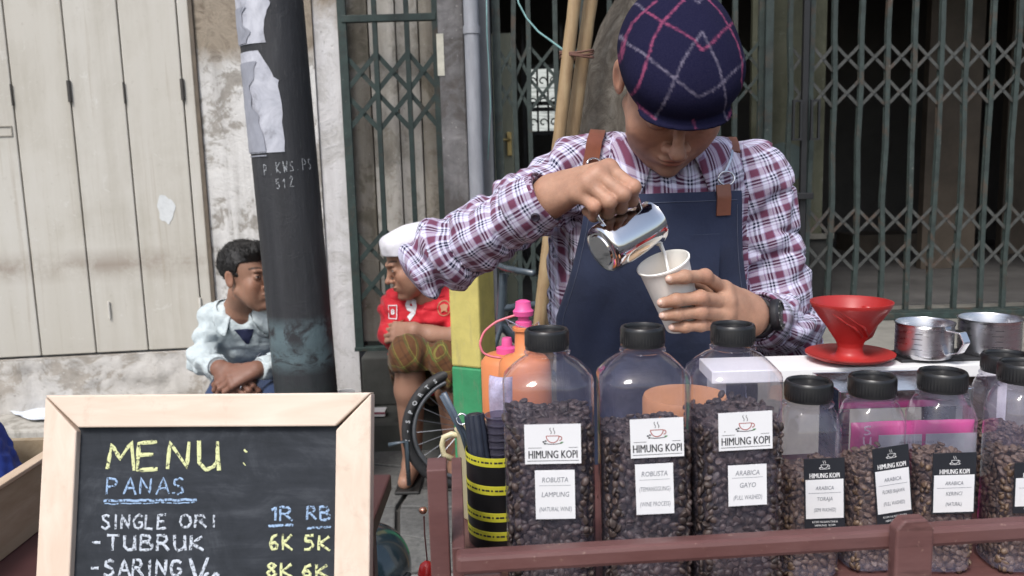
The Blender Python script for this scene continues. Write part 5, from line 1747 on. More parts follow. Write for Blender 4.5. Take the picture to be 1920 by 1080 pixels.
# ---------------------------------------------------------------- bicycle behind the post
bcx = P(873, 817, 2.80); rw = 124 * 2.80 / FPX
bk = thing('bicycle', (bcx[0], 2.8, ZG), 'parked bicycle with black tyre showing left of the yellow and green post', 'bicycle')
wc = np.array([bcx[0], 2.80, ZG + rw])
yaw_b = R_(14)
wx = np.array([math.cos(yaw_b), math.sin(yaw_b), 0]); wy = np.array([-math.sin(yaw_b), math.cos(yaw_b), 0])
M_tyre = simple('black_tyre', (.022, .022, .024), .65, var=.4, scale=60, bump=.3)
M_rim = simple('grey_rim', (.20, .21, .23), .35, .7)
M_frm = simple('slate_frame_paint', (.06, .08, .10), .35, coat=.4)
def circ(c, r, n=72): return [c + wx * r * math.cos(t) + np.array([0, 0, r * math.sin(t)]) for t in np.linspace(0, 2 * math.pi, n + 1)]
def wheel(c):
    MB().tube(circ(c, rw - .017), .017, 14, caps=False, ref=wy).build('tyre', M_tyre, bk, world=True, smooth=True)
    MB().tube(circ(c, rw - .042), .008, 10, caps=False, ref=wy).build('rim', M_rim, bk, world=True, smooth=True)
    MB().cyl(c - wy * .035, c + wy * .035, .016, n=16).build('hub', M_rim, bk, world=True, smooth=True, auto=40)
    for k in range(24):
        t = 2 * math.pi * k / 24; e = wx * math.cos(t) + np.array([0, 0, math.sin(t)]); t2 = t + (.5 if k % 2 else -.5)
        e2 = wx * math.cos(t2) + np.array([0, 0, math.sin(t2)])
        MB().cyl(c + e2 * .014 + wy * (.022 if k % 2 else -.022), c + e * (rw - .048), .0012, n=4, caps=False).build('spoke', M_rim, bk, world=True)
wheel(wc)
c2_ = wc + wx * .86
wheel(c2_)
hd0 = wc + wx * .13 + np.array([0, 0, .40]); st0 = wc + wx * .62 + np.array([0, 0, .42]); bb = wc + wx * .48 + np.array([0, 0, -.02])
for a, b, r in ((wc + wy * .045, hd0 - np.array([0, 0, .05]) + wy * .03, .009), (wc - wy * .045, hd0 - np.array([0, 0, .05]) - wy * .03, .009), (hd0 - np.array([0, 0, .08]), hd0 + np.array([0, 0, .12]) + wx * .02, .015), (hd0 - np.array([0, 0, .05]), bb, .015), (hd0, st0, .013), (bb, st0 + np.array([0, 0, .12]) + wx * .04, .013), (bb, c2_ + wy * .04, .008), (bb, c2_ - wy * .04, .008), (st0, c2_ + wy * .04, .007), (st0, c2_ - wy * .04, .007)):
    MB().cyl(a, b, r, n=12).build('frame_tube', M_frm, bk, world=True, smooth=True, auto=40)
hb = hd0 + np.array([0, 0, .15])
MB().tube([hb - wy * .27 + wx * .05, hb - wy * .1, hb + wy * .1, hb + wy * .27 + wx * .05], .010, 10).build('handlebar', M_frm, bk, world=True, smooth=True)
V, F = nets(s_all([(s_cone(st0 + np.array([0, 0, .14]) - wx * .10, st0 + np.array([0, 0, .145]) + wx * .10, .018, .05), 0)]), st0 - .2, st0 + .33, .012)
mk('saddle', V, F, M_tyre, bk, world=True, smooth=True)
MB().tube([bb + wy * .05, bb + wy * .05 + wx * .1 - np.array([0, 0, .12])], .008, 8).build('crank', M_rim, bk, world=True)
# the axle bolt and stay that stick out at the left
MB().tube([wc - wx * .26 + np.array([0, -.01, -.03]), wc - wx * .20 + np.array([0, -.02, -.02]), wc - wx * .20 + np.array([0, 0, -.18])], .008, 8).build('parking_stand', M_frm, bk, world=True, smooth=True)
# lettering on the tyre wall
m = MB()
for k, ch in enumerate('V-SPORTS'):
    th = R_(186 - k * 9.5)
    e = wx * math.cos(th) + np.array([0, 0, math.sin(th)]); tg_ = wx * math.sin(th) - np.array([0, 0, math.cos(th)])
    V, F = text_geo(ch, .021, bold=.0004)
    if len(V): m.add(wc + e * (rw - .017) - wy * .0172 + V[:, :1] * tg_ + V[:, 1:2] * e, F)
m.build('tyre_lettering', simple('pale_tyre_print', (.55, .57, .60), .6), bk, world=True)

# small litter on the step
M_cup = simple('white_paper_cup', (.75, .75, .74), .55, var=.06)
c = P(645, 728, 3.30)
tag(MB().lathe([(0, 0), (.026, 0), (.034, .085), (.036, .085), (.036, .089), (.032, .088), (.025, .003), (0, .003)], 32).build('paper_cup', M_cup, None, smooth=True, auto=45, loc=(c[0], 3.34, ZL + .001)), 'white paper cup standing on the step between the pole and the green gate', 'cup')
M_pkt = simple('white_packet', (.70, .69, .70), .5, var=.1)
pkt = thing('cigarette_pack', (P(703, 722, 3.25)[0], 3.3, ZL), 'white and maroon cigarette pack on the dark step', 'pack')
MB().box2((P(689, 722, 3.25)[0], 3.27, ZL + .001), (P(712, 722, 3.25)[0] + .012, 3.33, ZL + .022)).build('pack_box', M_pkt, pkt, world=True, bevel=.001)
MB().box2((P(689, 722, 3.25)[0], 3.2685, ZL + .012), (P(712, 722, 3.25)[0] + .012, 3.2695, ZL + .019)).build('maroon_band', simple('maroon_print', (.25, .05, .08), .5), pkt, world=True)
tag(MB().box((P(654, 733, 3.22)[0], 3.26, ZL + .009), (.045, .03, .016), rotz(.4)).build('paper_scrap', M_pkt, bevel=.002), 'small crumpled white paper scrap beside the foot of the white paper cup', 'paper')
M_news = simple('newsprint', (.60, .64, .70), .8, var=.35, scale=30, stretch=(1, 4, 1))
for k, (q, dz, lab) in enumerate((([(18, 775), (92, 742), (200, 742), (172, 786), (60, 792)], .006, 'rumpled grey newspaper sheet spread flat on the step at the left, lowest sheet'), ([(95, 742), (190, 728), (240, 745), (150, 770)], .016, 'folded newspaper sheet lying on top of the spread one, behind the menu board corner'))):
    def onL(px, py, z):
        d = P(px, py, 1.0) - CAMP; t = (z - CAMP[2]) / d[2]
        return CAMP + d * t
    A = [onL(x, y, ZL + .004) for x, y in q]
    A = [np.array([p[0], min(max(p[1], 3.245), 3.56), p[2]]) for p in A]
    c = sum(A) / len(A); V = []; F = []
    nr = 10; m_ = 48
    for i in range(nr + 1):
        for j in range(m_):
            t = j / m_ * len(A); i0 = int(t) % len(A); p = A[i0] * (1 - t % 1) + A[(i0 + 1) % len(A)] * (t % 1)
            V.append(c + (p - c) * i / nr)
    V = np.array(V); V[:, 2] += dz * .5 + dz * 2.6 * np.abs(vnoise(V * 9 + k * 5)) + .003 * np.abs(vnoise(V * 50))
    for i in range(nr):
        for j in range(m_): F.append([i * m_ + j, i * m_ + (j + 1) % m_, (i + 1) * m_ + (j + 1) % m_, (i + 1) * m_ + j])
    tag(mk('newspaper', V, F, M_news), lab, 'newspaper', 'newspaper sheets on the step')

# ---------------------------------------------------------------- people
def f_head(c, R, s=1.0, v=None):
    """a man's head in its own axes: x to his left, -y forward, z up; returns a field in world space"""
    v = v or {}
    dn = v.get('nose', 1.0); ch = v.get('cheek', 0.0); wx, wz = v.get('wx', 1.0), v.get('wz', 1.0)
    mir = lambda p, q: ((p[0], p[1], p[2]), (-p[0], p[1], p[2]), q)
    it = [(s_ell((0, .012, .030), (.077, .094, .080)), 0),
          (s_ell((0, -.028, -.035), (.062 + ch, .060, .082)), .03),
          (s_ell((0, -.052, -.098), (.030, .026, .026)), .03)]
    for m in (-1, 1):
        it += [(s_cone((m * .056, .005, -.055), (m * .020, -.066, -.110), .014, .011), .022),
               (s_ell((m * .044, -.062, -.034), (.021 + ch * .5, .018, .018)), .02), (s_ell((m * .036, -.052, -.062), (.026, .026, .034)), .03),
               (s_cone((m * .038, -.080, .014), (m * .010, -.090, .012), .008, .009), .012)]
    for m in (-1, 1):
        it += [(s_ell((m * .031, -.096, -.006), (.019, .015, .012)), -.012), (s_ell((m * .031, -.0765, -.007), (.0165, .0130, .0125)), .004),
               (s_cone((m * .043, -.0865, -.0085), (m * .018, -.0895, -.009), .0011, .0011), .0015 if not v.get('closed') else .002)]
    it += [(s_cone((0, -.086, .004), (0, -.106, -.034), .0065, .0085 * dn), .012),
           (s_ell((0, -.109 - .003 * dn, -.040), (.0115 * dn, .0115, .0095)), .007)]
    for m in (-1, 1):
        it += [(s_ell((m * .0125 * dn, -.0985, -.0435), (.0078 * dn, .009, .0068)), .005)]
    for m in (-1, 1):
        it += [(s_ell((m * .0065 * dn, -.105, -.0505), (.0034, .0048, .0032)), -.002)]
    it += [(s_ell((0, -.080, -.072), (.029, .020, .024)), .014),
           (s_cone((0, -.1005, -.0535), (0, -.1005, -.0620), .0022, .0022), -.004),
           (s_ell((0, -.0975, -.0665), (.0225, .0075, .0050)), .003), (s_ell((0, -.0955, -.0770), (.0185, .0080, .0064)), .003),
           (s_cone((-.022, -.0945, -.0715), (0, -.1055, -.0712), .0010, .0013), -.002), (s_cone((.022, -.0945, -.0715), (0, -.1055, -.0712), .0010, .0013), -.002),
           (s_ell((0, -.0985, -.0880), (.014, .005, .004)), -.006),
           (s_ell((0, -.084, -.1075), (.017, .015, .013)), .014)]
    for m in (-1, 1):
        Re = rotz(m * -.35) @ rotx(-.15)
        it += [(s_ell((m * .081, .016, -.010), (.0055, .0175, .031), Re), .006), (s_ell((m * .0855, .012, -.008), (.0045, .009, .018), Re), -.003)]
    g = s_all(it)
    R = np.asarray(R, np.float32); c = np.asarray(c, np.float32)
    cc = c + R @ np.array([0, 0, -.01], np.float32) * s
    def F_(Q):
        d0 = np.linalg.norm(Q - cc, axis=1)
        out = d0 - .13 * s
        m = d0 < .21 * s
        if m.any():
            L = ((Q[m] - c) @ R / s).astype(np.float32)
            L[:, 0] /= wx; L[:, 2] = np.where(L[:, 2] < 0, L[:, 2] / wz, L[:, 2])
            out[m] = g(L) * s * min(wx, 1)
        return out
    return F_


def gauss(Q, c, r):
    return np.exp(-(((Q - np.array(c)) / np.array(r)) ** 2).sum(1))


def head_tint(V, c, R, s, base, o=None):
    """colour of the skin at head points: lips, brows, eyes, beard shadow"""
    o = o or {}
    L = (V - c) @ R / s
    L[:, 0] /= o.get('wx', 1.0); L[:, 2] = np.where(L[:, 2] < 0, L[:, 2] / o.get('wz', 1.0), L[:, 2])
    ax = np.abs(L[:, 0]); M = L.copy(); M[:, 0] = ax
    C = np.tile(np.array(base, float), (len(V), 1))
    def put(w, col):
        nonlocal C
        w = np.clip(w, 0, 1)[:, None]; C = C * (1 - w) + np.array(col) * w
    front = (L[:, 1] < -.05)
    put(front * .45 * gauss(M, (.04, -.075, -.04), (.03, .04, .025)), (base[0] * 1.12, base[1] * .88, base[2] * .8))
    put(front * .35 * gauss(M, (0, -.11, -.042), (.016, .02, .012)), (base[0] * 1.1, base[1] * .85, base[2] * .8))
    lip = np.maximum(gauss(L, (0, -.099, -.0668), (.019, .02, .0042)), gauss(L, (0, -.098, -.0770), (.016, .02, .0055)))
    put(front * np.clip(lip * 1.9 - .5, 0, .85), (base[0] * .80, base[1] * .48, base[2] * .50))
    put(front * .8 * np.clip(gauss(L, (0, -.099, -.0715), (.021, .03, .0010)) * 1.5 - .2, 0, 1), (.05, .02, .018))
    st_ = o.get('stubble', .25)
    put(front * st_ * np.clip(1.3 * gauss(L, (0, -.10, -.058), (.022, .03, .006)) + gauss(L, (0, -.085, -.105), (.035, .04, .018)), 0, 1), (.07, .045, .04))
    nz = vnoise(L * 600) * .25
    bz = .0225 + .004 * (1 - ((ax - .032) / .02) ** 2)
    put(front * (np.abs(ax - .031) < .021) * np.clip(1.6 * np.exp(-((L[:, 2] - bz) / .0042) ** 2) - .35 + nz, 0, .92), (.018, .013, .012))
    eye = (ax > .0175) & (ax < .0435) & front
    if o.get('closed'):
        put(eye * np.clip(1.5 * np.exp(-((L[:, 2] + .0135) / .0014) ** 2) - .2, 0, .9), (.03, .018, .015))
    else:
        u = (ax - .0305) / .0130
        hh = .0040 * np.sqrt(np.clip(1 - u * u, 0, 1))
        inside = eye & (np.abs(L[:, 2] + .0070) < hh) & (np.abs(u) < 1)
        C[inside] = (.42, .38, .34)
        C[inside & (np.abs(u - o.get('gaze', 0)) < .46)] = (.018, .012, .010)
        put(eye * np.clip(1.5 * np.exp(-((L[:, 2] + .0070 - hh - .0005) / .0013) ** 2) - .2, 0, .9) * (np.abs(u) < 1.1), (.02, .013, .012))
    put((np.abs(L[:, 0]) > .078) * .35, (base[0] * 1.05, base[1] * .8, base[2] * .75))
    C *= (1 + .10 * vnoise(L * 60) + .07 * vnoise(L * 170))[:, None]
    return C


g = N('skin')
at = g.new('VertexColor', layer_name='tint').outputs[0]
n1 = g.noise(g.co(), 28, 5, .6); n2 = g.noise(g.co(), 480, 3, .5)
col = g.mix(g.ramp(n1, [(.35, .22), (.65, 0)]), at, (.26, .12, .085))
col = g.mix(g.ramp(n2, [(.3, .12), (.5, 0)]), col, (.15, .07, .05))
M_skin = g.done(g.pbsdf(col, g.ramp(n1, [(.3, .44), (.7, .62)]), 0, g.bump(n2, .35, .0008, g.bump(g.noise(g.co(), 120, 4, .6), .25, .0015)), .35, sss=.12, sss_r=(.012, .005, .003)))


def clothmat(name, c, var=.2, rough=.85, weave=900, fold=22, fs=.5):
    n = N(name)
    f = n.noise(n.co(), fold, 5, .55, .4); w = n.noise(n.co(), weave, 2, .5); b = n.noise(n.co(), 6, 3, .5)
    lo = tuple(x * (1 - var) for x in c); hi = tuple(min(1, x * (1 + var)) for x in c)
    col = n.ramp(n.math('ADD', n.math('MULTIPLY', w, .5), n.math('MULTIPLY', b, .5)), [(.35, lo), (.65, hi)])
    nb = n.bump(f, fs, .010)
    return n.done(n.pbsdf(col, rough, 0, n.bump(w, .3, .0004, nb), .2, Sheen_Weight=.15))


def plaidmat(name, stops, pu, pv, fold=24, fs=.55):
    n = N(name)
    uv = n.sep(n.tc.outputs['UV'])
    n1 = n.noise(n.co(kind='UV'), 26, 3, .5)
    wob = n.math('MULTIPLY', n.math('SUBTRACT', n1, .5), .0030)
    fu = n.math('FRACT', n.math('DIVIDE', n.math('ADD', uv[0], wob), pu))
    fv = n.math('FRACT', n.math('DIVIDE', n.math('ADD', uv[1], wob), pv))
    cu = n.ramp(fu, stops, True); cv = n.ramp(fv, stops, True)
    # woven: where the two yarns cross they show half and half
    tw = n.ramp(n.math('FRACT', n.math('MULTIPLY', n.math('ADD', uv[0], uv[1]), 700)), [(0, .35), (.5, .65)], True)
    col = n.mix(tw, cu, cv)
    f = n.noise(n.co(), fold, 6, .6, .5); w = n.noise(n.co(), 900, 2, .5)
    nb = n.bump(f, fs, .007)
    return n.done(n.pbsdf(col, .85, 0, n.bump(w, .25, .0004, nb), .2, Sheen_Weight=.1))


WHT = (.58, .57, .70); MRN = (.140, .042, .080); NVY = (.008, .009, .036); LIL = (.30, .24, .38)
M_plaid = plaidmat('plaid_shirt_cloth', [(0, WHT), (.12, LIL), (.16, MRN), (.46, LIL), (.50, WHT), (.60, NVY), (.68, WHT), (.74, NVY), (.82, WHT), (.90, LIL), (.95, WHT)], .0360, .0335)
M_navy = clothmat('navy_apron_twill', (.027, .036, .072), .25, .85, 1400, 12, .6)
M_leather = simple('brown_leather', (.17, .055, .030), .42, var=.25, scale=40, bump=.25)
M_leather2 = simple('light_brown_leather', (.20, .075, .045), .42, var=.25, scale=40, bump=.25)


def grad(f, Q, e=.0015):
    Q = np.asarray(Q, np.float32); g_ = np.zeros_like(Q)
    for k in range(3):
        d = np.zeros(3, np.float32); d[k] = e
        g_[:, k] = f(Q + d) - f(Q - d)
    return g_ / (np.linalg.norm(g_, axis=1)[:, None] + 1e-9)


def snap(f, Q, off=0.0, it=8):
    Q = np.asarray(Q, np.float32).copy()
    for _ in range(it):
        Q -= ((f(Q) - off)[:, None] * grad(f, Q)) * .9
    return Q


def ribbon(name, f, path, width, off, th, m, parent, n=40, wid=None):
    """a strap that follows a body surface along a path of points"""
    path = np.array(path, float); tt = np.linspace(0, len(path) - 1, n)
    C = np.stack([np.interp(tt, range(len(path)), path[:, k]) for k in range(3)], 1)
    for _ in range(4): C[1:-1] = (C[:-2] + 2 * C[1:-1] + C[2:]) / 4
    C = snap(f, C, off)
    T = np.gradient(C, axis=0); T /= np.linalg.norm(T, axis=1)[:, None]
    Nn = grad(f, C, .006); B = np.cross(T, Nn); B /= np.linalg.norm(B, axis=1)[:, None]
    V = []
    for i in range(n):
        w = width / 2
        for a, b in ((-w, 0), (w, 0), (w, th), (-w, th)): V.append(C[i] + B[i] * a + Nn[i] * b)
    F = [[0, 3, 2, 1], [4 * (n - 1) + k for k in range(4)]]
    for i in range(n - 1):
        for k in range(4): F.append([4 * i + k, 4 * i + (k + 1) % 4, 4 * i + 4 + (k + 1) % 4, 4 * i + 4 + k])
    return mk(name, V, F, m, parent, world=True, smooth=True, auto=40)


def drape(name, f, xl, xr, z0, z1, y0, off, m, parent, nu=50, nv=70, th=.0022, wob=.0, seed=0):
    """cloth hanging on the front of a body: for each (x, z) the first surface met going back from y0"""
    Z = np.linspace(z0, z1, nv); U = np.linspace(0, 1, nu)
    X = np.array([[xl(z) + (xr(z) - xl(z)) * u for u in U] for z in Z]); ZZ = np.repeat(Z[:, None], nu, 1)
    Y = np.full(X.shape, float(y0)); done = np.zeros(X.shape, bool)
    for _ in range(70):
        Q = np.stack([X, Y, ZZ], -1).reshape(-1, 3).astype(np.float32)
        d = (f(Q) - off).reshape(X.shape)
        Y = np.where(d > .0004, Y + np.clip(d * .8, 0, .02), Y)
    for _ in range(3):
        Y[1:-1, 1:-1] = (Y[1:-1, 1:-1] * 2 + Y[:-2, 1:-1] + Y[2:, 1:-1] + Y[1:-1, :-2] + Y[1:-1, 2:]) / 6
    if wob:
        Y -= wob * (vnoise(np.stack([X * 16, ZZ * 5, ZZ * 0 + seed], -1).reshape(-1, 3)).reshape(X.shape) + .5 * vnoise(np.stack([X * 34, ZZ * 18, ZZ * 0 + seed], -1).reshape(-1, 3)).reshape(X.shape))
    A = np.stack([X, Y, ZZ], -1).reshape(-1, 3); Bk = A + np.array([0, th, 0])
    V = np.concatenate([A, Bk]); K = nu * nv; F = []
    for j in range(nv - 1):
        for i in range(nu - 1):
            q = j * nu + i
            F += [[q, q + 1, q + nu + 1, q + nu], [K + q, K + q + nu, K + q + nu + 1, K + q + 1]]
    for i in range(nu - 1):
        F += [[i, K + i, K + i + 1, i + 1], [(nv - 1) * nu + i, (nv - 1) * nu + i + 1, K + (nv - 1) * nu + i + 1, K + (nv - 1) * nu + i]]
    for j in range(nv - 1):
        F += [[j * nu, (j + 1) * nu, K + (j + 1) * nu, K + j * nu], [j * nu + nu - 1, K + j * nu + nu - 1, K + (j + 1) * nu + nu - 1, (j + 1) * nu + nu - 1]]
    return mk(name, V, F, m, parent, world=True, smooth=True, auto=60), A.reshape(nv, nu, 3)


def s_trunk(rows, k=.0):
    """rows of (z, cx, cy, rx, ry) from low to high: a trunk of elliptical sections"""
    rows = sorted(rows); Zr = np.array([r[0] for r in rows]); T = np.array(rows)
    def f(Q):
        z = Q[:, 2]
        cx, cy, rx, ry = [np.interp(z, Zr, T[:, j]) for j in (1, 2, 3, 4)]
        x = (Q[:, 0] - cx) / rx; y = (Q[:, 1] - cy) / ry
        d = (np.sqrt(x * x + y * y) - 1) * np.minimum(rx, ry)
        e = np.maximum(Zr[0] - z, z - Zr[-1])
        return (np.maximum(d, e)).astype(np.float32)
    return f


def limb_uv(V, F, torso_x, bones, r_uv, ref):
    """texture coordinates in metres: flat across the trunk, wrapped round each bone of the sleeves"""
    Cn = V[F].mean(1)
    d = [np.zeros(len(Cn)) + .0]
    D = [torso_x(Cn)]
    for a, b, ra, rb in bones: D.append(s_cone(a, b, ra, rb)(Cn.astype(np.float32)))
    k = np.argmin(np.stack(D), 0)
    UV = np.zeros((len(F), 4, 2))
    Vf = V[F]
    UV[..., 0] = Vf[..., 0]; UV[..., 1] = Vf[..., 2] - Vf[..., 1] * .9
    for j, (a, b, ra, rb) in enumerate(bones):
        m = k == j + 1
        if not m.any(): continue
        ax_ = nrm(np.asarray(b) - a); e1 = nrm(np.asarray(ref[j]) - ax_ * (np.asarray(ref[j]) @ ax_)); e2 = np.cross(ax_, e1)
        q = Vf[m] - a; c = Cn[m] - a
        th = np.arctan2(q @ e2, q @ e1); tc = np.arctan2(c @ e2, c @ e1)[:, None]
        th = tc + (th - tc + math.pi) % (2 * math.pi) - math.pi
        UV[m, :, 0] = th * r_uv; UV[m, :, 1] = q @ ax_ + j * .013
    return UV


def finger(joints, r0, r1, k=.006):
    out = []
    n = len(joints) - 1
    for i in range(n):
        ra = r0 + (r1 - r0) * i / n; rb = r0 + (r1 - r0) * (i + 1) / n
        g_, bx = bcone(joints[i], joints[i + 1], ra, rb)
        out.append((g_, k if i else .007, bx))
    for i in range(1, n):                          # knuckles
        ra = (r0 + (r1 - r0) * i / n) * 1.10
        g_, bx = bcone(joints[i], joints[i], ra, ra)
        out.append((g_, .003, bx))
    return out


def hand_items(W, W2, mcps, fingers, thumb, rp=.0125):
    """palm fanned from the wrist, four unequal fingers and a thumb that leaves the palm's side"""
    it = []
    W = np.asarray(W); W2 = np.asarray(W2)
    for i, m in enumerate(mcps):
        t = i / 3.0
        a = W * (1 - t) + W2 * t
        g_, bx = bcone(a, m, .0185, rp - .0008 * i)
        it.append((g_, .014 if it else 0, bx))
    for a, b in zip(mcps[:-1], mcps[1:]):
        g_, bx = bcone(a, b, rp * .92, rp * .92)
        it.append((g_, .006, bx))
    # each finger is a smooth chain; chains meet only softly so the gaps stay open
    subs = [s_near(it, .03)]
    for k, (m, fj) in enumerate(zip(mcps, fingers)):
        subs.append(s_near(finger([m] + list(fj), (.0100, .0102, .0096, .0084)[k], (.0071, .0073, .0070, .0062)[k]), .03))
    subs.append(s_near(finger(list(thumb), .0150, .0090), .03))
    palm, fs, th = subs[0], subs[1:5], subs[5]
    def F_(Q):
        d = palm(Q)
        e = fs[0](Q)
        for q in fs[1:]: e = smin(e, q(Q), .0018)
        d = smin(d, e, .006)
        return smin(d, th(Q), .010)
    return F_


def tint_hand(C, V, tips, view, col):
    for t, d in tips:
        w = np.exp(-(np.linalg.norm(V - t, axis=1) / .0095) ** 2) * 1.7 - .55
        nrm_ = nrm(view)
        side_ = (V - t) @ nrm_
        w = np.clip(w, 0, .85) * (side_ > .003)
        C[:] = C * (1 - w[:, None]) + np.array(col) * w[:, None]
    return C


# ======================================================== the seller
VX = float(P(1240, 430, 1.42)[0])
seller = thing('person', (VX, 1.46, 0), 'coffee seller in plaid shirt, navy apron and checked cap pouring from a steel pitcher', 'person')
shR, shL = P(1086, 326, 1.40), P(1410, 338, 1.40)
elR, elL = P(822, 487, 1.26), P(1484, 622, 1.40)
wrR, wrL = P(1028, 368, 1.178), P(1404, 590, 1.192)
z_ = lambda py: float(P(1240, py, 1.42)[2])
trunk = s_trunk([(.72, VX, 1.475, .172, .120), (.85, VX - .003, 1.47, .168, .118), (z_(640), VX - .004, 1.455, .180, .115), (z_(540), VX - .004, 1.440, .184, .112),
                 (z_(430), VX + .000, 1.425, .182, .108), (z_(365), VX + .008, 1.412, .172, .100), (z_(325), VX + .008, 1.405, .150, .088), (z_(300), VX + .008, 1.402, .115, .074), (z_(284), VX + .008, 1.402, .080, .062), (z_(272), VX + .008, 1.402, .060, .052)])
cuffR = wrR + nrm(elR - wrR) * .002; cuffL = wrL + nrm(elL - wrL) * .040
bonesU = [(shR, elR, .056, .056), (elR, cuffR, .054, .037), (shL, elL, .058, .054), (elL, cuffL, .052, .036)]


def f_shirt0(Q):
    d = trunk(Q)
    d = smin(d, s_cone(shR + np.array([.05, .01, .0]), shR, .060, .058)(Q), .035)
    d = smin(d, s_cone(shL - np.array([.05, -.01, .0]), shL, .060, .059)(Q), .035)
    a = smin(s_cone(shR, elR, .057, .053)(Q), s_cone(elR, cuffR, .050, .037)(Q), .018)
    b = smin(s_cone(shL, elL, .059, .052)(Q), s_cone(elL, cuffL, .050, .036)(Q), .018)
    d = smin(d, a, .020); d = smin(d, b, .020)
    return d


eldR = nrm(np.cross(elR - shR, cuffR - elR)); eldL = nrm(np.cross(elL - shL, cuffL - elL))
midR = (cuffR + elR) / 2


def folds(Q, c, ax_, r, amp, wl, ph=0.0):
    """creases that run across a limb around a point"""
    s = (Q - np.asarray(c, np.float32)) @ np.asarray(ax_, np.float32)
    w = np.exp(-(s / r) ** 2)
    return amp * w * np.sin(s * wl + 2.2 * vnoise(Q * 16 + ph) + ph)


def crease(q, ax_, along, across, amp, w=.13, seed=0.0):
    """sharp valleys that run across an axis, like pulled cloth"""
    a_ = np.asarray(nrm(ax_), np.float32); s = q @ a_
    r_ = q * across + a_ * ((s * (along - across))[:, None]) + seed
    v = vnoise(r_)
    return amp * np.exp(-(v / w) ** 2)


def f_shirt(Q):
    d = f_shirt0(Q)
    near = np.abs(d) < .03
    if near.any():
        q = Q[near]
        v31 = vnoise(q * 27 + 3)
        n_ = .0045 * vnoise(q * 12) + .0065 * (np.abs(v31) - .3) + .0016 * vnoise(q * 70)
        wR_ = np.clip((VX - .13 - q[:, 0]) / .05, 0, 1); wL_ = np.clip((q[:, 0] - VX - .14) / .04, 0, 1)
        n_ = n_ + wR_ * (crease(q, cuffR - elR, 34, 11, .0065) + crease(q, elR - shR, 26, 9, .0040, .1, 7)) + wL_ * crease(q, (.1, 0, 1), 30, 10, .0065, .13, 3) + (1 - wR_) * (1 - wL_) * crease(q, (.3, 0, 1), 16, 9, .0045, .1, 5)
        n_ = n_ + folds(q, elR, nrm(elR - shR + (elR - cuffR)), .10, .0050, 120) + folds(q, elR * .55 + shR * .45, nrm(elR - shR), .10, .0030, 95, 2)
        n_ = n_ + folds(q, cuffR * .6 + elR * .4, nrm(cuffR - elR), .08, .0030, 130, 5)
        n_ = n_ + folds(q, elL, nrm(elL - shL), .10, .0055, 110, 1) + folds(q, cuffL * .5 + elL * .5, nrm(cuffL - elL), .06, .0040, 150, 3) + folds(q, shL * .6 + elL * .4, np.array([.25, 0, 1]), .09, .003, 80, 4)
        d[near] = d[near] + n_
    # opening at the throat and hollow sleeve ends
    d = -smin(-d, s_cone(nkb + np.array([0, -.062, .035]), nkb + np.array([-.002, -.088, -.045]), .040, .006)(Q), .006)
    for cf, el in ((cuffR, elR), (cuffL, elL)):
        a_ = nrm(cf - el)
        d = -smin(-d, s_cone(cf - a_ * .008, cf + a_ * .06, .0295, .0295)(Q), .003)
        pl_ = (Q - (cf - a_ * .0).astype(np.float32)) @ a_.astype(np.float32)
        near = np.linalg.norm(Q - cf.astype(np.float32), axis=1) < .075
        d = np.where(near, np.maximum(d, pl_), d)
    return d


nkb = P(1246, 285, 1.402)
V, F = nets(f_shirt, (elR[0] - .08, 1.10, .715), (elL[0] + .12, 1.62, nkb[2] + .09), .0042, pad=1.5)
# keep the texture reference fixed round each arm so the checks run on across the elbow
UV = limb_uv(V, F, lambda Q: trunk(Q.astype(np.float32)) + .012, bonesU, .0360 * 9 / (2 * math.pi), [eldR, eldR, eldL, eldL])
o = mk('shirt', V, F, M_plaid, seller, world=True, smooth=True)
set_uv(o, UV)

# cuffs: a stiff band round each sleeve end, with a button on the right one
for cf, el, ref, nm, bth in ((cuffR, elR, eldR, 1, 1), (cuffL, elL, eldL, 2, 0)):
    a_ = nrm(cf - el); e1 = nrm(ref - a_ * (ref @ a_)); e2 = np.cross(a_, e1)
    V = []; n = 64; prof = [(-.052, .0415), (-.050, .0432), (-.030, .0418), (-.004, .0385), (.0005, .0380), (.0015, .0365), (-.0005, .0350), (-.03, .0335)] if nm == 1 else [(-.030, .043), (-.028, .0450), (-.012, .0425), (.0, .0390), (.0012, .037), (-.001, .0350), (-.02, .034)]
    for s_, r in prof:
        for k in range(n):
            t = 2 * math.pi * k / n
            rr = r * (1 + .035 * math.sin(2 * t + nm) + .02 * math.sin(5 * t + s_ * 70))
            V.append(cf + a_ * s_ + (e1 * math.cos(t) + e2 * math.sin(t)) * rr)
    F = np.array([[i * n + k, i * n + (k + 1) % n, (i + 1) * n + (k + 1) % n, (i + 1) * n + k] for i in range(len(prof) - 1) for k in range(n)])
    V = np.array(V)
    o = mk('cuff', V, F, M_plaid, seller, world=True, smooth=True)
    UVc = np.zeros((len(F), 4, 2))
    for i in range(len(prof) - 1):
        for k in range(n):
            f0 = i * n + k
            for q, (ii, kk) in enumerate(((i, k), (i, k + 1), (i + 1, k + 1), (i + 1, k))): UVc[f0, q] = (kk / n * .0360 * 7, prof[ii][0] + .01)
    set_uv(o, UVc)
    if bth:
        M_btn = simple('dark_button', (.03, .025, .04), .3)
        c = P(1003, 412, 1.14)
        c = np.array(snap(lambda Q: s_cone(elR, cuffR, .050, .0400)(Q), [c], .002))[0]; nb_ = grad(lambda Q: s_cone(elR, cuffR, .050, .037)(Q), [c])[0]
        MB().lathe([(0, 0), (.0062, 0), (.0065, .0015), (.005, .0026), (.0042, .0020), (0, .0018)], 20, c=c, R=axes(nb_, (1, 0, 0))).build('button', M_btn, o, world=True, smooth=True, auto=40)

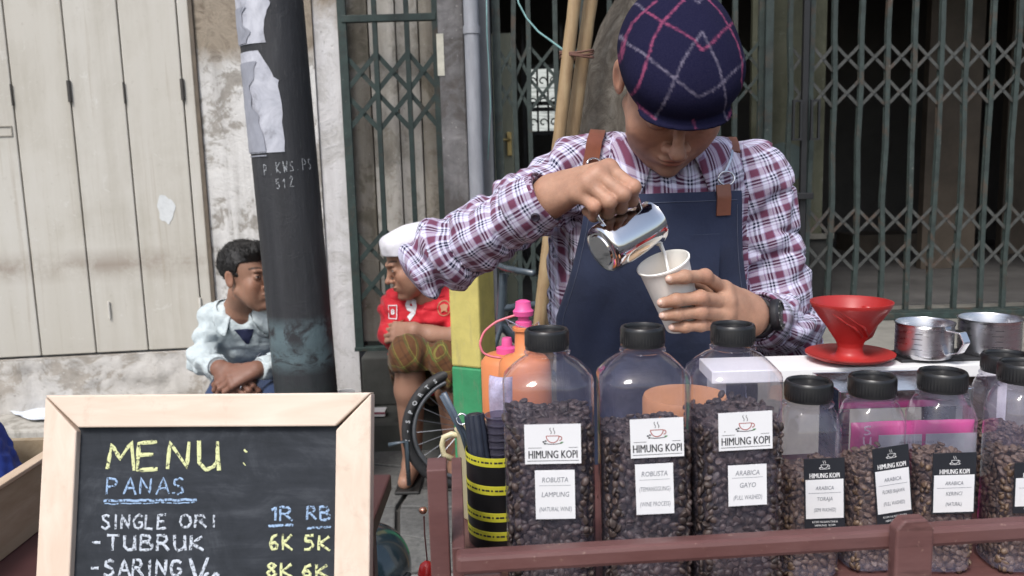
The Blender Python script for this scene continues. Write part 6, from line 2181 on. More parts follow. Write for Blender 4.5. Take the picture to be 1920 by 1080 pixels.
# head bowed over the cup
HP, HR, HY = R_(50), R_(3), R_(2)
hx = np.array([math.cos(HR), 0, -math.sin(HR)])       # his left ear is to the right of the picture: x axis
fwd = np.array([0, -math.cos(HP), -math.sin(HP)]); upv = np.array([0, -math.sin(HP), math.cos(HP)])
RH = np.stack([np.array([1, 0, 0]), -fwd, upv], 1)
RH = roty(HR) @ RH @ rotz(HY)
hc = P(1263, 150, 1.285)
HS = .97
nkt = hc + RH @ np.array([0, .028, -.06]) * HS
fh = f_head(hc, RH, HS, {'closed': True, 'nose': 1.12, 'cheek': .003})
I0, M0, R0, K0 = P(1141, 316, 1.130), P(1121, 328, 1.118), P(1101, 343, 1.114), P(1084, 364, 1.118)
handR = hand_items(wrR + np.array([.006, -.004, .012]), wrR + np.array([.004, -.006, -.012]), [I0, M0, R0, K0],
                   [[P(1187, 351, 1.104), P(1184, 376, 1.130), P(1165, 372, 1.147)], [P(1168, 365, 1.096), P(1163, 389, 1.126), P(1144, 382, 1.146)],
                    [P(1143, 378, 1.096), P(1139, 400, 1.124), P(1121, 391, 1.142)], [P(1115, 387, 1.104), P(1114, 405, 1.126), P(1099, 396, 1.138)]],
                   [P(1062, 345, 1.170), P(1098, 338, 1.172), P(1140, 350, 1.166), P(1168, 358, 1.158)])
LI, LM, LRr, LK = P(1357, 543, 1.158), P(1362, 566, 1.148), P(1361, 588, 1.147), P(1354, 608, 1.152)
tipI, tipM, tipR, tipK = P(1257, 524, 1.1015), P(1242, 568, 1.113), P(1246, 592, 1.119), P(1263, 614, 1.124)
handL = hand_items(wrL + np.array([0, 0, .012]), wrL + np.array([0, -.004, -.013]), [LI, LM, LRr, LK],
                   [[P(1322, 518, 1.126), P(1284, 519, 1.105), tipI], [P(1313, 558, 1.117), P(1268, 563, 1.107), tipM],
                    [P(1314, 585, 1.120), P(1271, 589, 1.113), tipR], [P(1314, 610, 1.126), P(1284, 613, 1.120), tipK]],
                   [P(1385, 562, 1.190), P(1345, 545, 1.205), P(1310, 525, 1.205), P(1288, 520, 1.197)])
near_ = lambda *cs: s_near([(bcone(*c)[0], .02 if i else 0, bcone(*c)[1]) for i, c in enumerate(cs)], .05)
arms = near_((shR, elR, .035, .032), (elR, wrR, .034, .024), (shR, nkb, .035, .04), (shL, nkb, .035, .04), (shL, elL, .035, .032), (elL, wrL, .034, .0245))
core = near_((nkt, nkb + np.array([0, 0, -.02]), .052, .058), (nkb, np.array([VX, 1.46, .9]), .05, .07), (np.array([VX - .09, 1.47, .85]), np.array([VX - .1, 1.45, .12]), .06, .035), (np.array([VX + .09, 1.47, .85]), np.array([VX + .1, 1.45, .12]), .06, .035))


def f_body(Q):
    d = smin(core(Q), arms(Q), .03)
    d = smin(d, fh(Q), .014)
    d = smin(d, handR(Q), .012)
    return smin(d, handL(Q), .012)


V, F = nets(f_body, (elR[0] - .06, 1.05, .08), (elL[0] + .08, 1.58, hc[2] + .13), .0020)
sk = (.37, .205, .138)
C = head_tint(V, hc, RH, HS, sk, {'closed': True, 'stubble': .22})
far = np.linalg.norm(V - hc, axis=1) > .16
C[far] = (.41, .235, .158)
C = tint_hand(C, V, [(t, 0) for t in (tipI, tipM, tipR, tipK)], (-.8, -.6, .1), (.66, .44, .34))
kn = np.array([I0, M0, R0, K0, P(1187, 351, 1.10), P(1168, 365, 1.10), P(1143, 378, 1.10), P(1115, 387, 1.10), P(1322, 518, 1.12), P(1313, 558, 1.11), P(1314, 585, 1.12)])
for k_ in kn:
    w = (np.exp(-(np.linalg.norm(V - k_, axis=1) / .011) ** 2) * .35)[:, None]
    C = C * (1 - w) + np.array((.40, .17, .11)) * w
C *= (1 + .12 * vnoise(V * 75) + .08 * vnoise(V * 210))[:, None]
o = mk('body', V, F, M_skin, seller, world=True, smooth=True)
set_color(o, C)
M_nail = simple('fingernail', (.60, .40, .32), .3, var=.05, bump=0)
for t_, dd in ((tipI, (-.50, -.80, .30)), (tipM, (-.62, -.70, .28)), (tipR, (-.62, -.70, .22)), (tipK, (-.55, -.78, .20))):
    n_ = nrm(dd); Rn = axes(n_, (-.75, .55, .05))
    MB().lathe([(0, .0019), (.0022, .0016), (.0040, .0006), (.0046, -.0008)], 14, c=t_ + n_ * .0062 + np.array([-.0008, 0, 0]), R=Rn).build('fingernail', M_nail, o, world=True, smooth=True)
# short dark hair at the nape and sides under the cap
g_hair = N('black_hair')
nh = g_hair.noise(g_hair.co(), 260, 4, .7); nh2 = g_hair.noise(g_hair.co(), 50, 4, .6)
M_hair = g_hair.done(g_hair.pbsdf(g_hair.ramp(nh, [(.3, (.003, .003, .003)), (.7, (.012, .010, .009))]), .5, 0, g_hair.bump(g_hair.math('ADD', nh, nh2), .8, .003), .5))


def to_local(c, R, s): 
    c = np.asarray(c, np.float32); R = np.asarray(R, np.float32)
    return lambda Q: ((Q - c) @ R / s).astype(np.float32)


tl_ = to_local(hc, RH, HS)
def f_hair_s(Q):
    L = tl_(Q)
    d = s_ell((0, .016, .026), (.0805, .097, .085))(L) + .0012 * vnoise(L * 150)
    return np.maximum(np.maximum(d, -.058 - L[:, 1] * .0 - (L[:, 2] + .0)), np.maximum(-(L[:, 1] - .020), -(L[:, 2] + .045))) * HS
V, F = nets(f_hair_s, hc - .16, hc + .16, .0035, 1.5)
mk('hair', V, F, M_hair, seller, world=True, smooth=True)

# the checked cap: crown pulled forward over a short peak
def f_cap(Q):
    L = tl_(Q)
    crown = s_ell((0, .008, .046), (.0895, .121, .078))(L)
    lobe = s_ell((0, -.048, .062), (.079, .068, .042))(L)
    d = smin(crown, lobe, .03)
    pk_ = s_ell((0, -.092, .030), (.068, .040, .007), rotx(-.10))(L)
    low = .012 - L[:, 2] + .030 * np.clip(-L[:, 1] / .1, -.6, 1) * 0 - .012 * np.clip(L[:, 1] / .1, 0, 1)
    d = np.maximum(d, low)
    hol = s_ell((0, .010, .020), (.0805, .100, .088))(L)
    d = np.maximum(d, -hol)
    d = smin(d, pk_, .006)
    return (d + .0015 * vnoise(L * 26)) * HS
V, F = nets(f_cap, hc - .19, hc + .19, .0026, 1.5)
capo = mk('cap', V, F, None, seller, world=True, smooth=True)
# woven line pattern given as broken lines over the crown (a across, b from peak to back, cap's own axes)
L = (V - hc) @ RH / HS
A_ = L[:, 0]; B_ = L[:, 1] * math.sin(HP) + L[:, 2] * math.cos(HP)
_z = [[(790, 0), (720, 40), (640, 110), (550, 195), (490, 280), (450, 385), (400, 520), (370, 585), (430, 650), (490, 710)], [(545, 60), (475, 110), (410, 170), (365, 250), (345, 330), (330, 380)],
      [(475, 110), (550, 195), (620, 250), (690, 310), (730, 370), (790, 330), (850, 280), (920, 230), (1000, 180)], [(790, 10), (830, 60), (880, 130), (920, 230), (960, 320), (975, 430), (965, 530), (1000, 610), (950, 660), (890, 730)], [(690, 730), (700, 775)]]
_g = [[(740, 270), (680, 340), (620, 420), (575, 515), (530, 610), (490, 710)], [(745, 270), (780, 370), (815, 450), (835, 545), (860, 640), (890, 740)],
      [(345, 200), (370, 290), (450, 385), (510, 450), (575, 515), (640, 570), (700, 615), (770, 585), (835, 545), (900, 490), (975, 440), (1040, 340), (1050, 240)], [(450, 20), (475, 110)],
      [(680, 0), (740, 60), (765, 95), (800, 60), (850, 40), (900, 20)], [(890, 20), (960, 80), (1020, 160), (1050, 240)]]
def capxy(q):
    x, z = (q[0] / 3.176 - 214) * .00079, -(q[1] / 3.176 - 150) * .00079
    c_, s_ = math.cos(HR), math.sin(HR)
    return (x * c_ - z * s_) / HS, (x * s_ + z * c_) / HS
pink = [[capxy(q) for q in l_] for l_ in _z]; gry = [[capxy(q) for q in l_] for l_ in _g]


def ldist(lines):
    d = np.full(len(V), 9.0)
    P2 = np.stack([A_, B_], 1) + .0008 * np.stack([vnoise(L * 320), vnoise(L * 320 + 7)], 1)
    for ln_ in lines:
        for a, b in zip(ln_[:-1], ln_[1:]):
            a = np.array(a); b = np.array(b); e = b - a
            t = np.clip(((P2 - a) @ e) / (e @ e), 0, 1)
            d = np.minimum(d, np.linalg.norm(P2 - a - t[:, None] * e, axis=1))
    return d
C = np.tile(np.array((.0085, .0085, .028)), (len(V), 1))
wg = np.clip((.0024 - ldist(gry)) / .0014, 0, 1)[:, None] * (.75 * np.clip(.7 + .9 * vnoise(L * 260 + 5), .3, 1))[:, None] * (L[:, 2] > -.0)[:, None]
C = C * (1 - wg) + np.array((.19, .17, .23)) * wg
wp = np.clip((.0025 - ldist(pink)) / .0014, 0, 1)[:, None] * (.85 * np.clip(.75 + .9 * vnoise(L * 260), .35, 1))[:, None]
C = C * (1 - wp) + np.array((.27, .06, .125)) * wp
set_color(capo, C)
g = N('checked_cap_wool')
at = g.new('VertexColor', layer_name='tint').outputs[0]
w_ = g.noise(g.co(), 420, 3, .7); f_ = g.noise(g.co(), 30, 4, .6)
col = g.mix(g.ramp(w_, [(.35, .35), (.65, 0)]), at, (.022, .02, .045))
capo.data.materials.append(g.done(g.pbsdf(col, .95, 0, g.bump(w_, .5, .0012, g.bump(f_, .3, .004)), .08)))
# collar: band round the neck and two leaves that fold down to points
def collar(name, m, par, c, axis_up, fw_, r0, spread, leaf, gap, seed=0, tipx=.035, tipd=.05, uvs=True, lift=.0, f=None):
    e2 = nrm(fw_ - axis_up * (fw_ @ axis_up)); e1 = np.cross(e2, axis_up)
    n = 60; rows = 7; V = []
    for i in range(n + 1):
        t = -math.pi + gap + (2 * math.pi - 2 * gap) * i / n       # 0 = back, +-pi = front
        fr_ = max(0, abs(t) / math.pi - .45) / .55                 # how far to the front
        dirv = e1 * math.sin(t) - e2 * math.cos(t)
        for j in range(rows):
            s = j / (rows - 1)
            r = r0 + spread * s ** .8 * (1 + .5 * fr_)
            h_ = .028 - lift * fr_ - (leaf * (1 + .45 * fr_)) * s ** 1.1
            p = c + dirv * r + axis_up * h_
            p = p + e1 * (math.copysign(1, math.sin(t)) * tipx * fr_ * s * s) + e2 * (.010 * fr_ * s)
            V.append(p + .0015 * float(vnoise(np.array([[i * .3, j * .5, seed]]))[0]))
    V = np.array(V)
    if f is not None:
        q = V.astype(np.float32); d = f(q)
        m_ = d < .0035
        for _ in range(5):
            d = f(q); m_ = d < .0035
            if m_.any(): q[m_] += (.0036 - d[m_])[:, None] * grad(f, q[m_], .004)
        V = q.astype(float)
    F = np.array([[i * rows + j, i * rows + j + 1, (i + 1) * rows + j + 1, (i + 1) * rows + j] for i in range(n) for j in range(rows - 1)])
    o = mk(name, V, F, m, par, world=True, smooth=True)
    if uvs: set_uv(o, np.array([[(V[q][0] + V[q][1] * .3, V[q][2] - V[q][1]) for q in f_] for f_ in F]))
    sm_ = o.modifiers.new('thick', 'SOLIDIFY'); sm_.thickness = .0022; sm_.offset = 1
    return o


upn = nrm(np.array([.01, -.30, 1.0]))
collar('collar', M_plaid, seller, nkb + np.array([0, 0, -.008]), upn, np.array([0, -1.0, -.1]), .064, .030, .052, .42, 3, .020, .05, f=f_shirt0)

# apron, its pocket, straps, tabs and rings
zt_ = float(P(1290, 360, 1.31)[2])
xl0, xr0 = P(1100, 360, 1.31)[0], P(1391, 365, 1.31)[0]
xl1, xr1 = P(1046, 600, 1.33)[0], P(1418, 600, 1.33)[0]
zl1 = float(P(1240, 600, 1.33)[2])
def axl(z):
    t = min(1, max(0, (zt_ - z) / (zt_ - zl1))); return xl0 + (xl1 - xl0) * t ** 1.4
def axr(z):
    t = min(1, max(0, (zt_ - z) / (zt_ - zl1))); return xr0 + (xr1 - xr0) * t ** 2.0
f_ap = lambda Q: np.where(Q[:, 2] > .74, trunk(Q), s_trunk([(.3, VX, 1.47, .20, .13), (.74, VX, 1.475, .172, .12)])(Q))
ap, AG = drape('apron', f_ap, axl, axr, .45, zt_, 1.15, .0145, M_navy, seller, 60, 110, wob=.0105, seed=2)
M_thr = simple('pale_blue_thread', (.085, .10, .15), .8)
for nm_, row_ in (('top_stitching', AG[-3, 2:-2]), ('side_stitching', AG[3:-3, 2]), ('side_stitching', AG[3:-3, -3])):
    MB().tube(row_ + np.array([0, -.0006, 0]), .0006, 4).build(nm_, M_thr, ap, world=True)
px0, px1 = P(1272, 440, 1.30)[0], P(1352, 440, 1.30)[0]
pz1, pz0 = float(P(1300, 440, 1.30)[2]), float(P(1300, 560, 1.30)[2])
drape('apron_pocket', f_ap, lambda z: px0, lambda z: px1, pz0, pz1, 1.15, .0195, M_navy, ap, 30, 40, .004, wob=.0012, seed=5)
def hem(name, xa, xb, z, off):
    pts = [(x, 1.20, z) for x in np.linspace(xa, xb, 30)]
    Q = np.array(pts, np.float32)
    for _ in range(60): Q[:, 1] += np.clip(f_ap(Q) - off, -.01, .02) * .8
    MB().tube(Q, .0012, 5).build(name, M_navy, ap, world=True, smooth=True)
ribbon('shoulder_strap', f_shirt0, [P(1106, 345, 1.30), P(1108, 300, 1.335), P(1113, 266, 1.36), P(1122, 262, 1.42), P(1132, 285, 1.48), P(1150, 360, 1.53)], .024, .0065, .003, M_leather, seller)
ribbon('shoulder_strap', f_shirt0, [P(1366, 298, 1.36), P(1366, 280, 1.39), P(1364, 272, 1.42), P(1352, 300, 1.48), P(1340, 380, 1.53)], .024, .0065, .003, M_leather, seller)
ribbon('strap_tab', f_shirt0, [P(1356, 346, 1.30), P(1357, 375, 1.30), P(1357, 404, 1.30)], .0225, .0185, .003, M_leather2, seller, 16)
for (cx_, cy_, rr_) in ((1357, 336, .0105), (1116, 303, .0085)):
    c = snap(f_shirt0, [P(cx_, cy_, 1.32)], .013)[0]; nn_ = grad(f_shirt0, [c], .006)[0]
    a1 = nrm(np.cross(nn_, (0, 0, 1))); a2 = np.cross(nn_, a1)
    MB().tube([c + a1 * rr_ * 1.25 * math.cos(t) + a2 * rr_ * math.sin(t) for t in np.linspace(0, 2 * math.pi, 28)], .0016, 8).build('buckle_ring', M_steel, seller, world=True, smooth=True)
ribbon('strap_link', f_shirt0, [P(1357, 326, 1.32), P(1364, 312, 1.33), P(1366, 296, 1.36)], .0035, .008, .002, M_steel, seller, 14)

# wristwatch
wa = nrm(elL - wrL); wc_ = wrL + wa * .026
e1 = nrm(np.cross(wa, (0, 0, 1))); e2 = np.cross(wa, e1)
M_wat = simple('black_rubber_watch', (.013, .013, .016), .4, bump=.1)
V = []; n = 48
for dw, rr in ((-.011, .0268), (-.011, .0305), (.011, .0315), (.011, .0275)):
    for k in range(n):
        t = 2 * math.pi * k / n
        V.append(wc_ + wa * dw + (e1 * math.cos(t) + e2 * math.sin(t)) * rr * (1 + .03 * math.cos(2 * t)))
F = [[i * n + k, i * n + (k + 1) % n, ((i + 1) % 4) * n + (k + 1) % n, ((i + 1) % 4) * n + k] for i in range(4) for k in range(n)]
wat = mk('wristwatch', V, F, M_wat, seller, world=True, smooth=True, auto=50)
nd = nrm(np.array([.72, -.66, .20])); nd = nrm(nd - wa * (nd @ wa)); 
cw = wc_ + nd * .0305
Rw = axes(nd, wa)
MB().lathe([(0, -.003), (.0215, -.003), (.0230, 0), (.0230, .006), (.0205, .0095), (.0185, .0095), (.0178, .0080), (0, .0080)], 40, c=cw, R=Rw).build('watch_case', M_wat, wat, world=True, smooth=True, auto=35)
MB().lathe([(0, .0083), (.0165, .0083), (.0165, .0080)], 32, c=cw, R=Rw).build('watch_face', simple('watch_display', (.06, .07, .065), .15), wat, world=True)
ml = MB()
for t in np.linspace(0, 2 * math.pi, 13)[:-1]:
    e = Rw @ np.array([math.cos(t), math.sin(t), 0])
    ml.cyl(cw + e * .0195 + nd * .0085, cw + e * .0195 + nd * .0104, .0012, n=5)
ml.build('bezel_stud', simple('stud_grey', (.2, .2, .2), .4), wat, world=True)

# trousers and shoes behind the cart
M_trs = clothmat('dark_trousers', (.025, .025, .03))
hip = [np.array([VX + s_ * .085, 1.475, .84]) for s_ in (-1, 1)]
fs_ = []
for s_, h in zip((-1, 1), hip):
    kn_ = np.array([VX + s_ * .095, 1.45, .46]); an = np.array([VX + s_ * .10, 1.47, .07])
    fs_ += [(s_cone(h, kn_, .092, .068), .02), (s_cone(kn_, an, .068, .058), .02)]
V, F = nets(s_all([(s_ell((VX, 1.475, .84), (.165, .112, .13)), 0)] + fs_), (VX - .3, 1.2, .03), (VX + .3, 1.7, .97), .009, 1.4)
mk('trousers', V, F, M_trs, seller, world=True, smooth=True)
M_shoe = simple('black_shoe', (.02, .02, .02), .5)
for s_ in (-1, 1):
    x = VX + s_ * .10
    V, F = nets(s_all([(s_cone((x, 1.47, .045), (x + s_ * .02, 1.30, .034), .042, .036), 0), (s_box((x, 1.4, -.06), (.4, .6, .12), .0), -.004), (s_cone((x, 1.475, .06), (x, 1.47, .10), .040, .042), .02)]), (x - .1, 1.2, -.01), (x + .1, 1.6, .16), .006)
    mk('shoe', V, F, M_shoe, seller, world=True, smooth=True)

# ---- the steel pitcher he pours from, and the paper cup
pbase = P(1128, 469, 1.118); prim = P(1224, 415, 1.158)
pax = nrm(prim - pbase); PLn = float(np.linalg.norm(prim - pbase))
hdir = P(1155, 385, 1.118) - P(1172, 440, 1.138); hdir = nrm(hdir - pax * (hdir @ pax)); sdir = -hdir
pt_ = thing('milk_pitcher', pbase, 'polished steel milk pitcher tipped over the paper cup by the seller', 'pitcher')
px_, py_ = np.cross(sdir, pax), None
n = 96; rb, rt = .0335, .0272
prof = [(.0, -.0020, 0), (.62, -.0020, 0), (.66, .0, 0), (.86, .0, 0), (.95, .0015, 0), (1.0, .006, 0), (1.01, .014, 0), (1.0, .35, 0), (.955, .62, .0), (.885, .82, .06), (.845, .92, .16), (.850, 1.0, .26), (.862, 1.012, .28), (.838, 1.012, .27), (.83, .99, .25), (.83, .90, .13), (.93, .6, 0), (.975, .3, 0), (.96, .02, 0), (.0, .015, 0)]
V = []
for r, s, sp in prof:
    h_ = s * PLn if abs(s) > .02 or s == 0 else s
    for k in range(n):
        t = 2 * math.pi * k / n                                     # 0 = towards the spout
        w = max(0, math.cos(t)) ** 9
        rr = rb * r * (1 + sp * w)
        hh = h_ + (PLn * .06 * w * (sp / .28) if sp else 0)
        V.append(pbase + pax * hh + (sdir * math.cos(t) + px_ * math.sin(t)) * rr)
F = [[i * n + k, i * n + (k + 1) % n, (i + 1) * n + (k + 1) % n, (i + 1) * n + k] for i in range(len(prof) - 1) for k in range(n)]
M_pit = steel('mirror_steel', .07, (.72, .72, .73))
mk('pitcher_body', V, F, M_pit, pt_, world=True, smooth=True, auto=50)
hpts = [pbase + pax * PLn * .80 + hdir * rb * .88, P(1194, 370, 1.128), P(1186, 361, 1.124), P(1155, 367, 1.120), P(1130, 378, 1.118), P(1121, 386, 1.118), P(1117, 402, 1.114), pbase + pax * PLn * .12 + hdir * rb * .98]
hp = np.array(hpts); tt = np.linspace(0, len(hp) - 1, 40); hp = np.stack([np.interp(tt, range(len(hp)), hp[:, k]) for k in range(3)], 1)
for _ in range(3): hp[1:-1] = (hp[:-2] + hp[1:-1] * 2 + hp[2:]) / 4
m = MB(); wv = px_
T = np.gradient(hp, axis=0); T /= np.linalg.norm(T, axis=1)[:, None]
Nn = np.cross(T, wv); V = []
for i in range(len(hp)):
    for a, b in ((-.0055, -.0011), (.0055, -.0011), (.0055, .0011), (-.0055, .0011)): V.append(hp[i] + wv * a + Nn[i] * b)
F = [[0, 3, 2, 1], [4 * (len(hp) - 1) + k for k in range(4)]] + [[4 * i + k, 4 * i + (k + 1) % 4, 4 * i + 4 + (k + 1) % 4, 4 * i + 4 + k] for i in range(len(hp) - 1) for k in range(4)]
mk('handle', V, F, M_pit, pt_, world=True, smooth=True, auto=40, bevel=.0006)
cr_ = P(1243, 492, 1.138); cb_ = P(1282, 607, 1.160)
cax = nrm(cr_ - cb_); CL = float(np.linalg.norm(cr_ - cb_))
cup = thing('paper_cup', cb_, 'white paper cup held tilted under the pitcher spout by the seller', 'cup')
Rc = axes(cax, (0, 1, 0)); r0c, r1c = .0255, .0345
MB().lathe([(0, .005), (r0c * .93, .005), (r0c * .96, 0), (r0c, 0), (r1c, CL - .003), (r1c + .0020, CL - .0026), (r1c + .0024, CL), (r1c + .0006, CL + .0010), (r1c - .0012, CL - .002), (r0c * .97, .006)], 64, c=cb_, R=Rc).build('cup_wall', simple('white_cup_card', (.80, .79, .75), .6, var=.04, scale=12, bump=.05), cup, world=True, smooth=True, auto=50)
M_milk = simple('milk', (.82, .80, .76), .25, var=.02, bump=0)
mlk = MB().lathe([(0, CL * .72), ((r0c + (r1c - r0c) * .72) * .965, CL * .72)], 40, c=cb_, R=Rc).build('milk_surface', simple('milky_coffee', (.50, .36, .24), .25), cup, world=True, smooth=True)
sp0 = pbase + pax * (PLn * 1.07) + sdir * rb * 1.06
sp1 = cb_ + cax * CL * .74 + np.array([.002, 0, 0])
st_p = [sp0 - pax * .006 - sdir * .001, sp0 + np.array([.001, 0, -.004]), sp0 * .65 + sp1 * .35 + np.array([.002, 0, 0]), sp0 * .3 + sp1 * .7 + np.array([.001, 0, 0]), sp1]
tag(MB().tube(st_p, [.0030, .0032, .0024, .0020, .0024], 10).build('milk_stream', M_milk, smooth=True), 'thin stream of white milk falling from the pitcher into the paper cup', 'milk')

# ======================================================== the man in the pale jacket
def frame_from(fw_, roll=0.0, pitch=0.0):
    """head axes from the direction the face looks (level), then nod and lean"""
    f_ = nrm(fw_); r = nrm(np.cross(np.array([0, 0, 1.0]), f_)) * 1.0            # his left when f is forward
    R = np.stack([r, -f_, np.cross(r, -f_)], 1)
    return R @ rotx(pitch) @ roty(roll)


p1 = thing('person', (P(470, 700, 3.2)[0], 3.3, ZL), 'black haired man in pale blue jacket and jeans sitting behind the black pole', 'person')
h1 = P(463, 513, 2.98)
R1 = frame_from((.88, -.48, .0), pitch=-.02)
S1 = .93
nb1 = P(452, 588, 3.06)
sR1, sL1 = P(402, 600, 3.06), P(548, 600, 3.02)
eR1, eL1 = P(376, 674, 2.98), P(578, 676, 2.95)
wR1, wL1 = P(411, 690, 2.82), P(481, 692, 2.80)
kR1, kL1 = P(423, 742, 2.86), P(528, 742, 2.84)
kR1[2] = .46; kL1[2] = .46
pel1 = np.array([P(470, 700, 3.36)[0], 3.40, ZL + .11])
fR1, fL1 = np.array([kR1[0] - .02, 2.62, ZG + .05]), np.array([kL1[0] + .03, 2.62, ZG + .05])


def simple_hand(W, d, n_up, curl, s=1.0, side=1):
    """relaxed hand: d = direction of the fingers, n_up = back of the hand"""
    d = nrm(d); n_ = nrm(np.asarray(n_up) - d * (np.asarray(n_up) @ d)); a = np.cross(d, n_) * side
    m = [W + d * .085 * s + a * w * s + n_ * h_ * s for w, h_ in ((.030, 0), (.010, .004), (-.010, .003), (-.028, -.002))]
    fg = []
    for k, L_ in enumerate((.042, .046, .043, .033)):
        c1 = curl * (1 + .12 * k)
        j = [m[k]]; ang_ = 0
        for q, ll in enumerate((L_, L_ * .62, L_ * .5)):
            ang_ += c1 * (.55 if q == 0 else 1)
            j.append(j[-1] + (d * math.cos(ang_) - n_ * math.sin(ang_)) * ll * s)
        fg.append(j[1:])
    th_ = [W + d * .025 * s + a * .022 * s, W + d * .055 * s + a * .045 * s - n_ * .012 * s, W + d * .085 * s + a * .050 * s - n_ * .022 * s, W + d * .108 * s + a * .044 * s - n_ * .030 * s]
    return hand_items(W + a * .012 * s, W - a * .012 * s, m, fg, th_, .0125 * s)


hR1 = simple_hand(wR1, (.62, -.35, -.42), (-.15, -.75, .65), .55, 1.05, -1)
hL1 = simple_hand(wL1, (-.75, -.20, -.25), (.1, -.6, .8), .5, 1.05, 1)
fh1 = f_head(h1, R1, S1, {'nose': 1.12, 'cheek': -.004, 'wx': .93, 'wz': 1.12})
core1 = near_((h1 + R1 @ np.array([0, .03, -.07]), nb1, .050, .056), (nb1, pel1, .07, .09), (nb1, sR1, .04, .04), (nb1, sL1, .04, .04), (pel1 + np.array([-.08, 0, 0]), kR1, .06, .045), (kR1, fR1, .04, .03), (pel1 + np.array([.08, 0, 0]), kL1, .06, .045), (kL1, fL1, .04, .03))
arms1 = near_((sR1, eR1, .035, .032), (eR1, wR1, .032, .024), (sL1, eL1, .035, .032), (eL1, wL1, .032, .024))


def f_b1(Q): 
    d = smin(core1(Q), arms1(Q), .02); d = smin(d, fh1(Q), .014); return smin(smin(d, hR1(Q), .01), hL1(Q), .01)
V, F = nets(f_b1, (eR1[0] - .08, 2.5, ZG), (eL1[0] + .1, 3.55, h1[2] + .15), .0032)
sk1 = (.27, .150, .100)
C = head_tint(V, h1, R1, S1, sk1, {'stubble': .4, 'gaze': .3, 'wx': .93, 'wz': 1.12})
C[np.linalg.norm(V - h1, axis=1) > .17] = (.19, .095, .065)
o = mk('body', V, F, M_skin, p1, world=True, smooth=True); set_color(o, C)


def hair_cap(name, c, R, s, par, shell, keep, spikes, seed, ln=.03):
    """hair: a rough shell over the scalp plus tufts that break its outline"""
    tl = to_local(c, R, s)
    def f(Q):
        L = tl(Q)
        d = shell(L) + .0030 * vnoise(L * np.array([60, 60, 25], np.float32) + seed) + .0010 * vnoise(L * 160)
        return np.maximum(d, -keep(L) + .002 * vnoise(L * 120)) * s
    V, F = nets(f, c - .16 * s, c + .16 * s, .0032, 1.6)
    o = mk(name, V, F, M_hair, par, world=True, smooth=True)
    rs = np.random.RandomState(seed); Nv = vnormals(V, F)
    L = tl(V.astype(np.float32)); ok = np.where((keep(L) > .004) & (shell(L) > -.004))[0]
    m = MB()
    for i in rs.choice(ok, spikes):
        p = V[i] - Nv[i] * .004; tg_ = R @ np.array([rs.normal(0, .25), .35 + rs.normal(0, .25), .9]); tg_ = nrm(tg_ - Nv[i] * (tg_ @ Nv[i])); d = nrm(Nv[i] * (.12 + abs(rs.normal(0, .38))) + tg_ + rs.normal(0, .18, 3))
        q = [p + d * ln * t + Nv[i] * (-.010 * t * t) for t in (0, .5, 1)]
        m.tube(q, [.0016, .0012, .0002], 3, caps=False)
    m.build('hair_tufts', M_hair, o, world=True, smooth=True)
    return o


hair_cap('hair', h1, R1, S1, p1, s_all([(s_ell((0, .018, .040), (.079, .100, .087)), 0), (s_ell((0, -.050, .085), (.060, .050, .036)), .02)]),
         lambda L: np.minimum(np.maximum(np.maximum((L[:, 2] - .050) * 1.0, (L[:, 1] + .005) * .9 + (L[:, 2] + .02) * .35), (L[:, 1] + .028 - np.abs(L[:, 2] + .01) * .5) * .9 * (np.abs(L[:, 0]) > .055) - .2 * (np.abs(L[:, 0]) <= .055)), L[:, 2] + .075), 1900, 4, .027)

M_jkt = clothmat('pale_blue_jacket_cloth', (.50, .565, .58), .10, .8, 700, 26, 1.0)
M_jkt2 = clothmat('dark_jacket_lining', (.04, .05, .07))
tr1 = s_trunk([(ZL + .06, pel1[0], 3.38, .16, .13), (ZL + .14, pel1[0], 3.37, .165, .13), (float(P(470, 690, 3.2)[2]), pel1[0] - .0, 3.25, .155, .125), (float(P(470, 640, 3.1)[2]), P(472, 640, 3.1)[0], 3.14, .165, .12), (float(P(470, 610, 3.08)[2]), P(470, 610, 3.08)[0], 3.10, .155, .105), (nb1[2] - .02, nb1[0] + .01, 3.07, .11, .08), (nb1[2] + .025, nb1[0], 3.06, .064, .062)])
cR1 = wR1 + nrm(eR1 - wR1) * .012; cL1 = wL1 + nrm(eL1 - wL1) * .012


def f_j1(Q):
    d = tr1(Q)
    d = smin(d, s_cone(nb1 + (sR1 - nb1) * .5, sR1, .06, .062)(Q), .04); d = smin(d, s_cone(nb1 + (sL1 - nb1) * .5, sL1, .06, .062)(Q), .04)
    d = smin(d, smin(s_cone(sR1, eR1, .057, .048)(Q), s_cone(eR1, cR1, .046, .037)(Q), .02), .02)
    d = smin(d, smin(s_cone(sL1, eL1, .057, .048)(Q), s_cone(eL1, cL1, .046, .037)(Q), .02), .02)
    nr_ = np.abs(d) < .04
    if nr_.any():
        q = Q[nr_]
        d[nr_] += .004 * vnoise(q * 11) + .005 * vnoise(q * np.array([32, 32, 20], np.float32)) + .0025 * vnoise(q * 60) + folds(q, eR1, nrm(eR1 - sR1), .12, .006, 85, 1) + folds(q, eL1, nrm(eL1 - sL1), .12, .006, 85, 2) + folds(q, (sR1 + eR1) / 2, nrm(eR1 - sR1), .1, .004, 70, 4) + crease(q, (0, .2, 1), 24, 9, .006, .10, 2)
    d = -smin(-d, s_cone(nb1 + np.array([.02, -.06, .035]), nb1 + np.array([.035, -.105, -.075]), .040, .008)(Q), .01)
    for cf, el in ((cR1, eR1), (cL1, eL1)):
        a_ = nrm(cf - el).astype(np.float32); near = np.linalg.norm(Q - cf.astype(np.float32), axis=1) < .07
        d = np.where(near, np.maximum(d, (Q - cf.astype(np.float32)) @ a_), d)
    return d


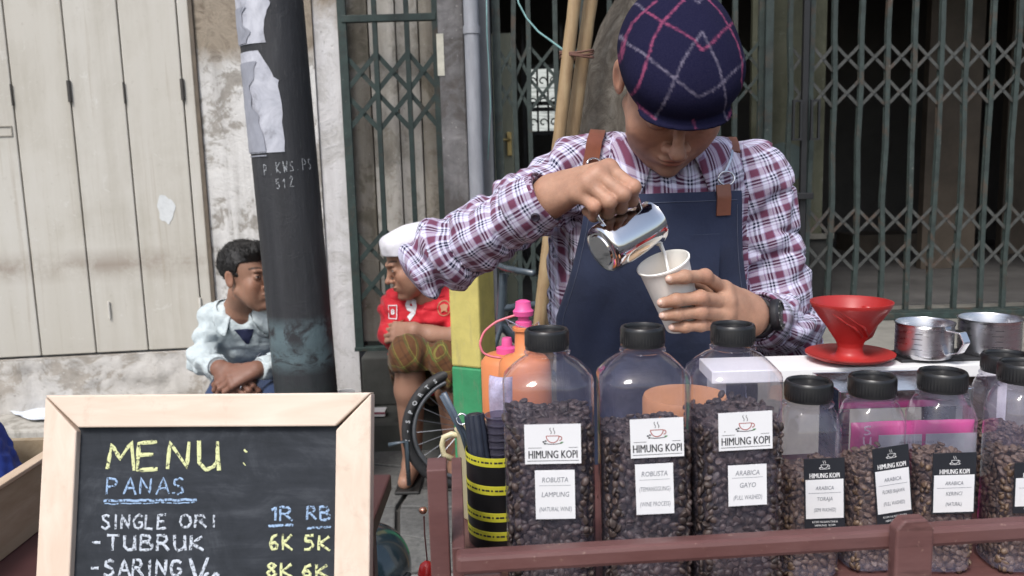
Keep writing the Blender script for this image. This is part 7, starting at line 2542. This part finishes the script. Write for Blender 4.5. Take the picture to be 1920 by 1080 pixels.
V, F = nets(f_j1, (eR1[0] - .1, 2.7, ZL + .01), (eL1[0] + .12, 3.58, nb1[2] + .06), .0065, 1.6)
jk = mk('jacket', V, F, M_jkt, p1, world=True, smooth=True)
collar('jacket_collar', M_jkt, p1, nb1 + np.array([.004, 0, -.01]), nrm(np.array([.0, -.25, 1])), np.array([.25, -1.0, 0]), .066, .026, .045, .55, 8, .012, uvs=False, f=f_j1)
collar('inner_collar', M_jkt2, p1, nb1 + np.array([.004, -.002, -.016]), nrm(np.array([.0, -.25, 1])), np.array([.25, -1.0, 0]), .057, .010, .030, .60, 9, .008, uvs=False)
zp = snap(f_j1, [P(476 - 8 * t, 612 + 90 * t, 2.85) for t in np.linspace(0, 1, 24)], .0045)
MB().tube(zp, .0028, 6).build('zip', simple('dark_zip', (.09, .10, .12), .4, .5), jk, world=True, smooth=True)
# dark shirt in the open neck
_vx = nb1[0] + .030
drape('inner_shirt', f_j1, lambda z: _vx - .004 - .030 * max(0, (z - nb1[2] + .105) / .06), lambda z: _vx + .004 + .030 * max(0, (z - nb1[2] + .105) / .06), nb1[2] - .105, nb1[2] - .045, 2.8, .0035, simple('navy_inner_shirt', (.02, .025, .07), .8), p1, 14, 20)
M_jean = clothmat('blue_jeans', (.030, .050, .110), .25, .85, 800, 24, .6)
pf = [(s_ell(pel1 + np.array([0, -.01, .0]), (.16, .13, .11)), 0)]
for s_, kn_, ft in ((-1, kR1, fR1), (1, kL1, fL1)):
    pf += [(s_cone(pel1 + np.array([s_ * .085, 0, 0]), kn_, .085, .070), .02), (s_cone(kn_, ft + np.array([0, .02, .06]), .068, .052), .015)]
fj = s_all(pf)
V, F = nets(lambda Q: fj(Q) + .004 * vnoise(Q * 22), (pel1[0] - .36, 2.5, ZG + .02), (pel1[0] + .40, 3.59, .62), .008, 1.5)
mk('jeans', V, F, M_jean, p1, world=True, smooth=True)
for ft in (fR1, fL1):
    V, F = nets(s_all([(s_cone(ft + np.array([0, .03, -.005]), ft + np.array([0, -.14, -.016]), .043, .034), 0), (s_box(ft + np.array([0, 0, -.11]), (.3, .6, .12), 0), -.004)]), ft - np.array([.1, .22, .06]), ft + np.array([.1, .12, .08]), .006)
    mk('shoe', V, F, M_shoe, p1, world=True, smooth=True)
for cf, el in ((cR1, eR1), (cL1, eL1)):
    a_ = nrm(cf - el); Rq = axes(a_, (0, 1, 0))
    MB().lathe([(.036, -.040), (.0425, -.038), (.0415, -.022), (.0395, -.004), (.037, .002), (.033, 0), (.031, -.02)], 36, c=cf, R=Rq).build('jacket_cuff', M_jkt, jk, world=True, smooth=True)
rgc = wR1 + nrm((.62, -.35, -.42)) * .112
MB().tube([rgc + .010 * (np.array([.3, .1, 1]) * math.cos(t) + np.array([.2, -.9, .1]) * math.sin(t)) for t in np.linspace(0, 6.28, 16)], .0022, 6).build('finger_ring', M_steel, p1, world=True, smooth=True)

# ======================================================== the man in the red football shirt
p2 = thing('person', (P(800, 640, 3.3)[0], 3.34, ZL), 'man in red number nine football shirt and white cap, sitting beyond the bicycle', 'person')
h2_ = P(771, 486, 2.98)
R2_ = frame_from((-.93, -.36, -.28), pitch=.06)
S2 = .95
nb2 = P(797, 552, 3.06)
sR2, sL2 = P(742, 574, 3.05), P(868, 576, 3.07)
eR2, eL2 = P(742, 632, 2.98), P(876, 638, 2.95)
wR2, wL2 = P(850, 628, 2.84), P(776, 620, 2.88)
kR2, kL2 = P(768, 668, 2.84), P(842, 672, 2.84)
pel2 = np.array([P(808, 640, 3.4)[0], 3.42, ZL + .13])
fR2, fL2 = np.array([kR2[0] - .02, 2.93, ZG + .05]), np.array([kL2[0] + .0, 2.95, ZG + .05])
hR2 = simple_hand(wR2, (.9, .1, -.2), (0, -1, .3), .4, .95, 1)
hL2 = simple_hand(wL2, (-.8, .4, -.1), (0, -1, .4), .6, .95, -1)
fh2 = f_head(h2_, R2_, S2, {'nose': 1.08, 'cheek': -.002, 'wx': .95, 'wz': 1.08})
core2 = near_((h2_ + R2_ @ np.array([0, .03, -.07]), nb2, .046, .054), (nb2, pel2, .07, .09), (nb2, sR2, .04, .04), (nb2, sL2, .04, .04), (pel2 + np.array([-.08, 0, 0]), kR2, .06, .052), (kR2, kR2 * .7 + fR2 * .3, .050, .054), (kR2 * .7 + fR2 * .3, fR2, .052, .032), (pel2 + np.array([.08, 0, 0]), kL2, .06, .052), (kL2, kL2 * .7 + fL2 * .3, .050, .054), (kL2 * .7 + fL2 * .3, fL2, .052, .032),
              (fR2 + np.array([0, .02, -.01]), fR2 + np.array([-.01, -.13, -.022]), .036, .026), (fL2 + np.array([0, .02, -.01]), fL2 + np.array([.01, -.13, -.022]), .036, .026))
arms2 = near_((sR2, eR2, .040, .037), (eR2, wR2, .037, .026), (sL2, eL2, .040, .037), (eL2, wL2, .037, .026))


def f_b2(Q):
    d = smin(core2(Q), arms2(Q), .015); d = smin(d, fh2(Q), .014); return smin(smin(d, hR2(Q), .01), hL2(Q), .01)
V, F = nets(f_b2, (kR2[0] - .2, 2.6, ZG), (eL2[0] + .15, 3.56, h2_[2] + .15), .0032)
sk2 = (.36, .20, .135)
C = head_tint(V, h2_, R2_, S2, sk2, {'stubble': .35, 'gaze': -.3, 'wx': .95, 'wz': 1.08})
C[np.linalg.norm(V - h2_, axis=1) > .17] = (.32, .18, .125)
o = mk('body', V, F, M_skin, p2, world=True, smooth=True); set_color(o, C)
hair_cap('hair', h2_, R2_, S2, p2, s_ell((0, .018, .030), (.0815, .098, .084)), lambda L: np.minimum(np.maximum((L[:, 1] - .005) * .9 + (L[:, 2] + .0) * .2, (L[:, 1] + .035 - np.abs(L[:, 2]) * .6) * (np.abs(L[:, 0]) > .058) - .2 * (np.abs(L[:, 0]) <= .058)), L[:, 2] + .06), 500, 9, .014)
tl2 = to_local(h2_, R2_, S2)


def f_pec(Q):
    L = tl2(Q)
    d = s_ell((0, .012, .050), (.086, .104, .075))(L)
    top = s_box((0, .014, .060), (.165, .195, .105), .035)(L)
    d = np.maximum(smin(d, top, .02), .030 - .22 * L[:, 1] - L[:, 2])
    return (d + .001 * vnoise(L * 40)) * S2
V, F = nets(f_pec, h2_ - .17, h2_ + .18, .004, 1.5)
mk('white_cap', V, F, clothmat('white_knit_cap', (.72, .71, .76), .05, .9, 500, 60, .3), p2, world=True, smooth=True)
M_red = clothmat('red_football_shirt', (.56, .022, .035), .12, .6, 900, 22, .6)
tr2 = s_trunk([(ZL + .08, pel2[0], 3.40, .15, .12), (ZL + .2, pel2[0], 3.36, .155, .12), (float(P(800, 630, 3.15)[2]), P(800, 630, 3.15)[0], 3.17, .155, .125), (float(P(800, 592, 3.1)[2]), P(796, 592, 3.1)[0], 3.09, .158, .125), (float(P(800, 570, 3.1)[2]), P(798, 570, 3.1)[0], 3.08, .140, .105), (nb2[2] - .01, nb2[0] + .005, 3.07, .085, .070), (nb2[2] + .012, nb2[0], 3.06, .060, .060)])
seR2 = eR2 + (sR2 - eR2) * .10; seL2 = eL2 + (sL2 - eL2) * .10


def f_r2(Q):
    d = tr2(Q)
    d = smin(d, s_cone(nb2 + (sR2 - nb2) * .5, sR2, .055, .058)(Q), .035); d = smin(d, s_cone(nb2 + (sL2 - nb2) * .5, sL2, .055, .058)(Q), .035)
    d = smin(d, s_cone(sR2, seR2, .060, .062)(Q), .02); d = smin(d, s_cone(sL2, seL2, .060, .062)(Q), .02)
    nr_ = np.abs(d) < .04
    if nr_.any():
        q = Q[nr_]; d[nr_] += .006 * vnoise(q * 12) + .0045 * vnoise(q * np.array([34, 34, 22], np.float32)) + .002 * vnoise(q * 60) + crease(q, (.4, 0, 1), 22, 9, .009, .13, 6) + folds(q, (sR2 + eR2) / 2, nrm(eR2 - sR2), .1, .004, 80, 1)
    d = -smin(-d, s_cone(nb2 + np.array([-.012, -.05, .03]), nb2 + np.array([-.012, -.085, -.035]), .036, .010)(Q), .008)
    return d
V, F = nets(f_r2, (sR2[0] - .14, 2.8, ZL + .02), (eL2[0] + .12, 3.58, nb2[2] + .05), .006, 1.6)
js = mk('football_shirt', V, F, M_red, p2, world=True, smooth=True)
# number, crest, sleeve patch and piping, laid on the cloth
M_num = simple('white_shirt_print', (.78, .76, .78), .6)


def print_on(name, f, V2, F2, org, ux, uz, m, par, off=.0035):
    """flat print pushed onto the cloth"""
    Q = np.asarray(org) + V2[:, :1] * np.asarray(ux) + V2[:, 1:2] * np.asarray(uz)
    q = Q.astype(np.float32).copy()
    for _ in range(60): q[:, 1] += np.clip(f(q) - off, -.01, .02) * .7
    return mk(name, q, F2, m, par, world=True)


def fine_text(ch, size, sub=3, **k):
    V_, F_ = text_geo(ch, size, **k)
    import bmesh as _b
    bm = _b.new(); vs = [bm.verts.new(v) for v in V_]
    for f in F_:
        try: bm.faces.new([vs[i] for i in f])
        except ValueError: pass
    _b.ops.triangulate(bm, faces=bm.faces[:])
    for _ in range(sub): _b.ops.subdivide_edges(bm, edges=[e for e in bm.edges if e.calc_length() > .008], cuts=1)
    bm.verts.index_update()
    r = (np.array([v.co[:] for v in bm.verts]), [[v.index for v in f.verts] for f in bm.faces]); bm.free(); return r


c = P(766, 589, 2.9)
V2, F2 = fine_text('9', .098, bold=.0050, sx=.80)
print_on('number_nine', f_r2, V2, F2, c, (1, 0, 0), (0, 0, 1), M_num, js)
a = np.linspace(0, 2 * math.pi, 28, endpoint=False)
def ringgeo(ro, ri):
    V_ = np.concatenate([np.stack([np.cos(a) * ro, np.sin(a) * ro * 1.15, a * 0], 1), np.stack([np.cos(a) * ri, np.sin(a) * ri * 1.15, a * 0], 1)])
    return V_, [[k, (k + 1) % 28, 28 + (k + 1) % 28, 28 + k] for k in range(28)]
M_gold = simple('dull_gold_print', (.45, .22, .12), .6)
V2, F2 = ringgeo(.024, .021); print_on('crest_ring', f_r2, V2, F2, P(829, 586, 2.9), (1, 0, 0), (0, 0, 1), M_gold, js)
V2 = np.array([(0, .016, 0), (.015, .010, 0), (.010, -.004, 0), (.012, -.016, 0), (0, -.008, 0), (-.012, -.016, 0), (-.010, -.004, 0), (-.015, .010, 0)])
print_on('crest_bird', f_r2, V2, [[0, 1, 2, 4], [2, 3, 4], [4, 5, 6], [0, 4, 6, 7]], P(829, 586, 2.9), (1, 0, 0), (0, 0, 1), M_gold, js)
sq = lambda w, h_: np.array([(-w, -h_, 0), (w, -h_, 0), (w, h_, 0), (-w, h_, 0)])
V2 = np.concatenate([sq(.016, .024), sq(.0135, .0215)]); print_on('sleeve_patch', f_r2, V2, [[0, 1, 5, 4], [1, 2, 6, 5], [2, 3, 7, 6], [3, 0, 4, 7]], P(731, 592, 2.9), (1, 0, .0), (0, 0, 1), M_num, js)
V2, F2 = fine_text('8', .026, bold=.001); print_on('patch_mark', f_r2, V2, F2, P(731, 592, 2.9), (1, 0, 0), (0, 0, 1), M_num, js)
for x0p, y0p, x1p, y1p in ((722, 613, 752, 608), (757, 548, 753, 570), (800, 553, 812, 568)):
    Q = np.array([P(x0p + (x1p - x0p) * t, y0p + (y1p - y0p) * t, 2.9) for t in np.linspace(0, 1, 14)], np.float32)
    for _ in range(60): Q[:, 1] += np.clip(f_r2(Q) - .001, -.01, .02) * .7
    MB().tube(Q, .0013, 5).build('piping', M_gold, js, world=True, smooth=True)
BRN = (.105, .047, .020); GRN_ = (.075, .11, .028)
M_sar = plaidmat('brown_green_check_cloth', [(0, BRN), (.40, (.060, .028, .014)), (.52, BRN), (.78, GRN_), (.86, BRN), (.91, (.22, .24, .05)), (.96, BRN)], .046, .046, 18, .7)
pf = [(s_ell(pel2 + np.array([0, -.02, .0]), (.155, .13, .12)), 0)]
for s_, kn_ in ((-1, kR2), (1, kL2)):
    dn_ = np.array([0, .015, -.035])
    pf += [(s_cone(pel2 + np.array([s_ * .08, 0, .0]), kn_, .090, .066), .03), (s_cone(kn_, kn_ + dn_, .066, .064), .03)]
pf += [(s_cone((kR2 * .7 + pel2 * .3), (kL2 * .7 + pel2 * .3), .055, .055), .05), (s_cone(kR2 + np.array([.045, .03, -.02]), kL2 + np.array([0, .0, -.05]), .045, .062), .04)]
fs2 = s_all(pf)
def f_sar(Q):
    d = fs2(Q) + .007 * vnoise(Q * 15) + .004 * vnoise(Q * np.array([55, 40, 22], np.float32)) + .0045 * np.sin(Q[:, 0] * 130 + 3 * vnoise(Q * 14)) * np.clip((kR2[2] + .03 - Q[:, 2]) / .08, 0, 1)
    for kn_, ft, dz_ in ((kR2, fR2, -.045), (kL2, fL2, -.13)):
        q0 = (kn_ + np.array([0, .03, dz_ - .03])).astype(np.float32); near = np.linalg.norm(Q - q0, axis=1) < .10
        d = np.where(near, np.maximum(d, q0[2] + .03 - Q[:, 2]), d)
    return d
V, F = nets(f_sar, (pel2[0] - .34, 2.68, ZL + .01), (pel2[0] + .32, 3.59, kR2[2] + .12), .0065, 1.6)
o = mk('checked_shorts', V, F, M_sar, p2, world=True, smooth=True)
Vf = V[F]; set_uv(o, np.stack([Vf[..., 0] * .8 + Vf[..., 2] * .5, Vf[..., 2] * .8 - Vf[..., 1] - Vf[..., 0] * .5], -1))
for ft in (fR2, fL2):
    MB().box(ft + np.array([0, -.05, -.045]), (.085, .25, .012)).build('sandal', M_shoe, p2, world=True, bevel=.004)
